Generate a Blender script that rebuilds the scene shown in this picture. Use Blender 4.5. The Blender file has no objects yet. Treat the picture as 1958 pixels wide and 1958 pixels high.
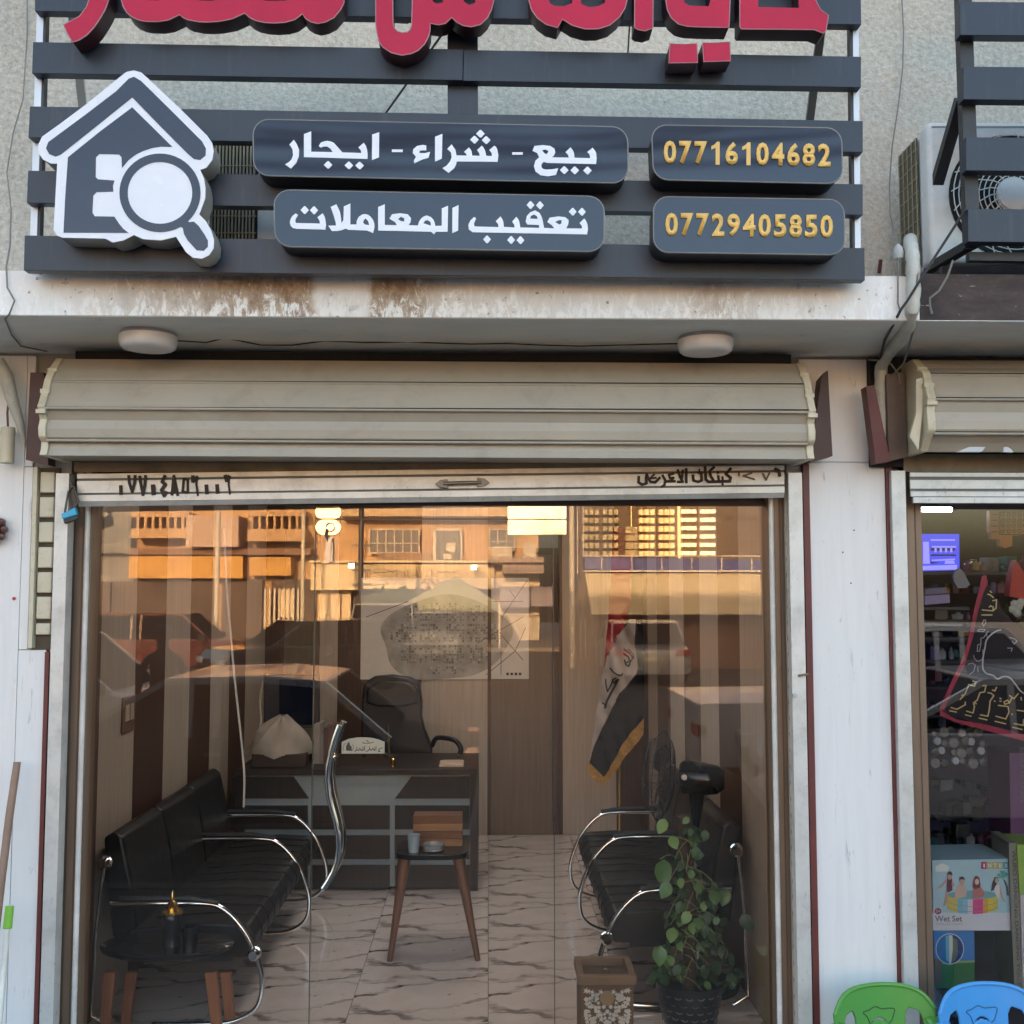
import bpy, math, random
from mathutils import Vector, Matrix
from mathutils.geometry import tessellate_polygon
random.seed(7)
S = bpy.context.scene
COL = S.collection
R = math.radians

# ---------------------------------------------------------------- camera, sky, sun, exposure
EYE = 1.87; PITCH = 4.14; YAW = 1.22; FPX = 2070.0
cam = bpy.data.cameras.new('camera'); cam.sensor_width = 36; cam.lens = 36 * FPX / 1958; cam.clip_start = .05; cam.clip_end = 600
co = bpy.data.objects.new('camera', cam); COL.objects.link(co); S.camera = co
co.location = (0, 0, EYE); co.rotation_euler = (R(90 + PITCH), 0, R(-YAW))
SUN_EL, SUN_AZ = 13.0, -8.0                      # degrees; azimuth from +Y towards +X: low sun behind the shop row
w = bpy.data.worlds.new('World'); S.world = w; w.use_nodes = True
nt = w.node_tree; nt.nodes.clear()
sky = nt.nodes.new('ShaderNodeTexSky'); sky.sky_type = 'NISHITA'; sky.sun_disc = False
sky.sun_elevation = R(SUN_EL); sky.sun_rotation = R(SUN_AZ); sky.air_density = 1.0; sky.dust_density = 6.5; sky.ozone_density = .15
bg = nt.nodes.new('ShaderNodeBackground'); bg.inputs['Strength'].default_value = .15
wo = nt.nodes.new('ShaderNodeOutputWorld')
nt.links.new(sky.outputs[0], bg.inputs[0]); nt.links.new(bg.outputs[0], wo.inputs[0])
sl = bpy.data.lights.new('sun', 'SUN'); sl.energy = 3.3; sl.angle = R(.6); sl.color = (1, .72, .46)
so = bpy.data.objects.new('sun', sl); COL.objects.link(so)
sd = Vector((math.sin(R(SUN_AZ)) * math.cos(R(SUN_EL)), math.cos(R(SUN_AZ)) * math.cos(R(SUN_EL)), math.sin(R(SUN_EL))))
so.rotation_euler = sd.to_track_quat('Z', 'Y').to_euler(); so.location = sd * 60
S.view_settings.view_transform = 'Standard'; S.view_settings.look = 'None'; S.view_settings.gamma = 1
S.view_settings.use_curve_mapping = False; S.view_settings.exposure = 2.88
S.cycles.max_bounces = 10; S.cycles.transparent_max_bounces = 24; S.cycles.diffuse_bounces = 5; S.cycles.glossy_bounces = 5
S.cycles.sample_clamp_indirect = 4

# ---------------------------------------------------------------- measuring help: lines of sight of the photographer
FW = Vector((math.sin(R(YAW)) * math.cos(R(PITCH)), math.cos(R(YAW)) * math.cos(R(PITCH)), math.sin(R(PITCH))))
RT = Vector((math.cos(R(YAW)), -math.sin(R(YAW)), 0)); UP = RT.cross(FW); C0 = Vector((0, 0, EYE))
def ray(px, py): return FW + RT * ((px - 979) / FPX) + UP * ((979 - py) / FPX)
def P(px, py, Y): d = ray(px, py); return C0 + d * (Y / d.y)
def PX(px, py, X): d = ray(px, py); return C0 + d * (X / d.x)
def PF(px, py, z=0.): d = ray(px, py); return C0 + d * ((z - EYE) / d.z)
YG = 4.36                                        # plane of the shop glass
def RM(px, py, Yv):                              # a point seen mirrored in the glass, Yv metres along the folded line of sight
    p = P(px, py, Yv); return Vector((p.x, 2 * YG - p.y, p.z))
V = Vector

# ---------------------------------------------------------------- objects
def tag(o, label=None, cat=None, group=None, kind=None):
    if label: o['label'] = label
    if cat: o['category'] = cat
    if group: o['group'] = group
    if kind: o['kind'] = kind
    return o
def thing(name, label, cat, loc, group=None, rz=0):
    o = bpy.data.objects.new(name, None); o.empty_display_size = .1; COL.objects.link(o)
    o.location = loc; o.rotation_euler = (0, 0, rz); tag(o, label, cat, group)
    return o
def wloc(o):
    p = V((0, 0, 0))
    while o is not None: p = p + o.location; o = o.parent
    return p
def dup(o, parent=None):
    c = o.copy(); COL.objects.link(c)
    if parent is not None: c.parent = parent
    for ch in list(o.children): dup(ch, c)
    return c
class MB:
    def __init__(s): s.v = []; s.f = []; s.sm = []
    def add(s, vs, fs, smooth=False):
        b = len(s.v); s.v += [V(p) for p in vs]; s.f += [tuple(i + b for i in f) for f in fs]; s.sm += [smooth] * len(fs); return s
    def box(s, x0, x1, y0, y1, z0, z1):
        return s.add([(x, y, z) for z in (z0, z1) for y in (y0, y1) for x in (x0, x1)],
                     [(0, 2, 3, 1), (4, 5, 7, 6), (0, 1, 5, 4), (2, 6, 7, 3), (0, 4, 6, 2), (1, 3, 7, 5)])
    def hexa(s, lo, hi):                          # two quads (same winding) joined into a solid
        return s.add(list(lo) + list(hi), [(3, 2, 1, 0), (4, 5, 6, 7)] + [(i, (i + 1) % 4, 4 + (i + 1) % 4, 4 + i) for i in range(4)])
    def prism(s, loops, vec, smooth=False):       # loops of 3D points: outline first, then holes
        vec = V(vec)
        tri = tessellate_polygon([[V(p) for p in l] for l in loops])
        flat = [V(p) for l in loops for p in l]; n = len(flat)
        s.add(flat + [p + vec for p in flat], [tuple(t) for t in tri] + [tuple(n + i for i in reversed(t)) for t in tri])
        b = 0
        for l in loops:
            m = len(l)
            s.add([flat[b + i] for i in range(m)] + [flat[b + i] + vec for i in range(m)],
                  [(i, (i + 1) % m, m + (i + 1) % m, m + i) for i in range(m)], smooth); b += m
        return s
    def bar(s, p0, p1, w, h=None, up=V((0, 0, 1))):
        p0 = V(p0); p1 = V(p1); h = h or w; d = (p1 - p0).normalized()
        a = d.cross(up)
        if a.length < 1e-3: a = d.cross(V((0, 1, 0)))
        a.normalize(); b = a.cross(d); a = a * w / 2; b = b * h / 2
        q = lambda p: [p - a - b, p + a - b, p + a + b, p - a + b]
        return s.hexa(q(p0), q(p1))
    def tube(s, pts, r, n=10, closed=False):
        pts = [V(p) for p in pts]; m = len(pts); rr = r if isinstance(r, (list, tuple)) else [r] * m
        t0 = (pts[1] - pts[0]).normalized(); a = t0.cross(V((0, 0, 1)))
        if a.length < .05: a = t0.cross(V((0, 1, 0)))
        a.normalize(); rings = []
        for i, p in enumerate(pts):
            if closed: t = pts[(i + 1) % m] - pts[i - 1]
            else: t = pts[min(i + 1, m - 1)] - pts[max(i - 1, 0)]
            t.normalize(); a = a - t * a.dot(t)
            if a.length < 1e-4: a = t.orthogonal()
            a.normalize(); b = t.cross(a)
            rings.append([p + (a * math.cos(k * 2 * math.pi / n) + b * math.sin(k * 2 * math.pi / n)) * rr[i] for k in range(n)])
        vs = [q for rg in rings for q in rg]; fs = []
        for i in range(m if closed else m - 1):
            j = (i + 1) % m
            fs += [(i * n + k, i * n + (k + 1) % n, j * n + (k + 1) % n, j * n + k) for k in range(n)]
        s.add(vs, fs, True)
        if not closed:
            s.add(rings[0], [tuple(range(n))[::-1]]); s.add(rings[-1], [tuple(range(n))])
        return s
    def lathe(s, prof, c, n=24, axis='z', smooth=True):
        c = V(c); vs = []; m = len(prof)
        for r, h in prof:
            for k in range(n):
                a = 2 * math.pi * k / n
                if axis == 'z': vs.append(c + V((r * math.cos(a), r * math.sin(a), h)))
                elif axis == 'y': vs.append(c + V((r * math.cos(a), h, r * math.sin(a))))
                else: vs.append(c + V((h, r * math.cos(a), r * math.sin(a))))
        fs = [(i * n + k, i * n + (k + 1) % n, (i + 1) * n + (k + 1) % n, (i + 1) * n + k) for i in range(m - 1) for k in range(n)]
        s.add(vs, fs, smooth)
        for i in (0, m - 1):
            if prof[i][0] > 1e-5: s.add(vs[i * n:(i + 1) * n], [tuple(range(n))])
        return s
    def grid(s, rows, smooth=True, thick=None):
        m, n = len(rows), len(rows[0]); vs = [V(p) for r_ in rows for p in r_]
        fs = [(i * n + j, i * n + j + 1, (i + 1) * n + j + 1, (i + 1) * n + j) for i in range(m - 1) for j in range(n - 1)]
        s.add(vs, fs, smooth)
        return s
    def build(s, name, mat, parent=None, bevel=0, solid=0, seg=2, **tags):
        me = bpy.data.meshes.new(name)
        if parent is not None: org = wloc(parent)
        else:
            xs = [p.x for p in s.v]; ys = [p.y for p in s.v]; zs = [p.z for p in s.v]
            org = V(((min(xs) + max(xs)) / 2, (min(ys) + max(ys)) / 2, min(zs)))
        me.from_pydata([tuple(p - org) for p in s.v], [], s.f)
        me.polygons.foreach_set('use_smooth', s.sm)
        me.materials.append(mat); me.validate(); me.update()
        import bmesh
        bm = bmesh.new(); bm.from_mesh(me); bmesh.ops.remove_doubles(bm, verts=bm.verts, dist=1e-5)
        bmesh.ops.recalc_face_normals(bm, faces=bm.faces); bm.to_mesh(me); bm.free()
        try: me.set_sharp_from_angle(angle=R(38))
        except Exception: pass
        o = bpy.data.objects.new(name, me); COL.objects.link(o)
        if parent is not None: o.parent = parent
        else: o.location = org
        if solid:
            md = o.modifiers.new('solid', 'SOLIDIFY'); md.thickness = solid; md.offset = 0
        if bevel:
            md = o.modifiers.new('bevel', 'BEVEL'); md.width = bevel; md.segments = seg; md.limit_method = 'ANGLE'; md.angle_limit = R(35)
            md.harden_normals = False
        tag(o, **tags)
        return o
def reparent_rot(o, rz): o.rotation_euler = (0, 0, rz)

# ---------------------------------------------------------------- materials
MATS = {}
def nodes(name):
    m = bpy.data.materials.new(name); m.use_nodes = True; t = m.node_tree; t.nodes.clear()
    out = t.nodes.new('ShaderNodeOutputMaterial'); b = t.nodes.new('ShaderNodeBsdfPrincipled')
    t.links.new(b.outputs[0], out.inputs[0]); return m, t, b, out
def N(t, typ, **kw):
    n = t.nodes.new(typ)
    for k, v in kw.items():
        if k[0] == '_': setattr(n, k[1:], v)
        else:
            n.inputs[k.replace('0', ' ') if k.replace('0', ' ') in n.inputs else k].default_value = v
    return n
def coords(t, scale=(1, 1, 1), rot=(0, 0, 0), src='Object'):
    tc = t.nodes.new('ShaderNodeTexCoord'); mp = t.nodes.new('ShaderNodeMapping')
    mp.inputs['Scale'].default_value = scale; mp.inputs['Rotation'].default_value = rot
    t.links.new(tc.outputs[src], mp.inputs[0]); return mp.outputs[0]
def noise(t, vec, scale=5, detail=4, rough=.55, dist=0):
    n = t.nodes.new('ShaderNodeTexNoise'); n.inputs['Scale'].default_value = scale; n.inputs['Detail'].default_value = detail
    n.inputs['Roughness'].default_value = rough; n.inputs['Distortion'].default_value = dist; t.links.new(vec, n.inputs['Vector']); return n.outputs[0]
def ramp(t, fac, stops):
    r_ = t.nodes.new('ShaderNodeValToRGB'); e = r_.color_ramp.elements
    e[0].position, e[0].color = stops[0][0], (*stops[0][1], 1); e[1].position, e[1].color = stops[-1][0], (*stops[-1][1], 1)
    for p_, c_ in stops[1:-1]: x = e.new(p_); x.color = (*c_, 1)
    t.links.new(fac, r_.inputs[0]); return r_.outputs[0]
def gray(v): return (v, v, v)
def mix(t, fac, a, b, mode='MIX'):
    m = t.nodes.new('ShaderNodeMix'); m.data_type = 'RGBA'; m.blend_type = mode
    for sock, val in ((m.inputs[0], fac), (m.inputs[6], a), (m.inputs[7], b)):
        if isinstance(val, (int, float)): sock.default_value = val
        elif isinstance(val, tuple): sock.default_value = (*val, 1) if len(val) == 3 else val
        else: t.links.new(val, sock)
    return m.outputs[2]
def bump(t, b, h, dist=.002, strength=.6):
    n = t.nodes.new('ShaderNodeBump'); n.inputs['Distance'].default_value = dist; n.inputs['Strength'].default_value = strength
    t.links.new(h, n.inputs['Height']); t.links.new(n.outputs[0], b.inputs['Normal'])
def mat(name, col, rough=.6, metal=0., var=.18, scale=6, stretch=(1, 1, 1), bmp=0., bscale=60, dirt=None, dfac=.35, coat=0, emit=0, rvar=.1):
    if name in MATS: return MATS[name]
    m, t, b, out = nodes(name); vec = coords(t, stretch)
    n1 = noise(t, vec, scale, 5)
    lo = tuple(c * (1 - var) for c in col); hi = tuple(min(1, c * (1 + var)) for c in col)
    c = ramp(t, n1, [(.3, lo), (.7, hi)])
    if dirt:
        n2 = noise(t, vec, scale * 2.7, 8, .7, .4)
        f = ramp(t, n2, [(.52, gray(0)), (.72, gray(dfac))]); c = mix(t, f, c, dirt)
    t.links.new(c, b.inputs['Base Color'])
    n3 = noise(t, vec, scale * 3, 3)
    mr = t.nodes.new('ShaderNodeMapRange'); mr.inputs[3].default_value = max(.02, rough - rvar); mr.inputs[4].default_value = min(1, rough + rvar)
    t.links.new(n3, mr.inputs[0]); t.links.new(mr.outputs[0], b.inputs['Roughness'])
    b.inputs['Metallic'].default_value = metal; b.inputs['Coat Weight'].default_value = coat
    if bmp: bump(t, b, noise(t, coords(t), bscale, 6, .6), bmp)
    if emit:
        b.inputs['Emission Color'].default_value = (*col, 1); b.inputs['Emission Strength'].default_value = emit
    MATS[name] = m; return m
STX = 14 / 2 - P(1757, 560, 3.66).x / 2 + 0.0   # world x = 0 in the ledge's own coordinates
def special():
    # sprayed cement render of the upper wall
    m, t, b, o = nodes('sprayed_plaster'); v = coords(t)
    n1 = noise(t, v, .55, 5); n2 = noise(t, v, 48, 9, .68); n3 = noise(t, v, 95, 4)
    c = ramp(t, n1, [(.34, (.48, .455, .395)), (.5, (.61, .565, .48)), (.66, (.75, .685, .57))])
    pits = ramp(t, noise(t, coords(t, (1, 1, 1.6)), 62, 5, .62, .8), [(.30, gray(.75)), (.36, gray(0))])
    c = mix(t, pits, c, (.20, .185, .155)); c = mix(t, .42, c, ramp(t, n2, [(.36, gray(.2)), (.64, gray(.8))]), 'OVERLAY')
    t.links.new(c, b.inputs['Base Color']); b.inputs['Roughness'].default_value = .95
    bump(t, b, n2, .016, 1.0); MATS['plaster'] = m
    # painted concrete edge with mud run down from the sign
    m, t, b, o = nodes('stained_white_paint'); v = coords(t)
    base = ramp(t, noise(t, v, 3, 6), [(.3, (.84, .815, .78)), (.7, (.93, .92, .89))])
    st = noise(t, coords(t, (2.3, 1, .9)), 13, 10, .78, .7)
    sx = t.nodes.new('ShaderNodeSeparateXYZ'); t.links.new(coords(t), sx.inputs[0]); mpx = t.nodes.new('ShaderNodeMapRange'); mpx.inputs[1].default_value = STX - 1.4; mpx.inputs[2].default_value = STX + 1.6
    jx = t.nodes.new('ShaderNodeMath'); jx.operation = 'MULTIPLY_ADD'; jx.inputs[1].default_value = .10; t.links.new(noise(t, v, 8, 5), jx.inputs[0]); t.links.new(sx.outputs[0], jx.inputs[2]); t.links.new(jx.outputs[0], mpx.inputs[0])
    area = ramp(t, mpx.outputs[0], [(.0, gray(.12)), (.08, gray(.5)), (.15, gray(.7)), (.19, gray(.95)), (.28, gray(1)), (.287, gray(.16)), (.345, gray(.16)), (.352, gray(1)), (.40, gray(.95)), (.44, gray(.4)), (.60, gray(.22)), (.70, gray(.3)), (.74, gray(.6)), (.80, gray(.25)), (1, gray(.1))])
    sp = t.nodes.new('ShaderNodeSeparateXYZ'); t.links.new(coords(t), sp.inputs[0])
    hi = t.nodes.new('ShaderNodeMapRange'); hi.inputs[1].default_value = 0.0; hi.inputs[2].default_value = .16; hi.inputs[3].default_value = -.05; hi.inputs[4].default_value = .10
    t.links.new(sp.outputs[2], hi.inputs[0])
    ad = t.nodes.new('ShaderNodeMath'); ad.operation = 'ADD'; t.links.new(st, ad.inputs[0]); t.links.new(hi.outputs[0], ad.inputs[1])
    f1 = ramp(t, ad.outputs[0], [(.43, gray(0)), (.49, gray(.85)), (.6, gray(1))])
    ff = mix(t, 1, f1, area, 'MULTIPLY')
    c = mix(t, ff, base, ramp(t, noise(t, v, 26, 6, .7), [(.4, (.27, .155, .085)), (.6, (.46, .34, .22))]))
    ff2 = ramp(t, noise(t, coords(t, (2, 1, 1)), 9, 9, .75), [(.60, gray(0)), (.68, gray(.75))])
    c = mix(t, ff2, c, (.33, .28, .23))
    chip = ramp(t, noise(t, v, 40, 4, .6), [(.66, gray(0)), (.70, gray(.8))]); c = mix(t, chip, c, (.22, .19, .16))
    t.links.new(c, b.inputs['Base Color']); b.inputs['Roughness'].default_value = .8
    bump(t, b, st, .003, .5); MATS['fascia'] = m
    # burnt neighbour edge
    m, t, b, o = nodes('burnt_dark_paint'); v = coords(t, (1, 1, 2.5))
    c = ramp(t, noise(t, v, 7, 8, .7), [(.3, (.035, .026, .024)), (.6, (.075, .055, .05)), (.72, (.15, .12, .11))])
    c = mix(t, ramp(t, noise(t, coords(t, (1, 1, 5)), 11, 8, .75), [(.63, gray(0)), (.66, gray(1))]), c, (.5, .48, .45))
    t.links.new(c, b.inputs['Base Color']); b.inputs['Roughness'].default_value = .8; MATS['burnt'] = m
    # underside of the slab
    m, t, b, o = nodes('grey_soffit_render'); v = coords(t)
    c = ramp(t, noise(t, coords(t, (.6, 2, 2)), 3, 6), [(.3, (.74, .73, .68)), (.7, (.85, .84, .79))])
    c = mix(t, ramp(t, noise(t, coords(t, (.35, 3, 1)), 14, 8, .72), [(.64, gray(0)), (.68, gray(.9))]), c, (.10, .085, .07))
    t.links.new(c, b.inputs['Base Color']); b.inputs['Roughness'].default_value = .9
    bump(t, b, noise(t, v, 22, 6), .004, .5); MATS['soffit'] = m
    # white cladding with faint wood streaks
    m, t, b, o = nodes('white_woodgrain_cladding')
    st = noise(t, coords(t, (5, 5, .35)), 5, 7, .6, .5)
    c = ramp(t, st, [(.25, (.70, .685, .68)), (.5, (.745, .73, .72)), (.7, (.765, .75, .74))])
    kn = ramp(t, noise(t, coords(t, (16, 16, 2.3)), 2.4, 7, .7, 1.2), [(.61, gray(0)), (.72, gray(.8))]); c = mix(t, kn, c, (.36, .34, .34))
    sc = ramp(t, noise(t, coords(t), 26, 2), [(.78, gray(0)), (.80, gray(1))]); c = mix(t, sc, c, (.25, .22, .2))
    t.links.new(c, b.inputs['Base Color']); b.inputs['Roughness'].default_value = .38; MATS['cladding'] = m
    # interior wall boards
    for nm, a, z in (('beige_board', (.37, .305, .24), (.49, .41, .335)), ('brown_board', (.060, .030, .021), (.098, .052, .036)), ('door_board', (.14, .098, .070), (.20, .145, .105)), ('desk_dark_board', (.020, .016, .016), (.038, .031, .030))):
        m, t, b, o = nodes(nm); st = noise(t, coords(t, (14, 14, .5)), 4, 7, .65, .6)
        t.links.new(ramp(t, st, [(.3, a), (.7, z)]), b.inputs['Base Color']); b.inputs['Roughness'].default_value = .42
        MATS[nm] = m
    # ceramic floor tile printed with slanting veins
    m, t, b, o = nodes('veined_ceramic_tile'); v = coords(t, (1, 1, 1), (0, 0, R(-22)))
    base = ramp(t, noise(t, coords(t), 6, 5), [(.3, (.68, .585, .53)), (.7, (.78, .69, .64))])
    def veins(rot, sc, ds, lo, hi):
        w_ = t.nodes.new('ShaderNodeTexWave'); w_.wave_type = 'BANDS'; w_.bands_direction = 'Y'
        w_.inputs['Scale'].default_value = sc; w_.inputs['Distortion'].default_value = ds; w_.inputs['Detail'].default_value = 4; w_.inputs['Detail Scale'].default_value = 1.6
        w_.inputs['Detail Roughness'].default_value = .62
        t.links.new(coords(t, (1, 1, 1), (0, 0, R(rot))), w_.inputs['Vector'])
        return ramp(t, w_.outputs['Fac'], [(lo, gray(0)), (hi, gray(1))])
    m1 = veins(-20, 1.25, 4.5, .945, .995); m2 = veins(12, .9, 6.5, .95, .998)
    br = ramp(t, noise(t, coords(t, (.6, 2.2, 1), (0, 0, R(-20))), 5, 3), [(.42, gray(.15)), (.6, gray(1))])
    bl = ramp(t, noise(t, coords(t, (1, 1.5, 1), (0, 0, R(-20))), 11, 7, .65), [(.63, gray(0)), (.70, gray(.85))])
    c = mix(t, mix(t, 1, m1, br, 'MULTIPLY'), base, (.10, .075, .07)); c = mix(t, mix(t, 1, m2, br, 'MULTIPLY'), c, (.14, .11, .10)); c = mix(t, bl, c, (.17, .135, .125))
    t.links.new(c, b.inputs['Base Color']); b.inputs['Roughness'].default_value = .16; b.inputs['Coat Weight'].default_value = .4; b.inputs['Coat Roughness'].default_value = .06
    MATS['tile'] = m
    # shop glass
    for nm, tint, k in (('shop_glass', (.97, .945, .92), .050), ('neighbour_glass', (.90, .90, .92), .07)):
        m = bpy.data.materials.new(nm); m.use_nodes = True; t = m.node_tree; t.nodes.clear()
        out = t.nodes.new('ShaderNodeOutputMaterial'); tr = t.nodes.new('ShaderNodeBsdfTransparent'); gl = t.nodes.new('ShaderNodeBsdfGlossy')
        tr.inputs[0].default_value = (*[math.sqrt(x) for x in tint], 1); gl.inputs['Roughness'].default_value = 0.0; gl.inputs['Color'].default_value = (1, .9, .8, 1)
        fr = t.nodes.new('ShaderNodeFresnel'); fr.inputs[0].default_value = 1.5
        ad = t.nodes.new('ShaderNodeMath'); ad.operation = 'ADD'; ad.inputs[1].default_value = k - .04; t.links.new(fr.outputs[0], ad.inputs[0])
        mx = t.nodes.new('ShaderNodeMixShader'); t.links.new(ad.outputs[0], mx.inputs[0]); t.links.new(tr.outputs[0], mx.inputs[1]); t.links.new(gl.outputs[0], mx.inputs[2])
        t.links.new(mx.outputs[0], out.inputs[0]); MATS[nm] = m
    # clear drinking glass / plastic
    m, t, b, o = nodes('clear_glassware'); b.inputs['Transmission Weight'].default_value = .85; b.inputs['Roughness'].default_value = .08; b.inputs['Base Color'].default_value = (.85, .9, .93, 1); MATS['clear'] = m
    # galvanised steel with grime
    m, t, b, o = nodes('galvanised_steel')
    c = ramp(t, noise(t, coords(t, (1, 1, 1)), 9, 7, .65), [(.3, (.46, .46, .44)), (.5, (.60, .60, .58)), (.7, (.66, .66, .64))])
    c = mix(t, ramp(t, noise(t, coords(t, (2, 1, 1)), 30, 7, .7), [(.60, gray(0)), (.70, gray(.6))]), c, (.20, .17, .14))
    t.links.new(c, b.inputs['Base Color']); b.inputs['Roughness'].default_value = .45; b.inputs['Metallic'].default_value = .35; MATS['galv'] = m
    # dark sign boards: glossy composite
    m, t, b, o = nodes('anthracite_sign_panel')
    c = ramp(t, noise(t, coords(t, (1, 1, 1)), 4, 6, .6), [(.3, (.008, .015, .034)), (.7, (.012, .021, .046))])
    t.links.new(c, b.inputs['Base Color']); b.inputs['Roughness'].default_value = .05; b.inputs['Specular IOR Level'].default_value = .5; MATS['panel'] = m
    m, t, b, o = nodes('dusty_anthracite_slat')
    du = noise(t, coords(t, (9, 1, .8)), 4, 8, .7)
    c = ramp(t, noise(t, coords(t), 2.2, 5), [(.3, (.013, .021, .036)), (.7, (.020, .030, .050))])
    c = mix(t, ramp(t, du, [(.56, gray(0)), (.75, gray(.45))]), c, (.085, .08, .072))
    t.links.new(c, b.inputs['Base Color']); b.inputs['Roughness'].default_value = .42; MATS['slat'] = m
special()
M = MATS
white_letter = mat('white_letter_film', (.78, .80, .86), .35, var=.02)
amber = mat('amber_letter_film', (.78, .47, .11), .35, var=.05)
redface = mat('glossy_red_letter_face', (.47, .010, .045), .06, var=.08, scale=3, rvar=.02)
redface.node_tree.nodes['Principled BSDF'].inputs['Specular IOR Level'].default_value = .22
redside = mat('dark_red_letter_side', (.045, .010, .014), .45, var=.3)
black = mat('black_steel', (.022, .022, .026), .45, var=.3, dirt=(.10, .09, .08), dfac=.3)
chrome = mat('chrome', (.80, .80, .80), .10, 1., var=.03)
brass = mat('brass', (.75, .52, .18), .22, 1., var=.08)
leather = mat('black_leatherette', (.008, .008, .010), .42, var=.25, bmp=.0006, bscale=220)
leather2 = mat('grey_black_leatherette', (.012, .012, .014), .46, var=.25, bmp=.0006, bscale=220)
beige_metal = mat('beige_painted_metal', (.41, .365, .295), .42, var=.06, scale=3, dirt=(.24, .20, .14), dfac=.35)
cream_plastic = mat('cream_moulding', (.60, .54, .40), .5, var=.08, dirt=(.30, .24, .15), dfac=.5)
maroon = mat('maroon_painted_strip', (.135, .030, .028), .5, var=.15, dirt=(.06, .02, .02))
brownalu = mat('bronze_aluminium', (.215, .150, .105), .4, .3, var=.12, scale=5, stretch=(8, 8, .6))
whitealu = mat('white_aluminium', (.72, .72, .70), .35, .1, var=.06)
greyish = mat('grey_soft_plastic', (.42, .43, .42), .6, var=.1)
tape = mat('white_wrapping_tape', (.52, .52, .47), .55, var=.1, scale=14, dirt=(.28, .25, .20), dfac=.5, bmp=.003, bscale=26)
cable = mat('black_cable', (.03, .028, .028), .6, var=.2)
gcable = mat('grey_cable', (.20, .19, .17), .6, var=.2)
rust = mat('rusty_red_steel', (.12, .022, .016), .75, var=.3)
lampw = mat('white_opal_lamp', (.74, .73, .74), .35, var=.03)
ac_white = mat('white_ac_casing', (.66, .68, .67), .4, var=.06, dirt=(.35, .33, .28), dfac=.3)
fins = mat('beige_condenser_fins', (.30, .27, .19), .6, .2, var=.25, scale=20, stretch=(6, 1, 1))
dark = mat('dark_void', (.012, .011, .011), .8, var=.2)
wood_leg = mat('orange_beech_leg', (.30, .125, .065), .4, var=.18, stretch=(10, 10, .8))
brown_leg = mat('walnut_leg', (.16, .075, .045), .4, var=.2, stretch=(10, 10, .8))
def text(body, name, mt, parent, corners, bold=.0, depth=.002, push=V((0, -.002, 0)), shear=0.):
    """lettering as mesh, fitted into the quad corners = TL, TR, BR, BL"""
    cu = bpy.data.curves.new(name, 'FONT'); cu.body = body; cu.offset = bold; cu.shear = shear; cu.resolution_u = 3
    ob = bpy.data.objects.new(name, cu); COL.objects.link(ob); bpy.context.view_layer.update()
    me = bpy.data.meshes.new_from_object(ob.evaluated_get(bpy.context.evaluated_depsgraph_get()))
    bpy.data.objects.remove(ob); bpy.data.curves.remove(cu)
    xs = [v.co.x for v in me.vertices]; ys = [v.co.y for v in me.vertices]
    if not xs: return None
    x0, x1, y0, y1 = min(xs), max(xs), min(ys), max(ys); tl, tr, brr, bl = [V(c) for c in corners]; org = wloc(parent)
    for v in me.vertices:
        u = (v.co.x - x0) / (x1 - x0); q = (v.co.y - y0) / (y1 - y0)
        v.co = bl.lerp(brr, u).lerp(tl.lerp(tr, u), q) + push - org
    me.materials.clear(); me.materials.append(mt); me.name = name
    o = bpy.data.objects.new(name, me); COL.objects.link(o); o.parent = parent
    if depth:
        md = o.modifiers.new('solid', 'SOLIDIFY'); md.thickness = depth
    return o
def conv(ox, oy, s): return lambda pts: [(ox + x / s, oy + y / s) for x, y in pts]
def plane_pts(pts, Y): return [P(x, y, Y) for x, y in pts]
def stroke(mb, pts, w, fn, n=1):                   # brush stroke: px polyline with width in px, mapped by fn, flat
    for i in range(len(pts) - 1):
        (x0, y0), (x1, y1) = pts[i], pts[i + 1]; d = math.hypot(x1 - x0, y1 - y0) or 1
        nx, ny = -(y1 - y0) / d * w / 2, (x1 - x0) / d * w / 2; ex, ey = (x1 - x0) / d * w * .3, (y1 - y0) / d * w * .3
        q = [(x0 + nx - ex, y0 + ny - ey), (x1 + nx + ex, y1 + ny + ey), (x1 - nx + ex, y1 - ny + ey), (x0 - nx - ex, y0 - ny - ey)]
        a = [fn(*p) for p in q]; nrm = (a[1] - a[0]).cross(a[3] - a[0]).normalized()
        if nrm.y > 0: nrm = -nrm
        k = .0006 + .00025 * (mb_count(mb) % 5)
        mb.hexa(a, [p + nrm * k for p in a])
def mb_count(mb): return len(mb.f) // 6
# ================================================================= THE SETTING
ZS = P(935, 607, 3.66).z                          # underside of the concrete ledge
ZT = P(1700, 528, 3.66).z                         # its top
def st(name, mb, m, **k): return mb.build(name, m, kind='structure', **k)
st('road', MB().box(-70, 70, -60, 1.2, -.5, -.30), mat('asphalt', (.06, .058, .056), .85, var=.2, scale=2, bmp=.004, bscale=90))
st('pavement', MB().box(-30, 30, 1.2, 4.2, -.45, -.14), mat('concrete_paving', (.062, .058, .056), .8, var=.15, scale=3, bmp=.002))
st('far_pavement', MB().box(-70, 70, -60.1, -30, -.499, -.16), mat('far_paving', (.15, .13, .11), .8, var=.15, scale=1))
st('kerb', MB().box(-30, 30, 1.05, 1.198, -.45, -.135), mat('kerb_paint', (.10, .095, .085), .8, var=.2))
xl = P(118, 1400, 4.24).x; xr = P(1516, 1400, 4.24).x; xm2 = P(1744, 1400, 4.24).x
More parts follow.
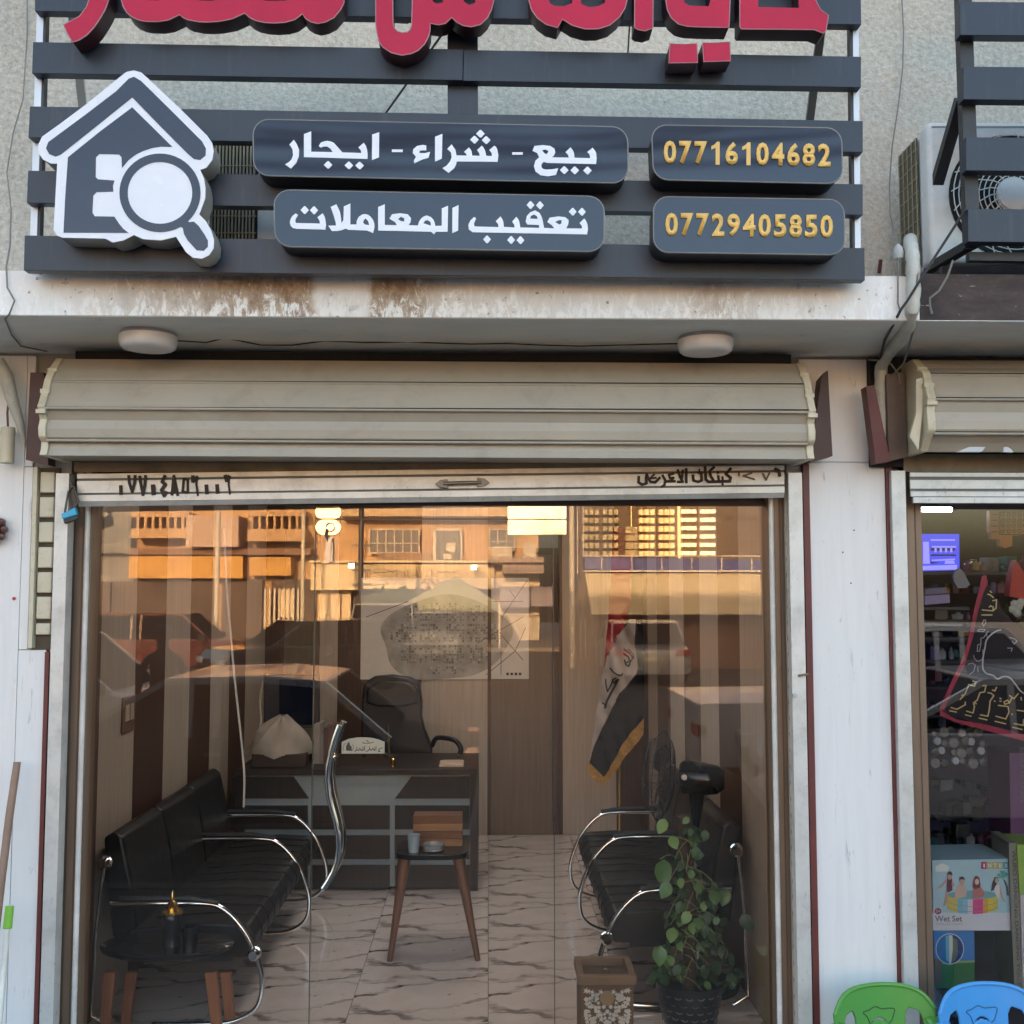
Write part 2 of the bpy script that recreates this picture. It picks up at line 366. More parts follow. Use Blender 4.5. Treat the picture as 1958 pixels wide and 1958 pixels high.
shop_wall = st('shop_wall', MB().box(-14, xl - .0, 4.262, 4.5, -.3, ZS).box(xr, xm2 - .02, 4.262, 4.5, -.3, ZS)
   .box(xl, xr, 4.45, 4.6, 2.55, ZS).box(xm2 - .02, 5.2, 4.45, 4.6, 2.5, ZS).box(5.2, 14, 4.262, 4.5, -.3, ZS), mat('cement_core', (.30, .28, .25), .9))
upper = st('upper_wall', MB().box(-14, 14, 4.30, 4.55, ZT - .02, 7.4), M['plaster'])
st('roof', MB().box(-14, 14, 4.3, 16, 7.4, 7.6), mat('roof_concrete', (.3, .28, .26), .9))  # unseen building mass, added with the rear wall to shade the shop front
st('unseen_rear_wall', MB().box(-14, 14, 15.8, 16, -.3, 7.4), mat('roof_concrete', (.3, .28, .26), .9))
xdiv = P(1757, 560, 3.66).x
st('concrete_ledge', MB().box(-14, xdiv, 3.66, 4.30, ZS, ZT), M['fascia'])
st('neighbour_ledge', MB().box(xdiv + .001, 14, 3.665, 4.30, ZS, ZT + .01), M['burnt'])
st('soffit', MB().box(-14, 14, 3.664, 4.30, ZS - .0025, ZS - .0005), M['soffit'])
# side shops' blank shutters keep the row closed left and right of the view
def cladding(parent, x0, x1, z0, z1, y=4.24):
    return MB().box(x0, x1, y, y + .018, z0, z1).build('cladding_board', M['cladding'], parent, bevel=.0015)
for a_, b_ in ((-4.9, -4.0), (-3.998, -3.1), (-3.098, P(30, 1400, 4.24).x - .002)): cladding(shop_wall, a_, b_, -.14, ZS - .015)
zc = P(80, 1243, 4.24).z; zb = P(70, 893, 4.24).z
cladding(shop_wall, P(30, 1400, 4.24).x, P(83, 1400, 4.24).x, -.14, zc)
cladding(shop_wall, P(30, 1400, 4.24).x, P(60, 1000, 4.24).x, zc + .002, zb)
cladding(shop_wall, P(30, 1400, 4.24).x, P(66, 780, 4.24).x, zb + .002, ZS - .015)
x0, x1 = P(1556, 1400, 4.24).x, P(1704, 1400, 4.24).x
cladding(shop_wall, x0, x1, -.14, P(1600, 884, 4.24).z)
cladding(shop_wall, x0 - .03, P(1664, 780, 4.24).x, P(1600, 884, 4.24).z + .002, ZS - .015)
for (a_, b_, top) in ((83.5, 91.5, 1246), (1543.5, 1555.5, 888), (1704.5, 1716.5, 888)):
    MB().box(P(a_, 1400, 4.24).x, P(b_, 1400, 4.24).x, 4.228, 4.26, -.14, P(a_, top, 4.24).z).build('maroon_strip', maroon, shop_wall)
# interior shell of the office
XL, XR, YB, ZC = -1.73, 1.20, 8.46, 2.95
room = st('office_walls', MB().box(XL - .12, XL - .012, 4.5, YB + .1, -.2, ZC).box(XR + .012, XR + .12, 4.5, YB + .1, -.2, ZC).box(XL, XR, YB + .012, YB + .12, -.2, ZC), mat('cement_core', (.3, .28, .25), .9))
st('ceiling', MB().box(XL, XR, 4.42, YB, ZC, ZC + .1), mat('cream_ceiling', (.52, .46, .38), .8))
shell = st('office_floor', MB().box(XL - .1, XR + .1, 4.3, YB + .1, -.2, -.012), mat('grout', (.18, .15, .13), .9))
for i in range(-3, 3):
    for j in range(8):
        a0, a1 = .62 * i, .62 * (i + 1); b0, b1 = 4.33 + .62 * j - .1, 4.33 + .62 * (j + 1) - .1
        a0, a1 = max(a0, XL), min(a1, XR); b0, b1 = max(b0, 4.33), min(b1, YB)
        if a1 - a0 < .03 or b1 - b0 < .03: continue
        o = MB().box(a0 + .0015, a1 - .0015, b0 + .0015, b1 - .0015, -.012, 0.).build('tile', M['tile'], shell)
        c = V(((i + .5) * .62, 4.54 + .62 * j, 0)); rel = c - wloc(shell)
        for v in o.data.vertices: v.co -= rel
        o.location = rel
def board(parent, name, mt, a, b):
    o = MB().box(min(a[0], b[0]), max(a[0], b[0]), min(a[1], b[1]), max(a[1], b[1]), 0.001, ZC - .002).build(name, mt, parent); return o
BE, BR_ = M['beige_board'], M['brown_board']
def shift_origin(o):
    c = sum((v.co for v in o.data.vertices), V()) / len(o.data.vertices)
    for v in o.data.vertices: v.co -= c
    o.location = o.location + c
ys = [4.42, 4.90, 5.38, 5.87, 6.35, 6.83, 7.32, 7.80, YB]
for k in range(8): shift_origin(board(room, 'wall_board', BR_ if k % 2 == 0 else BE, (XL - .012, ys[k] + .001), (XL, ys[k + 1] - .001)))
ys = [4.42, 4.68, 5.19, 5.68, 6.17, 6.68, 7.2, 7.75, 8.2, YB]
for k in range(9): shift_origin(board(room, 'wall_board', BR_ if k % 2 == 0 else BE, (XR, ys[k] + .001), (XR + .012, ys[k + 1] - .001)))
xs = [XL] + [P(a, 1400, YB).x for a in (540, 609, 644, 691, 805, 932, 1068, 1076, 1178)] + [XR]
cs = [BR_, mat('olive_board', (.16, .125, .085), .45, var=.1, stretch=(10, 10, .5)), BE, BR_, BR_, BE, M['door_board'], BR_, BE, BR_]
for k in range(10):
    if k == 6: continue
    shift_origin(board(room, 'wall_board', cs[k], (xs[k] + .001, YB), (xs[k + 1] - .001, YB + .012)))
d = thing('inner_door', 'plain brown wooden door at the back of the office, right of the wall map', 'door', ((xs[6] + xs[7]) / 2, YB, 0))
MB().box(xs[6] + .03, xs[7] - .05, YB - .004, YB + .01, .004, 2.15).build('door_leaf', M['door_board'], d)
MB().box(xs[6] + .001, xs[6] + .028, YB - .012, YB + .011, .002, 2.2).box(xs[7] - .048, xs[7] - .002, YB - .012, YB + .011, .002, 2.2).box(xs[6] + .028, xs[7] - .048, YB - .012, YB + .011, 2.152, 2.2).build('door_frame', BR_, d)

# ================================================================= SHOP SIGN
Y_S = 3.56
fr = thing('slatted_sign_frame', 'wide frame of anthracite horizontal slats above the office, carrying the red letters', 'sign frame', (-.2, Y_S + .03, ZT))
def pq(q, Y): return [P(x, y, Y) for x, y in q]
slats = [((66, -62), (1646, -30), (1647, 47), (66.6, 21)), ((63, 80), (1647, 107), (1646.5, 166), (61, 140)), ((57, 203), (1650, 231), (1650, 291), (54, 263)),
         ((53.5, 326), (1650, 352), (1650, 411), (51, 388)), ((47, 450), (1653, 474), (1654, 536), (45, 517))]
for i, q in enumerate(slats):
    a = pq(q, Y_S); a = [V((p.x, Y_S, p.z)) for p in a]
    if i == 1:                                     # this slat is made of two lengths, the left one standing proud
        tm = a[0].lerp(a[1], .5155); bm_ = a[3].lerp(a[2], .5155)
        MB().hexa([a[0], tm, bm_, a[3]], [p + V((0, .04, 0)) for p in (a[0], tm, bm_, a[3])]).build('slat', M['slat'], fr, bevel=.0015)
        o = MB().hexa([tm, a[1], a[2], bm_], [p + V((0, .04, 0)) for p in (tm, a[1], a[2], bm_)]).build('slat', M['slat'], fr, bevel=.0015); o.location.y += .004; o.location.x += .001; continue
    MB().hexa(a, [p + V((0, .04, 0)) for p in a]).build('slat', M['slat'], fr, bevel=.0015)
def post(pa, pb, w0, Y, dpt, mt, name='post', parent=fr):
    a = [P(pa[0] - w0 / 2, pa[1], Y), P(pa[0] + w0 / 2, pa[1], Y), P(pb[0] + w0 / 2, pb[1], Y), P(pb[0] - w0 / 2, pb[1], Y)]
    a = [V((p.x, Y, p.z)) for p in a]
    return MB().hexa(a, [p + V((0, dpt, 0)) for p in a]).build(name, mt, parent)
alu = mat('bare_aluminium_tube', (.60, .62, .66), .4, .3, var=.06)
post((80, -80), (62, 520), 13, Y_S + .042, .03, alu, 'side_tube'); post((88, -80), (71, 520), 6, Y_S + .044, .03, black, 'side_tube')
post((1635, -80), (1641, 530), 11, Y_S + .042, .03, alu, 'side_tube'); post((1626, -80), (1634, 530), 6, Y_S + .044, .03, black, 'side_tube')
post((884, -80), (886, 520), 58, Y_S + .041, .03, M['slat'], 'centre_post')
for a, b in (((137, 10), (172, 330)), ((1573, 30), (1536, 330))):
    MB().bar(P(a[0], a[1], Y_S + .05), P(b[0], b[1], 4.24), .028, .028).build('brace', greyish if a[0] < 500 else mat('dull_brace', (.12, .12, .115), .6), fr)
for a_, b_ in ((P(845, 66, Y_S + .1), P(735, 220, 4.2)), (P(1205, 30, Y_S + .1), P(1200, 110, 4.2)), (P(600, 30, Y_S + .1), P(780, 44, 4.0))): MB().bar(a_, b_, .006).build('loose_wire', cable, fr)

def panelbox(name, label, q, rad, Y=3.45, group=None):
    (ax, ay), (bx, by), (cx, cy), (dx, dy) = q; w_ = bx - ax; h_ = dy - ay; pts = []
    for (ux, uy, a0) in ((1, 0, -90), (1, 1, 0), (0, 1, 90), (0, 0, 180)):
        for k in range(7):
            a = R(a0 + 90 * k / 6); ox = abs(ux * w_ - rad) if ux else rad; oy = abs(uy * h_ - rad) if uy else rad
            pts.append(((ox + rad * math.cos(a)) / w_, (oy + rad * math.sin(a)) / h_))
    def m_(u, v): return P(ax + (bx - ax) * u + ((dx + (cx - dx) * u) - (ax + (bx - ax) * u)) * v, ay + (by - ay) * u + ((dy + (cy - dy) * u) - (ay + (by - ay) * u)) * v, Y)
    L = [m_(u, v) for u, v in pts]; L = [V((p.x, Y, p.z)) for p in L]
    c = sum(L, V()) / len(L)
    t = thing(name, label, 'sign', (c.x, Y + .05, c.z), group)
    MB().prism([L], (0, .003, 0)).build('face', M['panel'], t)
    MB().prism([[V((c.x + (p.x - c.x) * .998, Y + .003, c.z + (p.z - c.z) * .99)) for p in L]], (0, .098, 0), True).build('body', black, t)
    MB().tube([p + V((0, .002, 0)) for p in L], .0028, 6, closed=True).build('rim', mat('grey_trim', (.22, .21, .20), .5), t)
    return t
b1 = panelbox('sign_board', 'dark rounded signboard with the three white Arabic words and two dashes, upper of the two', ((484, 228), (1200, 243), (1201, 350), (485, 335)), 30, group='rounded signboards')
b2 = panelbox('sign_board', 'dark rounded signboard with two white Arabic words, lower of the two and narrower', ((524, 363), (1155, 376), (1155, 481), (526, 471)), 30, group='rounded signboards')
b3 = panelbox('sign_board', 'upper right dark rounded signboard with the amber phone number ending in 4682', ((1246, 239), (1609, 245), (1611, 351), (1250, 343)), 28, group='rounded signboards')
b4 = panelbox('sign_board', 'lower right dark rounded signboard with the amber phone number ending in 5850', ((1250, 376), (1614, 382), (1615, 487), (1250, 482)), 28, group='rounded signboards')
YL = 3.4485
def glyph(parent, cv, outline, holes=(), mt=white_letter, Y=YL, dep=.0013, name='letter'):
    return MB().prism([plane_pts(cv(outline), Y)] + [plane_pts(cv(h), Y) for h in holes], (0, dep, 0)).build(name, mt, parent)
def dots(parent, cv, cs, rx, ry):
    for (x, y) in cs: glyph(parent, cv, [(x - rx, y), (x - rx * .75, y - ry * .3), (x - 6, y - ry), (x + 6, y - ry), (x + rx * .8, y - ry * .25), (x + rx, y), (x + 8, y + ry), (x - 4, y + ry)], name='letter_dot')
D, E, F, G = conv(460, 220, 4.83), conv(820, 220, 4.83), conv(500, 350, 5.367), conv(820, 350, 5.367)
glyph(b1, D, [(492, 228), (520, 270), (540, 320), (538, 380), (515, 440), (465, 494), (410, 455), (450, 432), (470, 410), (485, 370), (480, 320), (468, 296), (450, 272)])
glyph(b1, D, [(585, 175), (652, 150), (652, 338), (850, 342), (830, 310), (800, 290), (770, 290), (740, 300), (722, 285), (740, 255), (770, 243), (800, 238), (830, 243), (860, 255), (900, 300), (942, 345), (1115, 350), (1110, 325), (1088, 298), (1138, 255), (1158, 285), (1168, 320), (1173, 360), (1172, 405), (585, 388)])
dots(b1, D, ((808, 460), (1000, 464), (1099, 466)), 40, 34)
glyph(b1, D, [(1215, 180), (1280, 158), (1278, 390), (1213, 416)])
glyph(b1, D, [(1397, 318), (1498, 318), (1496, 342), (1397, 342)])
glyph(b1, D, [(1680, 275), (1715, 280), (1715, 325), (1680, 325), (1655, 330), (1650, 350), (1700, 352), (1750, 340), (1735, 395), (1680, 410), (1605, 445), (1600, 420), (1620, 385), (1590, 350), (1595, 315), (1630, 285)])
glyph(b1, E, [(57, 200), (125, 173), (120, 402), (57, 430)])
glyph(b1, E, [(210, 270), (245, 320), (255, 372), (350, 374), (343, 355), (325, 340), (370, 298), (388, 320), (395, 335), (400, 374), (470, 376), (465, 350), (445, 322), (490, 282), (508, 305), (520, 330), (530, 376), (582, 378), (580, 350), (558, 322), (605, 282), (622, 296), (632, 318), (642, 370), (635, 432), (258, 428), (250, 460), (235, 490), (182, 534), (125, 490), (165, 465), (195, 430), (210, 390), (205, 345), (170, 312)])
dots(b1, E, ((476, 172), (421, 227), (529, 231)), 40, 35)
glyph(b1, E, [(770, 343), (868, 343), (866, 366), (770, 366)])
glyph(b1, E, [(975, 285), (1050, 277), (1120, 285), (1160, 310), (1168, 345), (1155, 375), (1135, 390), (1293, 393), (1285, 365), (1262, 342), (1308, 297), (1330, 325), (1340, 350), (1345, 394), (1490, 398), (1485, 365), (1463, 340), (1512, 302), (1535, 330), (1545, 350), (1550, 400), (1545, 452), (1095, 442), (1060, 432), (1040, 455), (1040, 480), (1055, 497), (1085, 503), (1140, 500), (1195, 490), (1175, 552), (1100, 565), (1030, 555), (985, 520), (970, 470), (985, 420), (1020, 390), (1000, 350), (957, 330)], [[(1045, 325), (1075, 318), (1103, 330), (1100, 345), (1085, 362), (1065, 350)]])
dots(b1, E, ((1250, 508), (1347, 510), (1465, 512)), 40, 35)
glyph(b2, F, [(350, 312), (375, 325), (350, 370), (347, 395), (355, 410), (600, 415), (595, 385), (573, 350), (628, 310), (648, 345), (658, 390), (662, 430), (655, 478), (360, 470), (320, 460), (298, 435), (290, 405), (300, 365), (320, 335)])
dots(b2, F, ((443, 277), (539, 279)), 42, 40)
glyph(b2, F, [(710, 245), (768, 217), (790, 260), (808, 310), (815, 350), (820, 410), (840, 380), (845, 240), (912, 210), (912, 425), (975, 425), (975, 400), (985, 370), (1000, 345), (1030, 324), (1060, 318), (1095, 325), (1120, 345), (1145, 378), (1157, 415), (1160, 450), (1145, 514), (1110, 498), (1080, 487), (890, 480), (865, 467), (820, 485), (770, 493), (722, 493), (685, 437), (765, 435), (760, 400), (740, 330)], [[(1065, 362), (1085, 378), (1098, 400), (1105, 433), (1060, 425), (1042, 405), (1050, 380)]])
glyph(b2, F, [(1197, 245), (1265, 218), (1265, 430), (1390, 432), (1370, 400), (1313, 365), (1340, 320), (1420, 310), (1500, 320), (1535, 360), (1530, 400), (1508, 432), (1605, 435), (1620, 390), (1640, 362), (1660, 345), (1695, 332), (1740, 350), (1765, 378), (1775, 400), (1783, 440), (1850, 438), (1850, 260), (1915, 232), (1910, 500), (1790, 500), (1772, 525), (1740, 500), (1197, 487)],
      [[(1400, 370), (1430, 345), (1465, 360), (1465, 395), (1430, 390)], [(1660, 412), (1680, 385), (1705, 380), (1735, 400), (1738, 438), (1700, 425)]])
glyph(b2, G, [(242, 255), (305, 225), (300, 487), (240, 514)])
glyph(b2, G, [(465, 347), (485, 362), (462, 420), (470, 445), (715, 452), (710, 420), (687, 390), (735, 342), (755, 372), (765, 400), (770, 450), (880, 456), (875, 425), (855, 395), (898, 345), (918, 372), (930, 400), (938, 455), (1132, 460), (1130, 430), (1010, 425), (993, 395), (1005, 340), (1040, 300), (1090, 280), (1135, 305), (1155, 340), (1165, 370), (1182, 460), (1290, 465), (1260, 430), (1215, 400), (1240, 355), (1330, 342), (1400, 350), (1435, 380), (1432, 420), (1410, 465), (1572, 466), (1570, 440), (1547, 410), (1595, 362), (1615, 390), (1628, 425), (1633, 470), (1625, 527), (450, 505), (410, 475), (405, 430), (425, 385)],
      [[(1038, 365), (1050, 335), (1080, 322), (1110, 340), (1118, 368)], [(1295, 400), (1335, 380), (1362, 380), (1360, 415), (1340, 425)]])
dots(b2, G, ((597, 578), (844, 584), (940, 586), (1043, 225), (1140, 228), (1476, 294), (1571, 295)), 40, 39)
def digits(parent, s, cx0, y0, cx1, y1, step_y):
    H = conv(1220, 230, 4.39); n = len(s)
    for i, ch in enumerate(s):
        xc = cx0 + (cx1 - cx0) * i / (n - 1); yt = y0 + (y1 - y0) * i / (n - 1); w_ = 53
        if ch == '1':
            glyph(parent, H, [(xc - 40, yt + 38), (xc - 12, yt + 22), (xc + 6, yt), (xc + 30, yt), (xc + 30, yt + step_y), (xc - 4, yt + step_y), (xc - 4, yt + 50), (xc - 40, yt + 66)], mt=amber, name='digit'); continue
        q = [(xc - w_, yt), (xc + w_, yt), (xc + w_, yt + step_y), (xc - w_, yt + step_y)]
        text(ch, 'digit', amber, parent, [V((p.x, YL, p.z)) for p in plane_pts(H(q), YL)], bold=.034, depth=.0003)
digits(b3, '07716104682', 267, 172, 1562, 198, 192)
digits(b4, '07729405850', 281, 778, 1582, 796, 192)

# ---- house and magnifier sign
A1 = conv(0, 0, 2.927); YH = 3.45
hs = thing('house_logo_sign', 'white house outline sign with a magnifying glass on its left end of the slatted frame', 'sign', P(235, 330, YH + .06))
outl = [(715, 400), (750, 394), (790, 405), (830, 440), (1010, 610), (1160, 760), (1187, 800), (1196, 845), (1188, 895), (1155, 938), (1120, 950), (1142, 1000), (1150, 1050), (1148, 1110), (1115, 1200), (1150, 1235), (1180, 1285), (1198, 1340), (1195, 1390), (1170, 1428), (1130, 1447), (1080, 1442), (1040, 1410), (985, 1325), (900, 1345), (800, 1338), (750, 1315), (690, 1345), (630, 1357), (590, 1335), (350, 1330), (318, 1318), (300, 1285), (310, 1100), (320, 915), (285, 915), (240, 892), (217, 858), (212, 815), (235, 765), (340, 690), (480, 585), (700, 407)]
MB().prism([plane_pts(A1(outl), YH)], (0, .004, 0)).build('white_face', mat('white_acrylic', (.76, .77, .82), .25, var=.02), hs)
c = P(235, 300, YH)
MB().prism([[V((c.x + (p.x - c.x) * .995, YH + .004, c.z + (p.z - c.z) * .995)) for p in plane_pts(A1(outl), YH)]], (0, .096, 0), True).build('side_band', mat('aged_white_side', (.33, .31, .28), .5, var=.2), hs)
dk = mat('dark_vinyl', (.020, .028, .055), .22, var=.12, scale=3)
for L_ in ([(720, 440), (750, 429), (790, 453), (960, 620), (1130, 790), (1152, 830), (1150, 870), (1120, 895), (1085, 890), (1050, 860), (905, 715), (740, 545), (520, 722), (340, 865), (310, 876), (275, 862), (257, 830), (270, 795), (480, 640), (650, 510)],
           [(740, 600), (850, 708), (965, 822), (900, 820), (850, 828), (800, 845), (760, 865), (720, 895), (682, 940), (680, 880), (665, 864), (555, 862), (537, 880), (535, 990), (548, 1003), (640, 1010), (632, 1040), (634, 1072), (540, 1075), (522, 1095), (517, 1190), (530, 1210), (640, 1212), (665, 1250), (690, 1280), (720, 1303), (355, 1302), (365, 1100), (380, 880), (560, 735)],
           [(1040, 1232), (1060, 1243), (1085, 1240), (1110, 1262), (1140, 1305), (1163, 1345), (1163, 1380), (1140, 1403), (1100, 1400), (1050, 1345), (1030, 1310), (1022, 1275), (1000, 1262)]):
    glyph(hs, A1, L_, mt=dk, Y=YH - .0012, name='dark_inlay')
ro = [(895 + 227 * math.cos(t_ * math.pi / 24), 1079 + 220 * math.sin(t_ * math.pi / 24)) for t_ in range(48)]
ri = [(895 + 181 * math.cos(t_ * math.pi / 24), 1079 + 173 * math.sin(t_ * math.pi / 24)) for t_ in range(48)]
glyph(hs, A1, ro, [ri], mt=dk, Y=YH - .0016, name='lens_ring')

# ---- red channel letters (their lower halves are in view)
rl = thing('red_letter_sign', 'large glossy red raised Arabic lettering along the top edge of the picture', 'lettering', (-.2, 3.5, 3.7))
A, B, C = conv(100, 0, 3.864), conv(580, 0, 3.864), conv(1060, 0, 3.22); YR = 3.47
def arc(cx, cy, rx, ry, a0, a1, n=8): return [(cx + rx * math.cos(R(a0 + (a1 - a0) * k / n)), cy + ry * math.sin(R(a0 + (a1 - a0) * k / n))) for k in range(n + 1)]
reds = [(A, [(300, -260), (278, -20), (250, 55), (200, 120), (82, 183), (112, 250), (150, 312), (200, 295), (255, 258), (310, 200), (350, 140), (385, 80), (405, 35), (415, 0), (425, -260)], []),
        (A, [(505, -260), (510, 0), (525, 50), (550, 92), (590, 125), (640, 148), (690, 158), (780, 160), (860, 147), (940, 108), (965, 128), (1000, 145), (1080, 160), (1140, 163), (1230, 158), (1330, 138), (1420, 97), (1460, 130), (1500, 150), (1570, 166), (1640, 170), (1720, 165), (1790, 145), (1848, 102), (1870, 135), (1910, 160), (1960, 174), (2020, 162), (2080, 130), (2130, 70), (2155, 20), (2158, -260)],
         [[(705, -200), (705, 2), (795, 2), (795, -200)], [(1085, -200), (1085, 4), (1200, 6), (1200, -200)], [(1565, -200), (1565, 5), (1735, 6), (1740, -200)]]),
        (B, [(535, -260), (535, 180), (545, 250), (560, 310), (590, 350), (650, 388), (730, 408), (800, 395), (850, 370), (895, 325), (920, 280), (935, 230), (938, 172), (1000, 183), (1050, 172), (1095, 128), (1130, 160), (1180, 188), (1240, 198), (1310, 180), (1360, 130), (1390, 70), (1408, 0), (1408, -260), (806, -260), (806, 0), (800, 190), (790, 220), (770, 238), (730, 242), (695, 232), (670, 205), (662, 160), (660, 0), (660, -260)],
         [[(950, -200), (955, 8), (985, 28), (1030, 18), (1040, -200)], [(1182, -200), (1185, 12), (1225, 36), (1270, 22), (1282, -200)]]),
        (C, [(-157, -260), (-157, 0), (-140, 60), (-105, 110), (-50, 150), (20, 170), (50, 118), (110, 155), (190, 178), (270, 177), (340, 155), (400, 105), (435, 50), (447, 0), (447, -260)],
         [[(-50, -200), (-30, 18), (0, 36), (60, 38), (110, 18), (125, -200)], [(165, -200), (165, 25), (215, 44), (270, 38), (310, 18), (325, -200)]]),
        (C, [(497, -260), (494, 168), (515, 182), (560, 190), (606, 172), (610, -260)], []),
        (C, [(683, -260), (686, 0), (696, 60), (720, 110), (765, 148), (820, 162), (900, 166), (1000, 168), (1075, 169), (1082, 0), (1082, -260)], [[(790, -200), (800, 15), (832, 35), (950, 38), (962, 0), (962, -200)]]),
        (C, [(1143, -260), (1142, 165), (1152, 178), (1400, 180), (1600, 182), (1655, 204), (1672, 190), (1688, 95), (1640, 60), (1620, 25), (1610, 0), (1600, -260)], [[(1255, -200), (1255, 44), (1505, 48), (1500, -200)]]),
        (C, [(712, 270), (800, 273), (878, 268), (882, 385), (705, 388)], []), (C, [(912, 264), (1000, 264), (1080, 258), (1085, 375), (920, 380)], [])]
for cv, o_, h_ in reds:
    outp = plane_pts(cv(o_), YR); c = sum(outp, V()) / len(outp)
    lt = MB().prism([outp] + [plane_pts(cv(h), YR) for h in h_], (0, .004, 0)).build('letter_face', redface, rl)
    MB().prism([[p + V((0, .004, 0)) for p in outp]] + [[p + V((0, .004, 0)) for p in plane_pts(cv(h), YR)] for h in h_], (0, .075, 0), True).build('letter_side', redside, rl)
    MB().tube([p + V((0, .001, 0)) for p in outp], .0022, 5, closed=True).build('letter_trim', mat('pink_trim', (.40, .20, .21), .4), rl)

# ================================================================= AIR CONDITIONERS AND NEIGHBOUR SIGN
ac = thing('ac_outdoor_unit', 'outdoor unit of an air conditioner half hidden behind the slats beside the house logo', 'air conditioner', P(470, 500, 3.9), 'outdoor air conditioning units')
za = ZT + .04; zt_ = P(470, 262, 3.85).z
xa, xb = P(396, 380, 3.85).x, P(548, 380, 3.85).x
MB().box(xa, xb, 3.852, 4.15, za, zt_).build('casing', ac_white, ac, bevel=.01)
MB().box(P(403, 380, 3.85).x, P(493, 380, 3.85).x, 3.846, 3.853, za + .02, zt_ - .02).build('coil_recess', dark, ac)
fm = MB(); xx = P(405, 380, 3.85).x
while xx < P(490, 380, 3.85).x: fm.box(xx, xx + .0065, 3.836, 3.848, za + .02, zt_ - .02); xx += .0125
for k in range(7): fm.box(P(403, 380, 3.85).x, P(492, 380, 3.85).x, 3.834, 3.837, za + .03 + k * .062, za + .034 + k * .062)
fm.build('condenser_fins', fins, ac)
MB().box(xa + .02, xa + .08, 3.86, 4.12, ZT, za).box(xb - .08, xb - .02, 3.86, 4.12, ZT, za).build('foot', black, ac)
ac2 = thing('ac_outdoor_unit', 'outdoor unit of an air conditioner with a round wire fan guard, behind the right slats', 'air conditioner', P(1935, 500, 3.95), 'outdoor air conditioning units')
YA = 3.86; x0 = P(1777, 380, YA).x; x1 = x0 + .82; z1 = P(1800, 232, YA).z; z0 = P(1800, 503, YA).z
MB().box(x0, x1, YA, YA + .09, z0, z1).box(x0 + .01, x1, YA + .09, YA + .29, z0, z1 - .01).build('casing', ac_white, ac2, bevel=.018, seg=3)
g = MB()
for k in range(9): g.box(x0 - .004, x0 - .001, YA + .095, YA + .28, z0 + .03 + k * .055, z0 + .034 + k * .055)
for k in range(5): g.box(x0 - .006, x0 - .003, YA + .10 + k * .042, YA + .104 + k * .042, z0 + .02, z1 - .02)
g.build('side_guard', fins, ac2)
MB().box(x0 - .0008, x0 + .003, YA + .10, YA + .28, z0 + .02, z1 - .02).build('side_coil', mat('dark_coil', (.11, .10, .06), .6), ac2)
fc = P(1934, 376, YA); rr = fc.x - P(1814, 376, YA).x
MB().lathe([(rr, 0), (rr, .004)], V((fc.x, YA - .0045, fc.z)), 48, 'y', False).build('fan_recess', dark, ac2)
gm = MB()
for k in range(1, 13): q = rr * k / 12.5; gm.tube([V((fc.x + q * math.cos(a * math.pi / 20), YA - .022, fc.z + q * math.sin(a * math.pi / 20))) for a in range(40)], .0022, 5, closed=True)
for k in range(20):
    a0 = k * math.pi / 10
    gm.tube([V((fc.x + rr * s_ * math.cos(a0 + s_ * .9), YA - .024, fc.z + rr * s_ * math.sin(a0 + s_ * .9))) for s_ in (.2, .4, .6, .8, 1.)], .0024, 5)
gm.build('fan_guard', ac_white, ac2)
MB().lathe([(.001, -.034), (rr * .26, -.030), (rr * .29, -.02)], V((fc.x, YA, fc.z)), 32, 'y').build('guard_hub', ac_white, ac2)
MB().tube([P(1780, 243, YA) + V((0, -.003, 0)), P(1990, 243, YA) + V((0, -.003, 0))], .0015, 5).build('casing_seam', gcable, ac2)

nf = thing('slatted_sign_frame', 'black slatted sign frame of the right-hand neighbour, cut by the right edge of the picture', 'sign frame', P(1900, 470, 3.6))
for q in (((1836, 3), (2500, 8), (2500, 72), (1836, 67)), ((1842, 127), (2500, 133), (2500, 197), (1842, 190)), ((1847, 262), (2500, 268), (2500, 333), (1847, 326)), ((1851, 399), (2500, 405), (2500, 470), (1851, 462)), ((1834, -120), (2500, -114), (2500, -50), (1834, -56))):
    a = [V((p.x, Y_S, p.z)) for p in pq(q, Y_S)]
    MB().hexa(a, [p + V((0, .045, 0)) for p in a]).build('slat', M['slat'], nf, bevel=.0015)
post((1840, -160), (1862, 470), 26, Y_S + .046, .035, black, 'post', nf)
MB().bar(P(1838, 190, Y_S + .09), P(1757, 470, 4.05), .040, .03).build('brace', black, nf)
MB().bar(P(1856, 468, Y_S + .07), P(1775, 515, 3.95), .035, .03).bar(P(1850, 492, Y_S + .08), P(2400, 500, Y_S + .08), .03, .03).bar(P(1798, 520, 3.8), P(2400, 520, 3.8), .03, .035).build('support_bracket', black, nf)

# ================================================================= PIPES, WIRES ON THE FRONT
pts = [P(1741, 458, 3.9), P(1740, 463, 3.74), P(1744, 480, 3.64), P(1746, 500, 3.625), P(1746, 530, 3.625), P(1747, 564, 3.625), P(1744, 592, 3.63), P(1738, 622, 3.72), P(1722, 650, 3.88), P(1697, 677, 4.08), P(1685, 702, 4.17), P(1683, 740, 4.18), P(1684, 780, 4.18), P(1687, 820, 4.185), P(1689, 850, 4.19), P(1690, 872, 4.195)]
pt = []
for a, b in zip(pts, pts[1:]): pt += [a.lerp(b, k / 3) for k in range(3)]
rs = [.0235 + .0018 * math.sin(i * 1.9) for i in range(len(pt))]; rs[-4:] = [.019, .016, .012, .009]
tag(MB().tube(pt, rs, 14).build('insulated_pipe', tape), 'insulated pipe wrapped in white tape, running down the wall corner between the two shops', 'pipe')
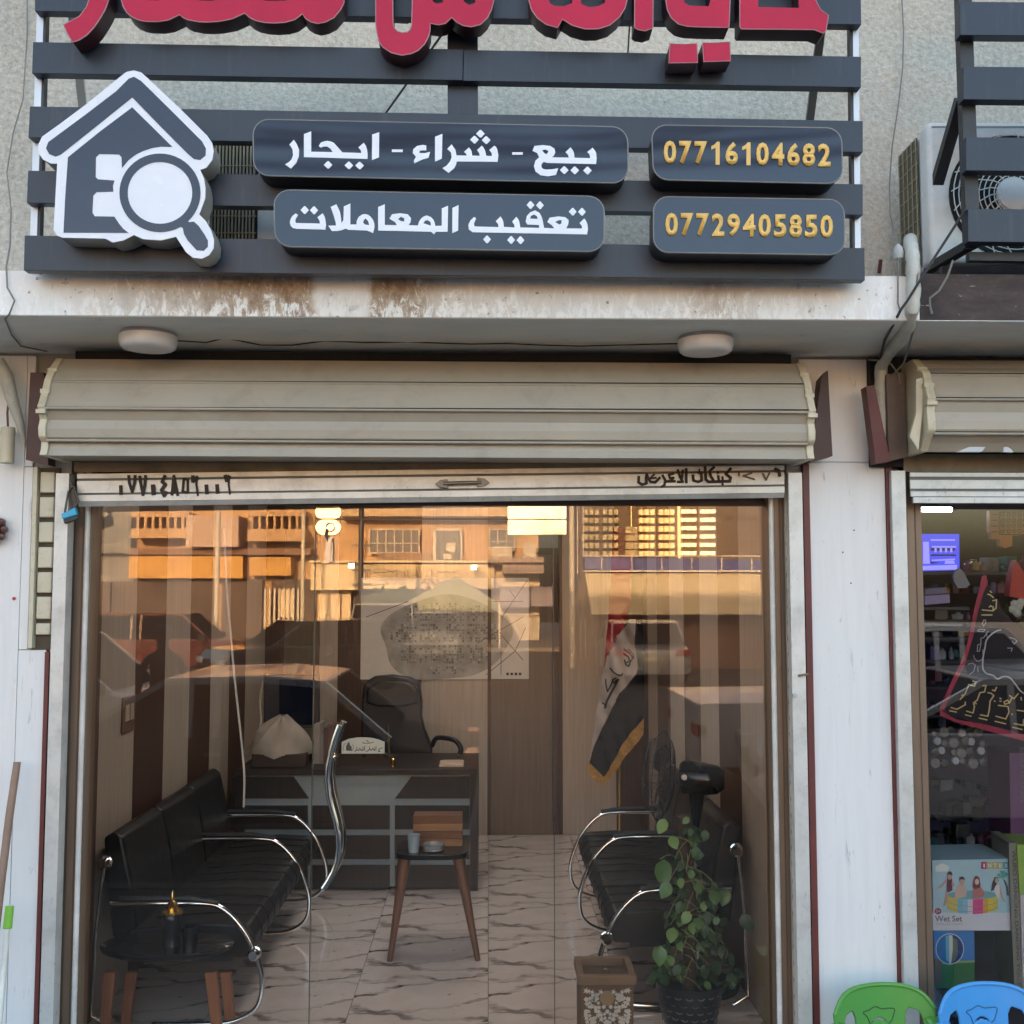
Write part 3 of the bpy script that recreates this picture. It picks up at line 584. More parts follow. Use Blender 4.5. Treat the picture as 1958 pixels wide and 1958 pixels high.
def wire(name, label, lst, r_, mt=cable, cat='wire', sag=0, **k):
    p_ = [P(*q) for q in lst]; o_ = MB().tube(p_, r_, 6).build(name, mt); tag(o_, label, cat, **k); return o_
wire('wall_wire', 'thin grey wire running down the plaster wall right of the office sign', [(1724, -10, 4.28), (1728, 60, 4.28), (1726, 130, 4.28), (1718, 200, 4.28), (1706, 280, 4.28), (1701, 350, 4.27), (1702, 410, 4.2), (1712, 450, 3.9), (1718, 480, 3.65), (1717, 530, 3.645), (1717, 580, 3.645), (1722, 596, 3.65)], .0028, gcable)
wire('black_cable', 'black cable slanting down from the neighbour sign across the taped pipe', [(1846, 400, 3.58), (1826, 432, 3.59), (1795, 480, 3.59), (1765, 527, 3.59), (1735, 575, 3.59), (1722, 593, 3.6), (1706, 625, 3.75), (1692, 650, 3.9), (1682, 688, 4.12)], .005)
wire('dangling_cord', 'pale looped cord hanging between the taped pipe and the neighbour shutter box', [(1758, 480, 3.62), (1753, 540, 3.6), (1756, 590, 3.62), (1748, 625, 3.75), (1736, 670, 3.95), (1728, 695, 4.05), (1712, 712, 4.12), (1700, 725, 4.15), (1697, 742, 4.15), (1710, 752, 4.15), (1722, 744, 4.15), (1718, 716, 4.13), (1704, 696, 4.12), (1690, 690, 4.12), (1660, 688, 4.15)], .0035, gcable)
wire('frayed_rope', 'frayed grey rope end hanging over the dark burnt ledge', [(1822, 498, 3.62), (1812, 528, 3.62), (1796, 556, 3.63), (1778, 570, 3.64), (1778, 585, 3.645), (1782, 600, 3.645)], .004, gcable)
wire('left_wire', 'grey wire running down the plaster left of the slatted sign', [(52, -10, 4.28), (52, 70, 4.28), (44, 190, 4.27), (25, 255, 4.27), (13, 330, 4.26), (21, 400, 4.1), (19, 470, 3.7), (12, 510, 3.645), (14, 550, 3.645), (28, 575, 3.64), (18, 600, 3.65), (10, 610, 3.7), (22, 640, 3.9), (40, 662, 4.1), (90, 672, 4.2)], .003, gcable)
wire('ceiling_wire', 'thin black wire tacked under the ledge between the two round lamps', [(235, 658, 4.05), (330, 651, 4.0), (395, 655, 4.02), (430, 646, 3.99), (500, 660, 4.05), (560, 660, 4.05), (620, 652, 4.02), (700, 655, 4.02), (780, 654, 4.03), (840, 656, 4.02), (900, 658, 4.02), (970, 657, 4.03), (1040, 660, 4.02), (1110, 662, 4.03), (1180, 660, 4.02), (1300, 657, 4.02)], .0026)
tag(MB().bar(P(1681, 522, 4.26), P(1684, 497, 4.26), .012, .012).build('steel_rod_stub', rust), 'short rusty red steel rod sticking up behind the white ledge', 'rod')
tag(MB().lathe([(.002, 0), (.016, .01), (.019, .03), (.014, .05), (.003, .062)], P(1718, 500, 3.66), 12).build('insulator_knob', greyish), 'small grey knob on the wire beside the taped pipe', 'insulator')
tag(MB().tube([P(-4, 690, 4.16), P(12, 720, 4.16), (P(22, 760, 4.17)), P(38, 810, 4.2), P(46, 850, 4.22)], [.026, .027, .024, .017, .008], 12).build('insulated_pipe', tape), 'taped white pipe slanting along the left pillar beside the shutter box', 'pipe')
wc = P(13, 886, 4.18)
t = thing('junction_tube', 'cream plastic tube hanging on a wire at the left edge', 'electrical tube', wc)
MB().lathe([(.026, 0), (.026, .14)], wc, 20).build('tube_body', cream_plastic, t, bevel=.002); MB().lathe([(.0275, .11), (.0275, .125)], wc, 20).build('collar', cream_plastic, t)
MB().tube([wc + V((0, 0, .14)), P(14, 790, 4.18), P(17, 765, 4.19)], .004, 6).build('lead', mat('brown_lead', (.12, .06, .04), .6), t)
# ---- round soffit lamps
zf = ZS - .003
for lx, ly, lab in ((284, 3.90, 'round white opal ceiling lamp under the ledge, above the left end of the shutter box'), (1349, 3.92, 'round white opal ceiling lamp under the ledge, above the right end of the shutter box')):
    c = P(lx, 640, ly); c.z = zf
    t = thing('ceiling_lamp', lab, 'lamp', c, 'round lamps under the ledge')
    MB().lathe([(.098, 0), (.101, -.012)], c, 40).build('lamp_base', mat('grey_lamp_base', (.3, .3, .3), .5), t)
    MB().lathe([(.101, -.012), (.101, -.034), (.097, -.05), (.090, -.058), (.070, -.062), (.001, -.063)], c, 40).build('lamp_cover', lampw, t)
# ================================================================= ROLLER SHUTTER OF THE OFFICE
def rail(px0, px1, top, lab, y0=4.20, y1=4.262):
    a, b = P(px0, 1400, y0).x, P(px1, 1400, y0).x
    t = thing('shutter_guide_rail', lab, 'guide rail', ((a + b) / 2, y0 + .03, -.14), 'vertical guide rails of the shutters')
    MB().box(a, b, y0, y0 + .004, -.14, P(px0, top, y0).z).build('rail_face', M['galv'], t)
    MB().box(a, a + .004, y0 + .004, y1, -.14, P(px0, top, y0).z).box(b - .004, b, y0 + .004, y1, -.14, P(px0, top, y0).z).build('rail_web', M['galv'], t)
    return t
rail(92, 117.5, 905, 'pale galvanised guide rail at the left side of the office front')
rr_ = rail(1516.5, 1543, 904, 'pale galvanised guide rail at the right side of the office front')
rail(1717, 1744, 900, 'pale galvanised guide rail at the left side of the neighbouring toy shop')
a = P(1519, 1330, 4.19); MB().bar(P(1527, 1292, 4.195), P(1545, 1289, 4.195), .013, .008).build('latch_lug', mat('brown_lug', (.16, .12, .09), .6), rr_)
MB().lathe([(.001, -.012), (.009, -.010), (.009, 0)], a, 10, 'y').build('bolt_head', greyish, rr_)
# perforated inner edge beside the right rail
m_ = MB(); xh = P(1508, 1400, 4.25).x; xh2 = P(1516, 1400, 4.25).x
m_.box(xh, xh2, 4.25, 4.262, -.14, P(1510, 905, 4.25).z).build('rail_lip', mat('dirty_cream_strip', (.33, .29, .22), .6, var=.3), rr_)
hm = MB(); z_ = 0.
while z_ < 2.1: hm.box(xh + .003, xh + .010, 4.247, 4.2505, z_, z_ + .016); z_ += .062
hm.build('slot_row', dark, rr_, kind='stuff')
def shutter_box(xa_, xb_, prof, lab, loc_px, mt, endw, tilt=0.):
    """prof: list of (py, Y) from top to bottom at px 935; extruded along X with two moulded end caps"""
    t = thing('shutter_box', lab, 'shutter box', ((xa_ + xb_) / 2, 4.0, P(935, prof[-1][0], prof[-1][1]).z))
    pr = [(P(935, py, Y).z, Y) for py, Y in prof]
    ys_ = [y for _, y in pr]; ymin = min(ys_)
    names = []
    for i in range(len(pr) - 1):
        (za_, ya), (zb_, yb) = pr[i], pr[i + 1]
        MB().hexa([V((xa_, ya, za_)), V((xb_, ya, za_ - tilt)), V((xb_, yb, zb_ - tilt)), V((xa_, yb, zb_))], [V((xa_, ya + .0015, za_)), V((xb_, ya + .0015, za_ - tilt)), V((xb_, yb + .0015, zb_ - tilt)), V((xa_, yb + .0015, zb_))]).build('cover_facet', mt, t)
    for i in range(1, len(pr) - 1):               # rolled ribs along the folds
        z_, y_ = pr[i]
        if i in (3, 6, 11):
            MB().tube([V((xa_ - .002, y_ - .003, z_ - .005)), V((xb_ + .002, y_ - .003, z_ - .005 - tilt))], .0048, 8).build('rolled_rib', mt, t)
            MB().box(xa_, xb_, y_ - .0035, y_ + .002, z_ + .0005 - tilt / 2, z_ + .0035 - tilt / 2).build('seam_shade_strip', mat('seam_shadow', (.006, .006, .007), .8), t)  # black strip paints the shade in the fold
    for (x_, s_) in ((xa_, -1), (xb_, 1)):
        dz = tilt if s_ > 0 else 0
        lp = [V((x_ + s_ * .000, y - .012, z - dz)) for z, y in pr] + [V((x_, 4.2, pr[-1][0] - dz)), V((x_, 4.2, pr[0][0] - dz))]
        MB().prism([lp], (s_ * endw, 0, 0)).build('end_cap', cream_plastic, t, bevel=.002)
        for q in range(3):
            z0_, y0_ = pr[3 * q + 1]
            MB().box(x_ - .004 if s_ > 0 else x_ - endw - .004, x_ + endw + .004 if s_ > 0 else x_ + .004, y0_ - .020, y0_ + .012, z0_ - .016 - dz, z0_ - .001 - dz).build('cap_lug', cream_plastic, t)
    return t
def wavy(seq):                                    # each moulded strip gets an inner crease
    return seq
XA, XB = P(88, 780, 3.95).x, P(1545, 780, 3.95).x
prof = [(690, 4.10), (709, 4.045), (727, 4.005), (731, 4.000), (748, 3.985), (775, 3.955), (781, 3.945), (786, 3.952), (806, 3.972), (822, 3.960), (838, 3.965), (842, 3.972), (848, 3.992), (860, 3.990), (873, 3.978)]
prof = [prof[i] for i in (0, 1, 2, 3, 4, 5, 6, 7, 8, 9, 10, 11, 12, 13, 14)]
sb = shutter_box(XA, XB, prof, 'beige ribbed roller shutter box with cream moulded end caps, over the office glass front', None, beige_metal, .026, .006)
MB().hexa([V((XA, 3.979, P(935, 873, 3.978).z)), V((XB, 3.979, P(935, 873, 3.978).z - .006)), V((XB, 4.2, P(935, 873, 3.978).z + .0)), V((XA, 4.2, P(935, 873, 3.978).z + .006))], [V((XA, 3.979, P(935, 873, 3.978).z + .002)), V((XB, 3.979, P(935, 873, 3.978).z - .004)), V((XB, 4.2, P(935, 873, 3.978).z + .003)), V((XA, 4.2, P(935, 873, 3.978).z + .008))]).build('under_plate', beige_metal, sb)
plate = mat('maroon_side_plate', (.060, .018, .015), .5, var=.25)
for q, nm in ((((58, 712), (83, 712), (92, 889), (49, 879)), 0), (((1571, 722), (1583, 708), (1592, 872), (1548, 884)), 1)):
    a_ = [P(x, y, 4.12) for x, y in q]; MB().hexa(a_, [p + V((0, .07, 0)) for p in a_]).build('side_plate', plate, sb)
MB().box(XA + .02, XB - .0, 4.16, 4.22, P(935, 692, 4.1).z, ZS - .013).build('top_gap_filler', dark, sb)
# curtain still visible under the box, and the bottom bar
cu = thing('roller_shutter', 'rolled up shutter whose galvanised bottom bar carries black handwritten Arabic text and digits', 'roller shutter', P(825, 960, 4.2))
for k in range(3):
    z_ = P(935, 877 + 9 * k, 4.2).z
    a_ = [V((P(140, 900, 4.2).x, 4.205, z_)), V((P(1500, 900, 4.2).x, 4.205, z_ + .006)), V((P(1500, 900, 4.2).x, 4.205 + .004, z_ - .012)), V((P(140, 900, 4.2).x, 4.209, z_ - .018))]
    MB().hexa(a_, [p + V((0, .006, 0)) for p in a_]).build('curtain_slat', mat('brown_curtain', (.17, .135, .085), .5, var=.3, dirt=(.07, .05, .03)), cu)
YB_ = 4.20
bl_, br_ = (147, 906, 968), (1500, 889.5, 951)
def barq(u0, u1, y_off, dep): # bands measured down the bar, 0..1
    (xl_, tl_, ll_), (xr_, tr_, lr_) = bl_, br_
    f = lambda x_, t_, l_, u: P(x_, t_ + (l_ - t_) * u, YB_)
    a_ = [f(xl_, tl_, ll_, u0), f(xr_, tr_, lr_, u0), f(xr_, tr_, lr_, u1), f(xl_, tl_, ll_, u1)]
    a_ = [V((p.x, YB_ + y_off, p.z)) for p in a_]; return a_, [p + V((0, dep, 0)) for p in a_]
for u0, u1, yo in ((0, .15, 0), (.22, .60, 0), (.66, .86, -.003)):
    MB().hexa(*barq(u0, u1, yo, .006)).build('bar_band', M['galv'], cu, bevel=.001)
for u0, u1 in ((.15, .22), (.60, .66)): MB().hexa(*barq(u0, u1, .006, .004)).build('bar_groove', mat('dark_groove', (.17, .165, .15), .7), cu)  # grooves are darker than the bands
lo, hi = barq(.86, 1., .0, .012); lo[2].y += .012; lo[3].y += .012; hi[2].y += .012; hi[3].y += .012
MB().hexa(lo, hi).build('bar_lip', M['galv'], cu)
paint = mat('faded_black_paint', (.035, .022, .018), .7, var=.4, scale=20)
thin = mat('thin_black_paint', (.16, .13, .11), .7, var=.4, scale=20)
L1 = conv(100, 880, 4.83); L2 = conv(1200, 880, 5.682)
def bar_marks(cv, items, mt, wpx):
    m = MB()
    for it in items:
        pts_ = cv(it[0]); stroke(m, pts_, it[1] / wpx, lambda x, y: P(x, y, YB_ - .0045))
    return m.build('painted_lettering', mt, cu, kind='stuff')
bar_marks(L1, [([(632, 240), (634, 312)], 32), ([(706, 145), (712, 210), (738, 292), (760, 210), (765, 145)], 27), ([(808, 150), (818, 220), (838, 322), (856, 220), (862, 145)], 27), ([(930, 235), (936, 312)], 40),
               ([(1040, 145), (1015, 200), (1045, 225), (1010, 275), (1035, 330), (1050, 295)], 32), ([(1105, 318), (1122, 150), (1130, 190), (1158, 322)], 27), ([(1125, 140), (1130, 300)], 19), ([(1215, 170), (1205, 290), (1250, 300), (1252, 180), (1215, 172)], 24),
               ([(1300, 150), (1300, 195), (1340, 160)], 35), ([(1338, 150), (1330, 220), (1345, 325)], 20), ([(1423, 235), (1428, 305)], 35), ([(1522, 232), (1526, 300)], 35), ([(1600, 145), (1612, 190), (1634, 150)], 35), ([(1634, 150), (1628, 220), (1640, 312)], 18)], paint, 4.83)
bar_marks(L2, [([(122, 180), (120, 240), (160, 265), (205, 250), (200, 190), (210, 155), (225, 200), (250, 235), (300, 240), (350, 190)], 30), ([(290, 155), (240, 200), (310, 190)], 22), ([(380, 165), (412, 220), (400, 270), (370, 288)], 27), ([(500, 145), (450, 160), (462, 195), (500, 190), (470, 225), (410, 232), (515, 228)], 27),
               ([(545, 105), (575, 190), (600, 235), (545, 235)], 27), ([(600, 110), (590, 200)], 27), ([(636, 95), (638, 242)], 30), ([(712, 165), (715, 220), (765, 235), (805, 220), (800, 130)], 30), ([(762, 130), (785, 145), (780, 100)], 19),
               ([(842, 75), (850, 210), (880, 235), (1110, 228), (1118, 190), (1070, 150), (1120, 90)], 32), ([(940, 75), (890, 120), (905, 175), (930, 215)], 30), ([(985, 170), (990, 215)], 27), ([(1030, 180), (1035, 220)], 24), ([(975, 128), (985, 140)], 24), ([(1605, 95), (1640, 110), (1655, 170)], 32), ([(1030, 255), (1034, 266)], 24)], paint, 5.682)
bar_marks(L2, [([(1350, 140), (1255, 170), (1378, 208)], 19), ([(1470, 145), (1505, 215), (1545, 130)], 18), ([(1205, 120), (1212, 170)], 18)], thin, 5.682)
hd = MB(); ha, hb = P(832, 925, YB_ - .02), P(936, 922, YB_ - .02)
hd.tube([ha.lerp(hb, .15), ha.lerp(hb, .85)], .0075, 10).build('bar_handle', mat('worn_brown_handle', (.22, .19, .16), .35, .6), cu)
for (p_, s_) in ((ha, 1), (hb, -1)):
    MB().prism([[p_ + V((s_ * dx, -.002, dz)) for dx, dz in ((0, 0), (.018, .014), (.048, .018), (.048, -.018), (.018, -.014))]], (0, .02, 0)).build('handle_bracket', mat('worn_brown_bracket', (.26, .23, .20), .5, .3), cu, bevel=.002)
t = thing('padlock', 'bright blue padlock hanging from the left end of the shutter bar', 'padlock', P(131, 1001, 4.17))
MB().hexa([P(x, y, 4.155) for x, y in ((116, 983), (143, 970), (147, 984), (120, 993))], [P(x, y, 4.155) + V((0, .022, 0)) for x, y in ((116, 983), (143, 970), (147, 984), (120, 993))]).build('blue_jacket', mat('cyan_plastic', (.02, .38, .62), .35), t, bevel=.003)
MB().hexa([P(x, y, 4.157) for x, y in ((120, 993), (147, 984), (149, 993), (123, 1002))], [P(x, y, 4.157) + V((0, .018, 0)) for x, y in ((120, 993), (147, 984), (149, 993), (123, 1002))]).build('lock_body', black, t, bevel=.003)
MB().tube([P(139, 976, 4.167), P(150, 958, 4.167), P(141, 930, 4.167), P(131, 940, 4.167), P(128, 955, 4.167), P(124, 980, 4.167)], .0045, 8).build('shackle', mat('dark_steel', (.10, .09, .08), .5, .5), t)
MB().bar(P(137, 925, 4.18), P(146, 968, 4.18), .02, .012).build('hasp', mat('rusty_hasp', (.10, .065, .045), .7), t)
# cream slotted channel on the left
t = thing('slotted_wiring_channel', 'cream plastic channel with square openings beside the left guide rail', 'wiring channel', P(81, 1240, 4.24))
MB().box(P(60, 1060, 4.22).x, P(104, 1060, 4.22).x, 4.245, 4.26, P(80, 1243, 4.22).z, P(80, 893, 4.22).z).build('channel_back', mat('channel_dark', (.10, .075, .05), .8, var=.4), t)
MB().box(P(60.5, 1060, 4.22).x, P(68, 1060, 4.22).x, 4.212, 4.245, P(80, 1239, 4.22).z, P(80, 893, 4.22).z).build('channel_side', cream_plastic, t)
for a_, b_ in ((902, 942), (950, 989), (998, 1037), (1046, 1086), (1094, 1134), (1141, 1184), (1192, 1214)):
    MB().box(P(71, 1060, 4.22).x, P(99, 1060, 4.22).x, 4.224, 4.244, P(80, b_, 4.22).z, P(80, a_, 4.22).z).build('cover_plate', cream_plastic, t, bevel=.005)

# ================================================================= GLASS FRONT
gl = thing('glass_shopfront', 'frameless glass front of the office with a bronze frame, mirroring the street', 'shop window', (-.2, YG, 0))
zt = 2.50
def frame_post(a_, b_, ra, lab):
    x0_, x1_ = P(a_, 1400, 4.31).x, P(b_, 1400, 4.31).x
    MB().box(x0_, x1_, 4.30, 4.40, -.1, zt).build('frame_post', brownalu, gl, bevel=.002)
    n_ = 3
    for k in range(1, n_): MB().box(x0_ + (x1_ - x0_) * k / n_ - .002, x0_ + (x1_ - x0_) * k / n_ + .002, 4.2975, 4.3005, -.1, zt).build('frame_rib', mat('dark_bronze_rib', (.10, .062, .042), .5), gl)
    c = P(ra, 1400, 4.29); MB().tube([V((c.x, 4.292, -.1)), V((c.x, 4.292, zt))], .0105, 14).build('light_tube', mat('white_glass_tube', (.62, .60, .57), .25), gl)
frame_post(119, 166, 156, 'l'); frame_post(1474, 1507, 1482, 'r')
def pane(name, a_, b_, za_, zb_, y=YG, parent=gl):
    return MB().box(a_, b_, y - .004, y + .004, za_, zb_).build(name, M['shop_glass'], parent)
xg = [P(a_, 1400, YG).x for a_ in (163, 598.5, 1059, 1477)]
pane('glass_pane', xg[0], xg[1] - .002, 0, zt); pane('glass_pane', xg[2] + .002, xg[3], 0, zt)
zd = P(830, 993, YG).z
pane('transom_pane', xg[1] + .002, xg[2] - .002, zd + .003, zt)
MB().box(xg[0], xg[3], YG - .012, YG + .012, P(830, 967, YG).z, zt + .1).build('head_frame', mat('dark_head_frame', (.06, .035, .03), .5), gl)
edge = mat('dark_glass_edge', (.03, .045, .04), .3)
MB().box(xg[1] - .002, xg[1] + .0005, YG - .0045, YG + .0045, 0, zt).build('glass_joint', edge, gl); MB().box(xg[2] - .0015, xg[2] + .0015, YG - .0045, YG + .0045, 0, zt).build('glass_joint', edge, gl)
MB().box(xg[1], xg[2], YG - .0045, YG + .0045, zd - .001, zd + .003).build('glass_joint', edge, gl)
dr = thing('glass_door', 'frameless glass door with a wavy chrome pull handle, between the two fixed panes', 'glass door', ((xg[1] + xg[2]) / 2, YG, .01))
pane('door_leaf', xg[1] + .003, xg[2] - .003, .008, zd - .003, YG, dr)
def S_handle(Y, dx=0):
    pts_ = [(650, 1386), (642, 1408), (634, 1436), (629, 1462), (627, 1490), (630, 1520), (636, 1545), (643, 1570), (648, 1595), (649, 1620), (646, 1645), (639, 1665), (629, 1683), (619, 1698)]
    q = [P(x + dx, y, 4.31) for x, y in pts_]; return [V((p.x, Y, p.z)) for p in q]
MB().tube(S_handle(4.300), .0125, 16).build('pull_handle', chrome, dr); MB().tube(S_handle(4.425), .0125, 16).build('pull_handle', chrome, dr)
for x, y in ((632, 1452), (646, 1640)):
    c = P(x, y, 4.31); MB().tube([V((c.x, 4.304, c.z)), V((c.x, 4.42, c.z))], .008, 10).build('handle_spacer', chrome, dr); MB().lathe([(.017, -.006), (.017, 0)], V((c.x, YG - .004, c.z)), 16, 'y').build('spacer_washer', chrome, dr)
fit = mat('polished_patch_steel', (.86, .80, .74), .07, 1., var=.02)
def rr_poly(x0_, y0_, x1_, y1_, r_, Y, n=5):
    out = []
    for cx, cy, a0 in ((x1_ - r_, y0_ + r_, -90), (x1_ - r_, y1_ - r_, 0), (x0_ + r_, y1_ - r_, 90), (x0_ + r_, y0_ + r_, 180)):
        out += [P(cx + r_ * math.cos(R(a0 + 90 * k / n)), cy + r_ * math.sin(R(a0 + 90 * k / n)), Y) for k in range(n + 1)]
    return [V((p.x, Y, p.z)) for p in out]
MB().prism([rr_poly(603, 966, 652, 991.5, 10, 4.345)], (0, .03, 0)).build('lock_plate', fit, dr, bevel=.0015)
MB().prism([rr_poly(603, 993.5, 652, 1023, 16, 4.345)], (0, .03, 0)).build('lock_plate', fit, dr, bevel=.0015)
MB().prism([rr_poly(971, 968, 1083, 992, 1, 4.345)], (0, .03, 0)).build('corner_patch', fit, gl, bevel=.0012)
MB().prism([rr_poly(971, 994, 1083, 1022, 1, 4.345)], (0, .03, 0)).build('corner_patch', fit, gl, bevel=.0012)
t = thing('key_bunch', 'bunch of keys on a ring hanging from the lock plate of the glass door', 'keys', P(628, 1078, 4.33))
c = P(631, 1008, 4.335)
MB().tube([V((c.x + .017 * math.cos(k * math.pi / 10), 4.335, c.z + .017 * math.sin(k * math.pi / 10))) for k in range(20)], .0022, 6, closed=True).build('key_ring', chrome, t)
MB().tube([P(625, 1012, 4.335), P(623, 1024, 4.33), P(629, 1035, 4.33)], .006, 8).build('ring_clasp', mat('dark_key_fob', (.05, .04, .04), .4, .4), t)
for k, (a_, b_, w_) in enumerate((((631, 1030), (627, 1076), .014), ((626, 1028), (634, 1074), .012), ((632, 1028), (633, 1062), .016), ((628, 1032), (622, 1068), .01))):
    MB().bar(P(a_[0], a_[1], 4.325 + .006 * k), P(b_[0], b_[1], 4.325 + .006 * k), w_, .003, up=V((0, 1, 0))).build('key', mat('dull_key_steel', (.38, .36, .33), .3, .8), t)

# ================================================================= LEANING STICKS AND THE DARK BALL AT THE LEFT EDGE
tag(MB().tube([P(33, 1457, 4.16), P(18, 1560, 4.13), P(2, 1690, 4.08), P(-14, 1830, 4.03)], [.0135, .0145, .0145, .0145], 12).build('broom_stick', mat('brown_stick', (.27, .17, .12), .6, var=.2)), 'plain brown wooden stick leaning on the left pillar', 'broom stick')
t = thing('mop', 'mop handle with a lime green end cap and white shaft in the lower left corner', 'mop', P(0, 1990, 4.0))
MB().tube([P(18.5, 1732, 4.14), P(14, 1776, 4.12)], [.0155, .0165], 14).build('grip_cap', mat('lime_plastic', (.22, .52, .04), .4), t, bevel=.002)
MB().tube([P(14, 1774, 4.12), P(-2, 1960, 4.0), P(-12, 2080, 3.92)], .0105, 12).build('shaft', mat('white_shaft', (.72, .70, .62), .4), t)
t = thing('dark_rosette', 'dark round ornament fixed to the pillar at the left edge of the picture', 'ornament', P(-8, 1030, 4.2))
MB().lathe([(.001, -.03), (.035, -.028), (.05, -.012), (.052, 0)], P(-14, 1012, 4.23), 18, 'y').build('disc', mat('dark_rosette_mat', (.03, .018, .018), .4), t)
for k in range(9):
    a_ = k * 2 * math.pi / 9; c = P(-14, 1012, 4.205) + V((.045 * math.cos(a_), 0, .045 * math.sin(a_)))
    MB().lathe([(.002, -.012), (.013, -.006), (.013, .006), (.002, .012)], c, 8, 'y').build('bead', mat('rust_bead', (.12, .04, .03), .4), t)
tag(MB().lathe([(.001, -.006), (.006, -.004), (.007, 0)], P(27, 1144.5, 4.238), 12, 'y').build('red_screw_cap', mat('red_cap', (.42, .03, .05), .5)), 'tiny red screw cap on the white left pillar', 'screw cap')
for q, k in (((1633, 1014), 1), ((1611.5, 1056), 2), ((1627, 1115), 3)):
    tag(MB().lathe([(.001, -.002), (.003, -.001), (.003, 0)], P(q[0], q[1], 4.2385), 8, 'y').build('screw_head', dark), ('uppermost', 'middle', 'lowest')[k - 1] + ' of three tiny dark screws in the white pillar between the shops', 'screw', 'screws in the middle pillar')
# ================================================================= OFFICE FURNITURE
def tubes(t, name, pts_, r_=.0125, mt=chrome): return MB().tube(pts_, r_, 10).build(name, mt, t)
def smooth(pts_, n=6):                            # Catmull-Rom
    pts_ = [V(p) for p in pts_]; out = []
    for i in range(len(pts_) - 1):
        p0 = pts_[max(i - 1, 0)]; p1 = pts_[i]; p2 = pts_[i + 1]; p3 = pts_[min(i + 2, len(pts_) - 1)]
        for k in range(n):
            u = k / n; out.append(.5 * ((2 * p1) + (p2 - p0) * u + (2 * p0 - 5 * p1 + 4 * p2 - p3) * u * u + (3 * p1 - p0 - 3 * p2 + p3) * u ** 3))
    return out + [pts_[-1]]
def sofa(side, y0_, y1_, arms, xb, xf, lab, hub=True):
    """side -1: against the left wall facing right; +1 mirrored. xb back, xf front edge (absolute X)"""
    t = thing('waiting_sofa', lab, 'sofa', ((xb + xf) / 2, (y0_ + y1_) / 2, 0), 'black leather sofas with chrome tube arms')
    s_ = 1 if xf > xb else -1; n = max(2, round((y1_ - y0_) / .6)); w_ = (y1_ - y0_) / n
    for k in range(n):
        a_, b_ = y0_ + k * w_ + .004, y0_ + (k + 1) * w_ - .004
        sh = MB()
        cs_ = [(xb + s_ * .12, .40), (xb + s_ * .12, .27), (xf - s_ * .03, .275), (xf, .31), (xf + s_ * .004, .37), (xf - s_ * .03, .415), (xf - s_ * .22, .425), (xb + s_ * .2, .405)]
        sh.prism([[V((x, a_, z)) for x, z in cs_]], (0, b_ - a_, 0), True).build('seat_cushion', leather2, t, bevel=.012, seg=3)
        for q in (1, 2, 3):                       # stitched channels across the seat
            yy = a_ + (b_ - a_) * q / 4
            MB().tube([V((xb + s_ * .2, yy, .409)), V((xf - s_ * .22, yy, .428)), V((xf - s_ * .03, yy, .419)), V((xf + s_ * .005, yy, .37)), V((xf, yy, .31))], .003, 5).build('seam', mat('seam_shadow', (.006, .006, .007), .8), t)
        cs_ = [(xb + s_ * .10, .36), (xb + s_ * .155, .40), (xb + s_ * .125, .62), (xb + s_ * .085, .79), (xb + s_ * .045, .815), (xb + s_ * .0, .79), (xb + s_ * .02, .6), (xb + s_ * .05, .36)]
        MB().prism([[V((x, a_, z)) for x, z in cs_]], (0, b_ - a_, 0), True).build('back_cushion', leather, t, bevel=.014, seg=3)
    MB().box(min(xb + s_ * .15, xf - s_ * .1), max(xb + s_ * .15, xf - s_ * .1), y0_ + .03, y1_ - .03, .25, .272).build('seat_frame', black, t)
    for y_, near in arms:
        ar = smooth([(xb + s_ * .06, y_, .525), (xf - s_ * .24, y_, .525), (xf - s_ * .13, y_, .505), (xf - s_ * .04, y_, .42), (xf + s_ * .02, y_, .31), (xf + s_ * .05, y_, .20), (xf + s_ * .03, y_, .09), (xf - s_ * .07, y_, .03), (xf - s_ * .22, y_, .02), (xb + s_ * .25, y_, .02)], 5)
        arm = tubes(t, 'arm_tube', ar, .0115)
        MB().tube([V((xb + s_ * .10, y_, .545)), V((xf - s_ * .26, y_, .545)), V((xf - s_ * .14, y_, .528))], .014, 8).build('arm_pad', black, t)
        tubes(t, 'back_leg', [V((xb + s_ * .03, y_, .70)), V((xb + s_ * .0, y_, .40)), V((xb - s_ * .01, y_, .06)), V((xb + s_ * .06, y_, .02))], .008)
        if near and hub:
            for hx, hz in ((xb + s_ * .035, .70), (xf + s_ * .015, .315)):
                MB().lathe([(.001, -.026), (.018, -.026), (.026, -.019), (.028, -.008), (.02, -.004), (.02, .004), (.030, .008), (.030, .018), (.02, .024)], V((hx, y_ - .01, hz)), 20, 'y').build('hinge_hub', chrome, t)
    return t
sofa(-1, 4.86, 6.60, ((4.80, True), (6.02, False), (6.64, False)), XL + .045, -1.02, 'long black leather sofa with chrome tube arms, along the left wall of the office')
sofa(1, 5.02, 6.66, ((4.97, True), (6.02, False), (6.68, False)), XR - .045, .545, 'long black leather sofa with chrome tube arms, along the right wall behind the plant')
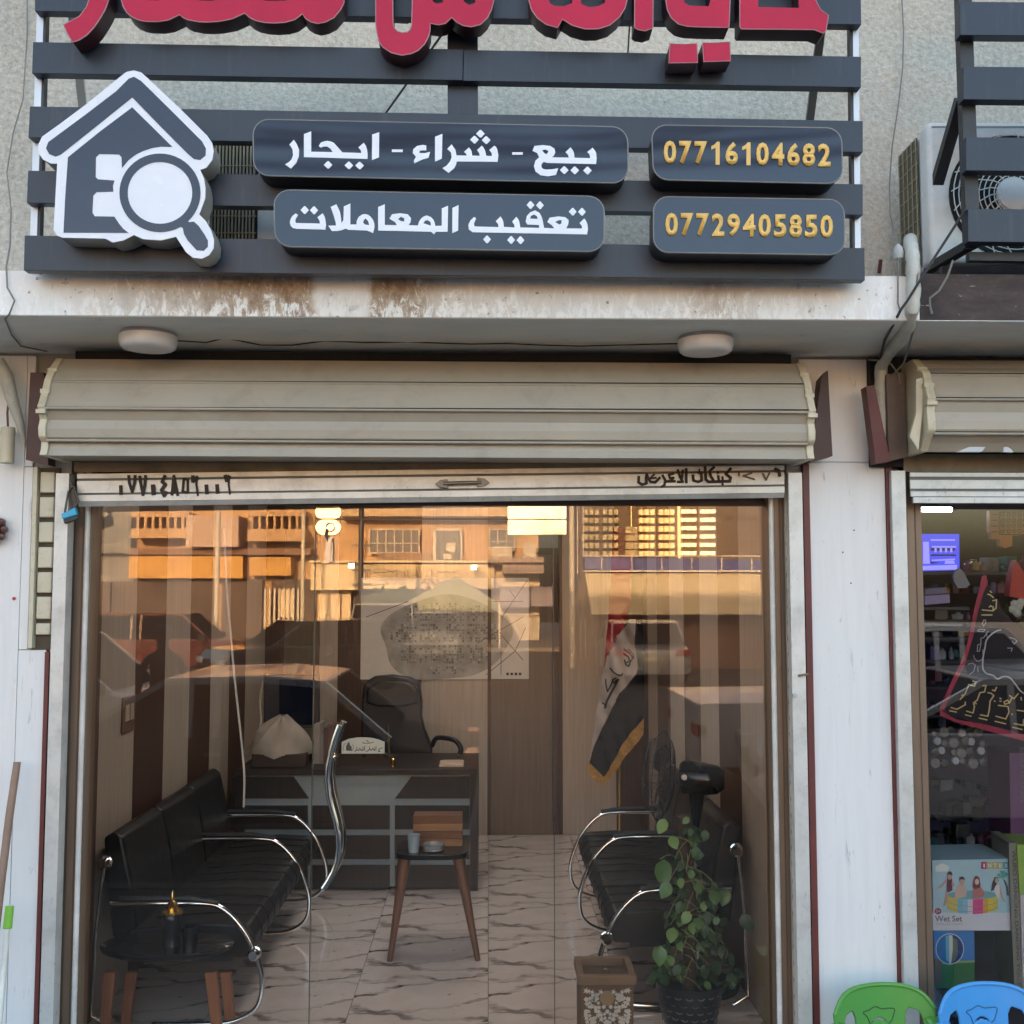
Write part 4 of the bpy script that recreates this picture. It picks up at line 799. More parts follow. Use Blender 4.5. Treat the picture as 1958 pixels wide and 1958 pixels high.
# ---- desk
Yd = 6.91; xd0, xd1 = -1.58, P(914, 1600, Yd).x; zd_ = P(800, 1470, Yd).z
t = thing('office_desk', 'wide dark office desk with a pale grey grid front, in front of the wall map', 'desk', ((xd0 + xd1) / 2, Yd + .33, 0))
dd = M['desk_dark_board']; pale = mat('pale_grey_laminate', (.27, .31, .32), .5, var=.05)
MB().box(xd0, xd1, Yd - .02, Yd + .66, zd_ - .035, zd_).build('desk_top', dd, t, bevel=.002)
MB().box(xd1 - .05, xd1 - .001, Yd, Yd + .62, 0, zd_ - .037).build('side_panel', dd, t); MB().box(xd0 + .001, xd0 + .05, Yd, Yd + .62, 0, zd_ - .037).build('side_panel', dd, t)
MB().box(xd0 + .052, xd1 - .052, Yd + .03, Yd + .045, .02, zd_ - .037).build('back_board', pale, t)
def dq(*q): return [V((P(x, y, Yd + .01).x, Yd + .012, P(x, y, Yd + .01).z)) for x, y in q]
for q in (((755, 1527), (786, 1486), (898, 1486), (898, 1527)), ((444, 1486), (561, 1486), (590, 1527), (444, 1527)), ((755, 1541), (898, 1541), (898, 1586), (755, 1586)), ((597, 1541), (745, 1541), (745, 1586), (597, 1586)), ((440, 1541), (588, 1541), (588, 1586), (440, 1586)),
          ((755, 1598), (898, 1598), (898, 1643), (755, 1643)), ((597, 1598), (745, 1598), (745, 1643), (597, 1643)), ((440, 1598), (588, 1598), (588, 1643), (440, 1643)), ((755, 1655), (898, 1655), (898, 1700), (755, 1700)), ((597, 1655), (745, 1655), (745, 1700), (597, 1700)), ((440, 1655), (588, 1655), (588, 1700), (440, 1700))):
    a_ = dq(*q); MB().prism([a_], (0, .017, 0)).build('front_panel', dd, t)
# ---- things on the desk
t = thing('name_plate', 'white arched office name plate with Arabic writing, standing on the desk', 'name plate', P(697, 1468, 7.05))
Yn = 7.03; N3 = conv(640, 1380, 6.9)
pl = [(90, 270), (180, 230), (280, 212), (380, 208), (480, 214), (570, 234), (657, 268), (657, 420), (90, 422)]
MB().prism([plane_pts(N3(pl), Yn)], (0, .012, 0)).build('plate_face', mat('white_plate', (.74, .80, .74), .4, var=.02), t)
MB().prism([plane_pts(N3([(80, 424), (664, 424), (790, 470), (800, 600), (30, 600), (30, 470)]), Yn + .005)], (0, .07, 0)).build('plate_base', mat('dark_walnut', (.035, .022, .018), .3), t, bevel=.002)
ink = mat('black_ink', (.03, .03, .03), .6)
m_ = MB()
for s_, w_ in (([(630, 348), (600, 350), (575, 372), (600, 390), (572, 395)], 9), ([(545, 325), (545, 372), (520, 378), (500, 352), (480, 378), (462, 360), (440, 385), (415, 392)], 9), ([(460, 330), (458, 372)], 8), ([(520, 335), (522, 370)], 7), ([(392, 325), (392, 372), (350, 378), (330, 350), (318, 378), (290, 372), (265, 392)], 9), ([(372, 330), (370, 372)], 7), ([(292, 330), (290, 370)], 7),
               ([(512, 268), (470, 282), (420, 284), (370, 280), (378, 268)], 8), ([(440, 240), (430, 262), (460, 270)], 6), ([(405, 250), (430, 250)], 5),
               ([(120, 380), (108, 340), (125, 300), (150, 280)], 5), ([(225, 385), (252, 340), (235, 300)], 5)): stroke(m_, N3(s_), w_ / 6.9, lambda x, y: P(x, y, Yn))
m_.build('plate_lettering', ink, t)
m_ = MB().prism([plane_pts(N3([(150, 380), (150, 320), (165, 300), (175, 268), (192, 270), (200, 305), (222, 330), (225, 385)]), Yn - .001)], (0, .0008, 0)); m_.build('plate_emblem', mat('grey_ink', (.13, .13, .12), .6), t)
t = thing('pen_stand', 'thin gold pen standing upright in a small gold holder on the desk', 'pen stand', P(748, 1466, 7.0))
MB().tube([P(742.5, 1385, 7.0), P(743, 1400, 7.0), P(744, 1442, 7.0)], [.002, .0045, .0055], 8).build('pen', brass, t)
MB().tube([P(743.2, 1415, 7.0), P(743.3, 1419, 7.0)], .008, 8).build('pen_ring', brass, t)
MB().lathe([(.022, 0), (.022, .006), (.008, .01), (.013, .03), (.016, .055), (.010, .06)], P(751, 1468, 7.0), 14).build('holder', brass, t)
t = thing('office_chair', 'high-backed black swivel chair behind the desk', 'office chair', P(752, 1720, 7.62))
bk = [(692, 1330), (697, 1305), (715, 1294), (750, 1291), (785, 1296), (802, 1306), (807, 1340), (806, 1370), (812, 1395), (826, 1430), (826, 1500), (692, 1500), (690, 1400)]
MB().prism([plane_pts(bk, 7.62)], (0, .10, 0), True).build('backrest', mat('navy_black_leather', (.006, .008, .013), .45, var=.2), t, bevel=.03, seg=4)
MB().prism([plane_pts([(700, 1318), (720, 1304), (780, 1304), (800, 1318), (800, 1345), (770, 1352), (722, 1352), (700, 1345)], 7.60)], (0, .06, 0), True).build('headrest', mat('navy_black_leather', (.012, .015, .022), .36), t, bevel=.02, seg=3)
MB().box(-.98, -.48, 7.28, 7.72, .44, .52).build('chair_seat', leather, t, bevel=.03, seg=3)
MB().tube(smooth([P(826, 1426, 7.55), P(834, 1412, 7.5), P(850, 1411, 7.42), P(870, 1416, 7.38), P(881, 1430, 7.36), P(880, 1441, 7.36)]), [.014] * 5 + [.018] * 18 + [.016] * 8 if False else .017, 10).build('armrest', leather, t)
MB().tube([P(878, 1438, 7.36), P(874, 1500, 7.4), P(830, 1530, 7.5)], .011, 8).build('armrest', chrome, t)
MB().lathe([(.03, .08), (.03, .44)], V((-.73, 7.5, 0)), 14).build('gas_column', black, t)
for k in range(5):
    a_ = k * 2 * math.pi / 5; MB().bar(V((-.73, 7.5, .09)), V((-.73 + .3 * math.cos(a_), 7.5 + .3 * math.sin(a_), .07)), .035, .03).build('base_spoke', black, t)
    MB().lathe([(.025, -.02), (.025, .02)], V((-.73 + .29 * math.cos(a_), 7.5 + .29 * math.sin(a_), .028)), 12, 'y').build('castor', black, t)
t = thing('computer_monitor', 'dark computer monitor on the left part of the desk', 'monitor', P(570, 1462, 7.2))
Ym = 7.22
a_ = [P(x, y, Ym) for x, y in ((534, 1299), (602, 1299), (602, 1386), (534, 1386))]; MB().hexa(a_, [p + V((0, .012, 0)) for p in a_]).build('screen', mat('off_screen', (.004, .008, .022), .08), t)
a_ = [P(x, y, Ym) + V((0, .004, 0)) for x, y in ((505, 1290), (610, 1292), (610, 1392), (505, 1392))]; MB().hexa(a_, [p + V((0, .04, 0)) for p in a_]).build('bezel', mat('dark_grey_bezel', (.035, .035, .045), .4), t, bevel=.004)
MB().bar(P(571, 1392, Ym + .03), P(571, 1462, Ym + .03), .05, .02).build('stand', black, t); MB().box(P(545, 1462, Ym).x, P(597, 1462, Ym).x, Ym - .08, Ym + .1, zd_, zd_ + .012).build('stand_foot', black, t)
t = thing('file_folders', 'row of pale file folders standing beside the monitor on the desk', 'folders', P(625, 1466, 7.12))
for k, (a0, b0, top, mt) in enumerate(((600, 611, 1385, (.34, .30, .26)), (611.5, 618, 1398, (.26, .23, .20)), (618.5, 627, 1392, (.14, .08, .07)), (627.5, 638, 1388, (.20, .10, .09)))):
    MB().box(P(a0, 1450, 7.12).x, P(b0, 1450, 7.12).x, 7.12, 7.34, zd_, P(a0, top, 7.12).z).build('folder', mat('folder_%d' % k, mt, .6), t)
t = thing('cloth_bag', 'crumpled beige cloth bag lying on a box at the left end of the desk', 'bag', P(530, 1445, 7.05))
c = P(532, 1442, 7.1); c.z = P(532, 1442, 7.1).z
rows = []
for i in range(11):
    v_ = i / 10; row = []
    for j in range(25):
        a_ = j * 2 * math.pi / 24; r_ = (.205 * (1 - .9 * v_ ** 2.2)) * (1 + .10 * math.sin(3 * a_ + 5 * v_) + .05 * math.sin(7 * a_ - 4 * v_))
        row.append(c + V((r_ * math.cos(a_) + .03 * v_, r_ * .6 * math.sin(a_), .245 * v_ + .012 * math.sin(9 * a_ + 3 * v_))))
    rows.append(row)
MB().grid(rows).build('bag_body', mat('beige_cloth', (.37, .315, .26), .85, var=.15, bmp=.004, bscale=30), t)
MB().tube(smooth([c + V((-.12, 0, .16)), P(499, 1370, 7.15), P(497, 1345, 7.2), P(503, 1300, 7.25)]), .008, 8).build('bag_strap', mat('beige_cloth', (.37, .315, .26), .85), t)
tag(MB().box(P(482, 1456, 7.0).x, P(585, 1456, 7.0).x, 6.98, 7.25, zd_ + .001, P(520, 1443, 6.98).z).build('dark_box', mat('dark_box', (.04, .025, .02), .5), bevel=.003), 'flat dark box under the beige cloth bag on the desk', 'box')
t = thing('paper_sheets', 'few sheets of cream paper lying at the right end of the desk', 'papers', P(863, 1466, 7.1))
MB().box(P(840, 1466, 7.0).x, P(886, 1466, 7.0).x, 6.98, 7.2, zd_ + .0005, zd_ + .008).build('sheet', mat('cream_paper', (.55, .42, .33), .8), t); MB().box(P(846, 1466, 7.0).x, P(884, 1466, 7.0).x, 7.0, 7.18, zd_ + .0085, zd_ + .014).build('sheet', mat('cream_paper', (.55, .42, .33), .8), t)
# ---- wall map
t = thing('wall_map', 'large pale poster with a grey city street map on the back wall', 'map poster', (P(850, 1300, YB).x, YB - .01, P(850, 1300, YB).z))
a_ = [P(x, y, YB - .008) for x, y in ((691, 1105), (1011, 1105), (1011, 1299), (691, 1299))]; mz0, mz1 = a_[3].z, a_[0].z; mx0, mx1 = a_[0].x, a_[1].x
MB().box(mx0, mx1, YB - .010, YB - .003, mz0, mz1).build('map_sheet', mat('map_paper', (.66, .63, .58), .5, var=.05), t)
rnd = random.Random(4); cx_, cz_ = P(850, 1215, YB).x, P(850, 1215, YB).z
base_m = mat('map_town_grey', (.37, .355, .32), .7, var=.3, scale=9)
MB().prism([[V((cx_ + .50 * math.cos(a * .10472) * (1 + .05 * math.sin(a * .10472 * 3 + 1) + .03 * math.sin(a * .10472 * 7)), YB - .0101, cz_ - .02 + .335 * math.sin(a * .10472) * (1 + .06 * math.sin(a * .10472 * 2 + .5) + .04 * math.sin(a * .10472 * 5)))) for a in range(60)]], (0, -.0004, 0)).build('map_town', base_m, t)
blk = [mat('map_block_%d' % k, c_, .7, var=.3, scale=30) for k, c_ in enumerate(((.20, .19, .17), (.25, .24, .215), (.45, .43, .39), (.15, .145, .13)))]
mbs = [MB() for _ in blk]
for i in range(46):
    for j in range(30):
        x = cx_ - .46 + i * .0205; z = cz_ - .34 + j * .0205
        if ((x - cx_) / .44) ** 2 + ((z - cz_ + .02) / .30) ** 2 < 1 - .25 * math.sin(5 * math.atan2(z - cz_, x - cx_)) ** 2 and rnd.random() < .72 and i % 9 != 3 and j % 8 != 5:
            g_ = .0015 + rnd.random() * .010; mbs[rnd.randrange(4)].box(x + g_ / 2, x + .0205 - g_ / 2, YB - .0112, YB - .0102, z + g_ / 2, z + .0205 - g_ / 2)
for m_, b_ in zip(mbs, blk): m_.build('map_blocks', b_, t, kind='stuff')
m_ = MB()
for pp in ([(960, 1180), (1008, 1110)], [(930, 1290), (985, 1245), (1005, 1200)], [(958, 1245), (958, 1290)], [(975, 1130), (985, 1142)], [(940, 1150), (1000, 1150)], [(912, 1230), (1000, 1180)], [(700, 1180), (780, 1150)], [(960, 1216), (1000, 1262)]): stroke(m_, pp, 1.2, lambda x, y: P(x, y, YB - .0102))
m_.build('map_lines', ink, t)
m_ = MB(); 
for k in range(4): m_.box(P(968 + 8 * k, 1290, YB - .01).x, P(973 + 8 * k, 1290, YB - .01).x, YB - .0112, YB - .0102, P(968, 1291, YB).z, P(968, 1286, YB).z)
m_.build('map_legend', ink, t)
# light switch on the left wall
c = PX(245, 1365, XL + .004)
t = thing('socket_plate', 'brown and white socket plate on a beige board of the left wall', 'socket', c)
MB().box(XL + .001, XL + .010, c.y - .09, c.y + .09, c.z - .085, c.z + .085).build('plate', mat('brown_socket', (.15, .08, .05), .5), t, bevel=.003)
for q in (-1, 1): MB().box(XL + .0095, XL + .014, c.y + q * .035 - .025, c.y + q * .035 + .025, c.z - .03, c.z + .045).build('switch', mat('ivory_switch', (.45, .36, .26), .5), t)
# ---- flag
Yf = 7.75; FC = conv(1100, 1180, 5.365)
t = thing('national_flag', 'furled red, white and black flag with Arabic script and golden fringe, on a pole', 'flag', P(1184, 1640, Yf + .05))
MB().tube([V((P(1184, 1500, Yf + .05).x, Yf + .05, .02)), V((P(1186, 1500, Yf + .05).x, Yf + .05, 2.12))], .011, 10).build('pole', brass, t)
MB().lathe([(.14, 0), (.14, .02), (.03, .04), (.02, .09)], V((P(1184, 1500, Yf + .05).x, Yf + .05, 0)), 24).build('pole_base', brass, t)
MB().lathe([(.012, 0), (.028, .03), (.028, .05), (.004, .11)], V((P(1186, 1500, Yf + .05).x, Yf + .05, 2.12)), 12).build('finial', brass, t)
L0 = [(1172, 1010), (1168, 1080), (1163, 1180), (1158, 1260), (1152.5, 1282), (1143, 1340), (1136, 1400), (1129, 1440), (1123.5, 1462), (1121, 1476)]
def ed(lst, y):
    for (xa_, ya_), (xb_, yb_) in zip(lst, lst[1:]):
        if ya_ <= y <= yb_: return xa_ + (xb_ - xa_) * (y - ya_) / (yb_ - ya_)
    return lst[-1][0] if y > lst[-1][1] else lst[0][0]
def region(name, poly, mt, dy=0., amp=.012):
    # cloth piece: triangulated outline with folds running along the drape
    pts3 = [P(x, y, Yf) for x, y in poly]
    b_ = MB().prism([pts3], (0, .004, 0)); o_ = b_.build(name, mt, t)
    import bmesh
    bm = bmesh.new(); bm.from_mesh(o_.data)
    for _ in range(3): bmesh.ops.subdivide_edges(bm, edges=[e for e in bm.edges if e.calc_length() > .03], cuts=1)
    bmesh.ops.triangulate(bm, faces=bm.faces)
    for v in bm.verts: v.co.y += dy + amp * math.sin(v.co.x * 62 + v.co.z * 17) + amp * .5 * math.sin(v.co.x * 25 - v.co.z * 9)
    for f in bm.faces: f.smooth = True
    bm.to_mesh(o_.data); bm.free(); return o_
red_c = mat('flag_red', (.30, .012, .022), .75, var=.15); wht_c = mat('flag_white', (.50, .46, .45), .75, var=.08); blk_c = mat('flag_black', (.008, .009, .013), .75); gold_c = mat('gold_fringe', (.52, .29, .07), .7, var=.25, scale=60, bmp=.004, bscale=300)
region('red_band', [(1172, 1010), (1215, 1010), (1205, 1150), (1200, 1178), (1192, 1200), (1180, 1220), (1170, 1240), (1160, 1262), (1154.5, 1278), (1158, 1240), (1163, 1180)], red_c)
region('white_band', FC([(560, 20), (520, 90), (440, 170), (370, 290), (320, 410), (290, 520), (265, 700), (240, 860), (205, 1040), (165, 1360), (142, 1500), (220, 1240), (290, 1100), (330, 1000), (400, 870), (450, 790), (520, 710), (580, 640), (620, 580), (640, 500), (630, 380), (610, 280), (615, 150), (620, 20)]), wht_c)
region('black_band', FC([(640, 20), (690, 20), (712, 300), (708, 1040), (640, 1110), (560, 1200), (500, 1280), (440, 1380), (390, 1480), (340, 1570), (292, 1640), (142, 1490), (165, 1385), (240, 1225), (330, 1040), (400, 900), (450, 810), (520, 725), (590, 650), (630, 590), (650, 500), (640, 380), (618, 280)]), blk_c, .003)
region('fringe', FC([(142, 1494), (292, 1644), (340, 1574), (390, 1484), (440, 1384), (500, 1284), (560, 1204), (640, 1114), (708, 1044), (700, 1200), (640, 1290), (600, 1340), (540, 1400), (480, 1480), (430, 1570), (350, 1660), (290, 1715), (220, 1690), (150, 1620), (118, 1545)]), gold_c, .006, .006)
m_ = MB()
for s_, w_ in (([(500, 330), (560, 370), (590, 420), (560, 470)], 15), ([(545, 330), (590, 375), (600, 420)], 12), ([(497, 375), (545, 410), (560, 450), (520, 470)], 16), ([(505, 440), (520, 490), (545, 505), (560, 480)], 20), ([(358, 525), (385, 560), (430, 590), (470, 600), (485, 578)], 15), ([(440, 640), (400, 720), (360, 790), (320, 870), (305, 930)], 24), ([(310, 640), (315, 700), (330, 765), (370, 690), (385, 640), (420, 625)], 13), ([(380, 650), (400, 680), (420, 640)], 12), ([(280, 880), (300, 895), (315, 920)], 16)):
    stroke(m_, FC(s_), w_ / 5.365, lambda x, y: P(x, y, Yf - .022))
m_.build('flag_script', mat('dark_green_script', (.015, .022, .015), .7), t)
# ---- coffee table in the middle
Yc = PF(744, 1838).y; c0 = P(828, 1640, Yc)
t = thing('coffee_table', 'small black-topped table on tapered walnut legs in the middle of the office floor', 'coffee table', (c0.x, Yc + .16, 0))
zt_c = P(828, 1634, Yc).z; xa_, xb_ = P(753, 1640, Yc).x, P(896, 1640, Yc).x
hw = (xb_ - xa_) / 2; cc_ = (xa_ + xb_) / 2
pts_ = [V((cc_ + hw * math.copysign(abs(math.cos(a)) ** .5, math.cos(a)), Yc + .17 + .19 * math.copysign(abs(math.sin(a)) ** .5, math.sin(a)), zt_c - .024)) for a in [k * math.pi / 16 for k in range(32)]]
MB().prism([pts_], (0, 0, .024)).build('table_top', mat('black_lacquer', (.018, .018, .02), .2), t, bevel=.003)
for (ax_, ay_), (bx_, by_) in (((.075, .05), (.005, -.005)),):
    pass
for s_ in (-1, 1):
    for f_ in (0, 1):
        kx = 1. if f_ == 0 else 1.055
        top = V(((cc_ + s_ * (hw - .055)) * kx, Yc + (.06 if f_ == 0 else .28), zt_c - .025))
        fx = P(745, 1838, Yc).x if s_ < 0 else P(914, 1836, Yc).x
        bot = V((fx, Yc, .0)) if f_ == 0 else V((fx * 1.0 * (Yc + .36) / Yc - s_ * .02, Yc + .36, .0))
        MB().tube([top, bot], [.030, .014], 16).build('leg', brown_leg, t)
t = thing('tissue_box', 'reddish brown striped tissue box on the coffee table', 'tissue box', P(836, 1601, Yc + .2))
Yt = Yc + .17
a_, b_, q0, q1 = P(790, 1600, Yt).x, P(884, 1600, Yt).x, zt_c, P(790, 1560, Yt).z
for k in range(4): MB().box(a_, b_, Yt, Yt + .12, q0 + .001 + (q1 - q0) * k / 4, q0 + (q1 - q0) * (k + 1) / 4 - .001).build('wood_strip', mat('tissue_wood_%d' % (k % 2), ((.30, .15, .075), (.17, .075, .04))[k % 2], .5, var=.2, stretch=(1, 8, 8)), t)
t = thing('drinking_cup', 'clear plastic cup on the left of the coffee table', 'cup', P(791, 1630, Yc + .06))
MB().lathe([(.026, 0), (.033, .085), (.036, .088), (.032, .084), (.025, .004), (.001, .004)], V((P(791, 1628, Yc + .06).x, Yc + .06, zt_c)), 20).build('cup_body', mat('frosted_cup', (.36, .42, .46), .25), t)
t = thing('glass_ashtray', 'cut glass ashtray on the coffee table beside the clear cup', 'ashtray', P(830, 1625, Yc + .07))
MB().lathe([(.04, 0), (.055, .004), (.062, .035), (.054, .036), (.046, .012), (.001, .010)], V((P(828, 1625, Yc + .07).x, Yc + .085, zt_c)), 10, 'z', False).build('tray_body', M['clear'], t)
# ---- near side table with thermos
t = thing('side_table', 'low round black side table on orange wooden legs, close behind the glass at the left', 'side table', (P(316, 1850, 4.66).x, 4.66, 0))
zs = P(316, 1828, 4.52).z; cx_ = P(316, 1820, 4.66).x
MB().lathe([(.001, -.03), (.25, -.03), (.272, -.02), (.276, -.006), (.268, 0), (.001, 0)], V((0, 0, 0)), 48).v and None
mb = MB().lathe([(.001, -.03), (.25, -.03), (.272, -.02), (.276, -.006), (.268, 0), (.001, 0)], V((cx_, 4.69, zs)), 48); mb.v = [V((p.x, 4.69 + (p.y - 4.69) * .62, p.z)) for p in mb.v]; mb.build('table_top', mat('black_lacquer', (.018, .018, .02), .2), t)
for (tx, bx_, yy, w_) in ((208, 196, 4.60, .0), (402, 418, 4.60, 0), (250, 238, 4.82, 0), (430, 440, 4.82, 0)):
    a0 = P(tx, 1860, yy); MB().hexa([a0 + V((-.024, 0, 0)), a0 + V((.024, 0, 0)), V((P(bx_, 1958, yy).x + .02, yy, 0)), V((P(bx_, 1958, yy).x - .02, yy, 0))], [a0 + V((-.024, .03, 0)), a0 + V((.024, .03, 0)), V((P(bx_, 1958, yy).x + .02, yy + .03, 0)), V((P(bx_, 1958, yy).x - .02, yy + .03, 0))]).build('leg', wood_leg, t, bevel=.004)
t = thing('thermos_flask', 'dark flask with a golden pointed lid standing on the low side table', 'flask', (P(330, 1800, 4.66).x, 4.66, zs))
c = V((P(328, 1800, 4.66).x, 4.66, zs)); hz = P(328, 1745, 4.66).z - zs
MB().lathe([(.040, 0), (.036, .02), (.033, hz * .35), (.040, hz * .7), (.042, hz * .9), (.034, hz)], c, 24).build('body', mat('smoky_flask', (.02, .024, .028), .2), t)
MB().lathe([(.045, hz), (.04, hz + .008), (.022, hz + .014), (.026, hz + .03), (.014, hz + .045), (.008, hz + .05), (.007, hz + .075), (.001, hz + .09)], c, 24).build('lid', brass, t)
tag(MB().lathe([(.030, 0), (.033, .075), (.028, .075), (.025, .006), (.001, .006)], V((P(366, 1800, 4.68).x, 4.66, zs)), 20).build('black_cup', mat('black_ceramic', (.015, .016, .018), .2)), 'small black cup beside the golden-lidded flask', 'cup')
# ---- incense / brass box pedestal
t = thing('inlaid_wooden_box', 'tall square brown wooden box with white floral inlay, at the foot of the glass', 'wooden box', (P(1160, 1900, 4.62).x, 4.62, 0))
x0_, x1_ = P(1111, 1900, 4.55).x, P(1211, 1900, 4.55).x; y0_ = 4.55; dpt = .22; zb_ = P(1160, 1882, 4.55).z; zt2 = P(1160, 1864, 4.55).z
bw = mat('brown_box_wood', (.13, .08, .045), .5, var=.2, dirt=(.1, .06, .03)); bw2 = mat('tan_box_rim', (.20, .13, .08), .45, var=.2)
MB().box(x0_, x1_, y0_, y0_ + dpt, 0, zb_).build('box_body', bw, t)
for q in ((x0_ - .012, x1_ + .012, y0_ - .012, y0_ + .012), (x0_ - .012, x1_ + .012, y0_ + dpt - .012, y0_ + dpt + .012), (x0_ - .012, x0_ + .014, y0_ + .013, y0_ + dpt - .013), (x1_ - .014, x1_ + .012, y0_ + .013, y0_ + dpt - .013)):
    MB().box(q[0], q[1], q[2], q[3], zb_ + .001, zt2).build('rim_board', bw2, t, bevel=.002)
MB().box(x0_ + .015, x1_ - .015, y0_ + .013, y0_ + dpt - .013, zb_, zb_ + .004).build('sunken_lid', mat('dark_lid', (.10, .06, .035), .5), t); MB().lathe([(.012, 0), (.012, .012), (.002, .018)], V(((x0_ + x1_) / 2 + .01, y0_ + dpt * .6, zb_ + .004)), 10).build('lid_knob', bw2, t)
inl = MB(); rnd = random.Random(3); cxp = (x0_ + x1_) / 2; ww = (x1_ - x0_) / 2 - .022
gold_i = MB()
for row in range(16):
    for k in range(15):
        u = -1 + 2 * k / 14; z = zb_ - .028 - row * .0155; mir = abs(u)
        r0 = math.hypot(u * ww, (z - (zb_ - .055)))
        key = math.sin(mir * 11 + row * 1.7) + math.cos(row * 2.3 - mir * 5) + .6 * mir
        if r0 < .036: continue
        if key > -.15:
            q = .0062 + .0035 * abs(math.sin(row * 3 + mir * 8)); pc_ = V((cxp + u * ww + .003 * math.sin(row * 5 + mir * 9) * (1 if u > 0 else -1), y0_ - .0002, z + .003 * math.cos(row * 7 + mir * 13))); nn = 10
            inl.prism([[pc_ + V((q * (1 + .45 * math.cos(5 * a_ * 2 * math.pi / nn + row)) * math.cos(a_ * 2 * math.pi / nn), 0, q * (1 + .45 * math.cos(5 * a_ * 2 * math.pi / nn + row)) * math.sin(a_ * 2 * math.pi / nn))) for a_ in range(nn)]], (0, -.0012, 0))
for k in range(5): gold_i.lathe([(.030 - .005 * k, 0), (.030 - .005 * k, -.001 - .0008 * k)], V((cxp, y0_, zb_ - .055)), 16, 'y', False)
inl.build('white_inlay', mat('bone_inlay', (.62, .60, .54), .5), t, kind='stuff'); gold_i.build('rosette', mat('tan_rosette', (.33, .22, .12), .5), t)
# ---- potted climber on a moss pole
t = thing('potted_climber', 'green climbing plant on a brown moss pole in a dark woven pot', 'potted plant', (P(1318, 1930, 4.72).x, 4.78, 0))
pc = V((P(1318, 1880, 4.78).x, 4.78, 0)); zp = P(1318, 1873, 4.78).z
MB().lathe([(.085, 0), (.105, .02), (.135, zp * .6), (.142, zp - .02), (.148, zp), (.136, zp), (.125, zp - .04), (.001, zp - .045)], pc, 32).build('pot', mat('black_woven_pot', (.018, .022, .028), .35), t)
sc = MB()
for row in range(9):
    z = zp - .03 - row * .031
    if z < .02: break
    rr2 = .105 + (.142 - .105) * min(1, z / zp) + .003
    for k in range(18):
        a_ = 2 * math.pi * (k + .5 * (row % 2)) / 18
        pts_ = [pc + V(((rr2) * math.cos(a_ + d_), (rr2) * math.sin(a_ + d_), z - .010 * math.cos(d_ * 11))) for d_ in (-.11, -.055, 0, .055, .11)]
        sc.tube(pts_, .0032, 5)
sc.build('woven_scales', mat('blue_grey_scales', (.10, .125, .15), .35), t, kind='stuff')
pole_top = P(1306, 1560, 4.80)
MB().tube(smooth([pc + V((0, 0, zp - .05)), pc + V((.005, 0, .5)), V((pole_top.x + .01, 4.8, .75)), pole_top]), .029, 16).build('moss_pole', mat('coconut_fibre', (.062, .038, .024), .95, var=.35, scale=30, bmp=.012, bscale=70), t)
leafg = [mat('leaf_green', (.085, .17, .055), .42, var=.25), mat('leaf_pale_green', (.16, .27, .09), .42, var=.2), mat('leaf_dark_green', (.035, .075, .03), .45, var=.25)]
def leaf(c, size, yaw_, pit, roll_, mt):
    rows = []
    for i in range(7):
        u = i / 6; wd = size * .42 * (math.sin(math.pi * min(1, u * .92 + .08)) ** .8) * (1 - .25 * u) if 0 < i < 6 else size * .02
        if i == 6: wd = size * .01
        rows.append([V((s_ * wd, -abs(s_) * size * .05, -u * size - .25 * 0) ) + V((0, size * .10 * math.sin(u * 2.2), 0)) for s_ in (-1, -.5, 0, .5, 1)])
    mtx = Matrix.Rotation(yaw_, 3, 'Z') @ Matrix.Rotation(pit, 3, 'X') @ Matrix.Rotation(roll_, 3, 'Y')
    m_ = MB().grid([[c + mtx @ p for p in r_] for r_ in rows]); return m_.build('leaf', mt, t)
named = [(1272, 1578, .07, 1, .3), (1283, 1610, .065, 1, -.4), (1268, 1655, .115, 0, .1), (1280, 1700, .075, 0, .5), (1300, 1690, .05, 1, -.2), (1318, 1575, .04, 1, .8), (1350, 1600, .05, 2, .4), (1365, 1712, .07, 0, -.1), (1390, 1712, .075, 0, .35), (1302, 1735, .055, 2, .1), (1288, 1785, .07, 1, .2), (1296, 1810, .05, 1, -.3), (1318, 1755, .06, 1, .5), (1322, 1775, .055, 1, -.2), (1320, 1805, .05, 1, .1), (1262, 1820, .085, 0, .2), (1280, 1838, .05, 1, -.2), (1345, 1735, .045, 1, 0), (1420, 1760, .08, 2, -.6), (1352, 1785, .05, 2, .3), (1268, 1855, .06, 2, 0), (1300, 1858, .05, 2, .6), (1365, 1850, .07, 2, -.4), (1385, 1820, .06, 2, .2), (1340, 1640, .04, 2, .4), (1330, 1690, .05, 2, -.6)]
for k, (x, y, sz, ci, rl_) in enumerate(named): leaf(P(x, y - 12, 4.66 + .05 * ((k * 7) % 3)), sz, (k * 1.3) % .9 - .45, -.25 + .3 * ((k * 5) % 3 - 1), rl_, leafg[ci])
rnd = random.Random(11)
for k in range(215):
    y = 1570 + 310 * rnd.random() ** .75; sp = 16 + 66 * max(0, (y - 1600) / 280); x = 1318 + rnd.uniform(-.85, 1.15) * sp
    leaf(P(x, y, 4.70 + rnd.random() * .20), rnd.uniform(.032, .066), rnd.uniform(-1.2, 1.2), rnd.uniform(-.7, .6), rnd.uniform(-1, 1), leafg[(2, 2, 0)[k % 3]])
for k in range(34):
    a_ = P(1300 + rnd.uniform(-10, 40), 1600 + k * 8, 4.74); b_ = a_ + V((rnd.uniform(-.09, .12), -.05, rnd.uniform(-.10, .02)))
    MB().tube(smooth([a_, a_.lerp(b_, .5) + V((0, -.02, .02)), b_]), .0022, 5).build('vine_stem', mat('vine_stem', (.16, .17, .07), .6), t)
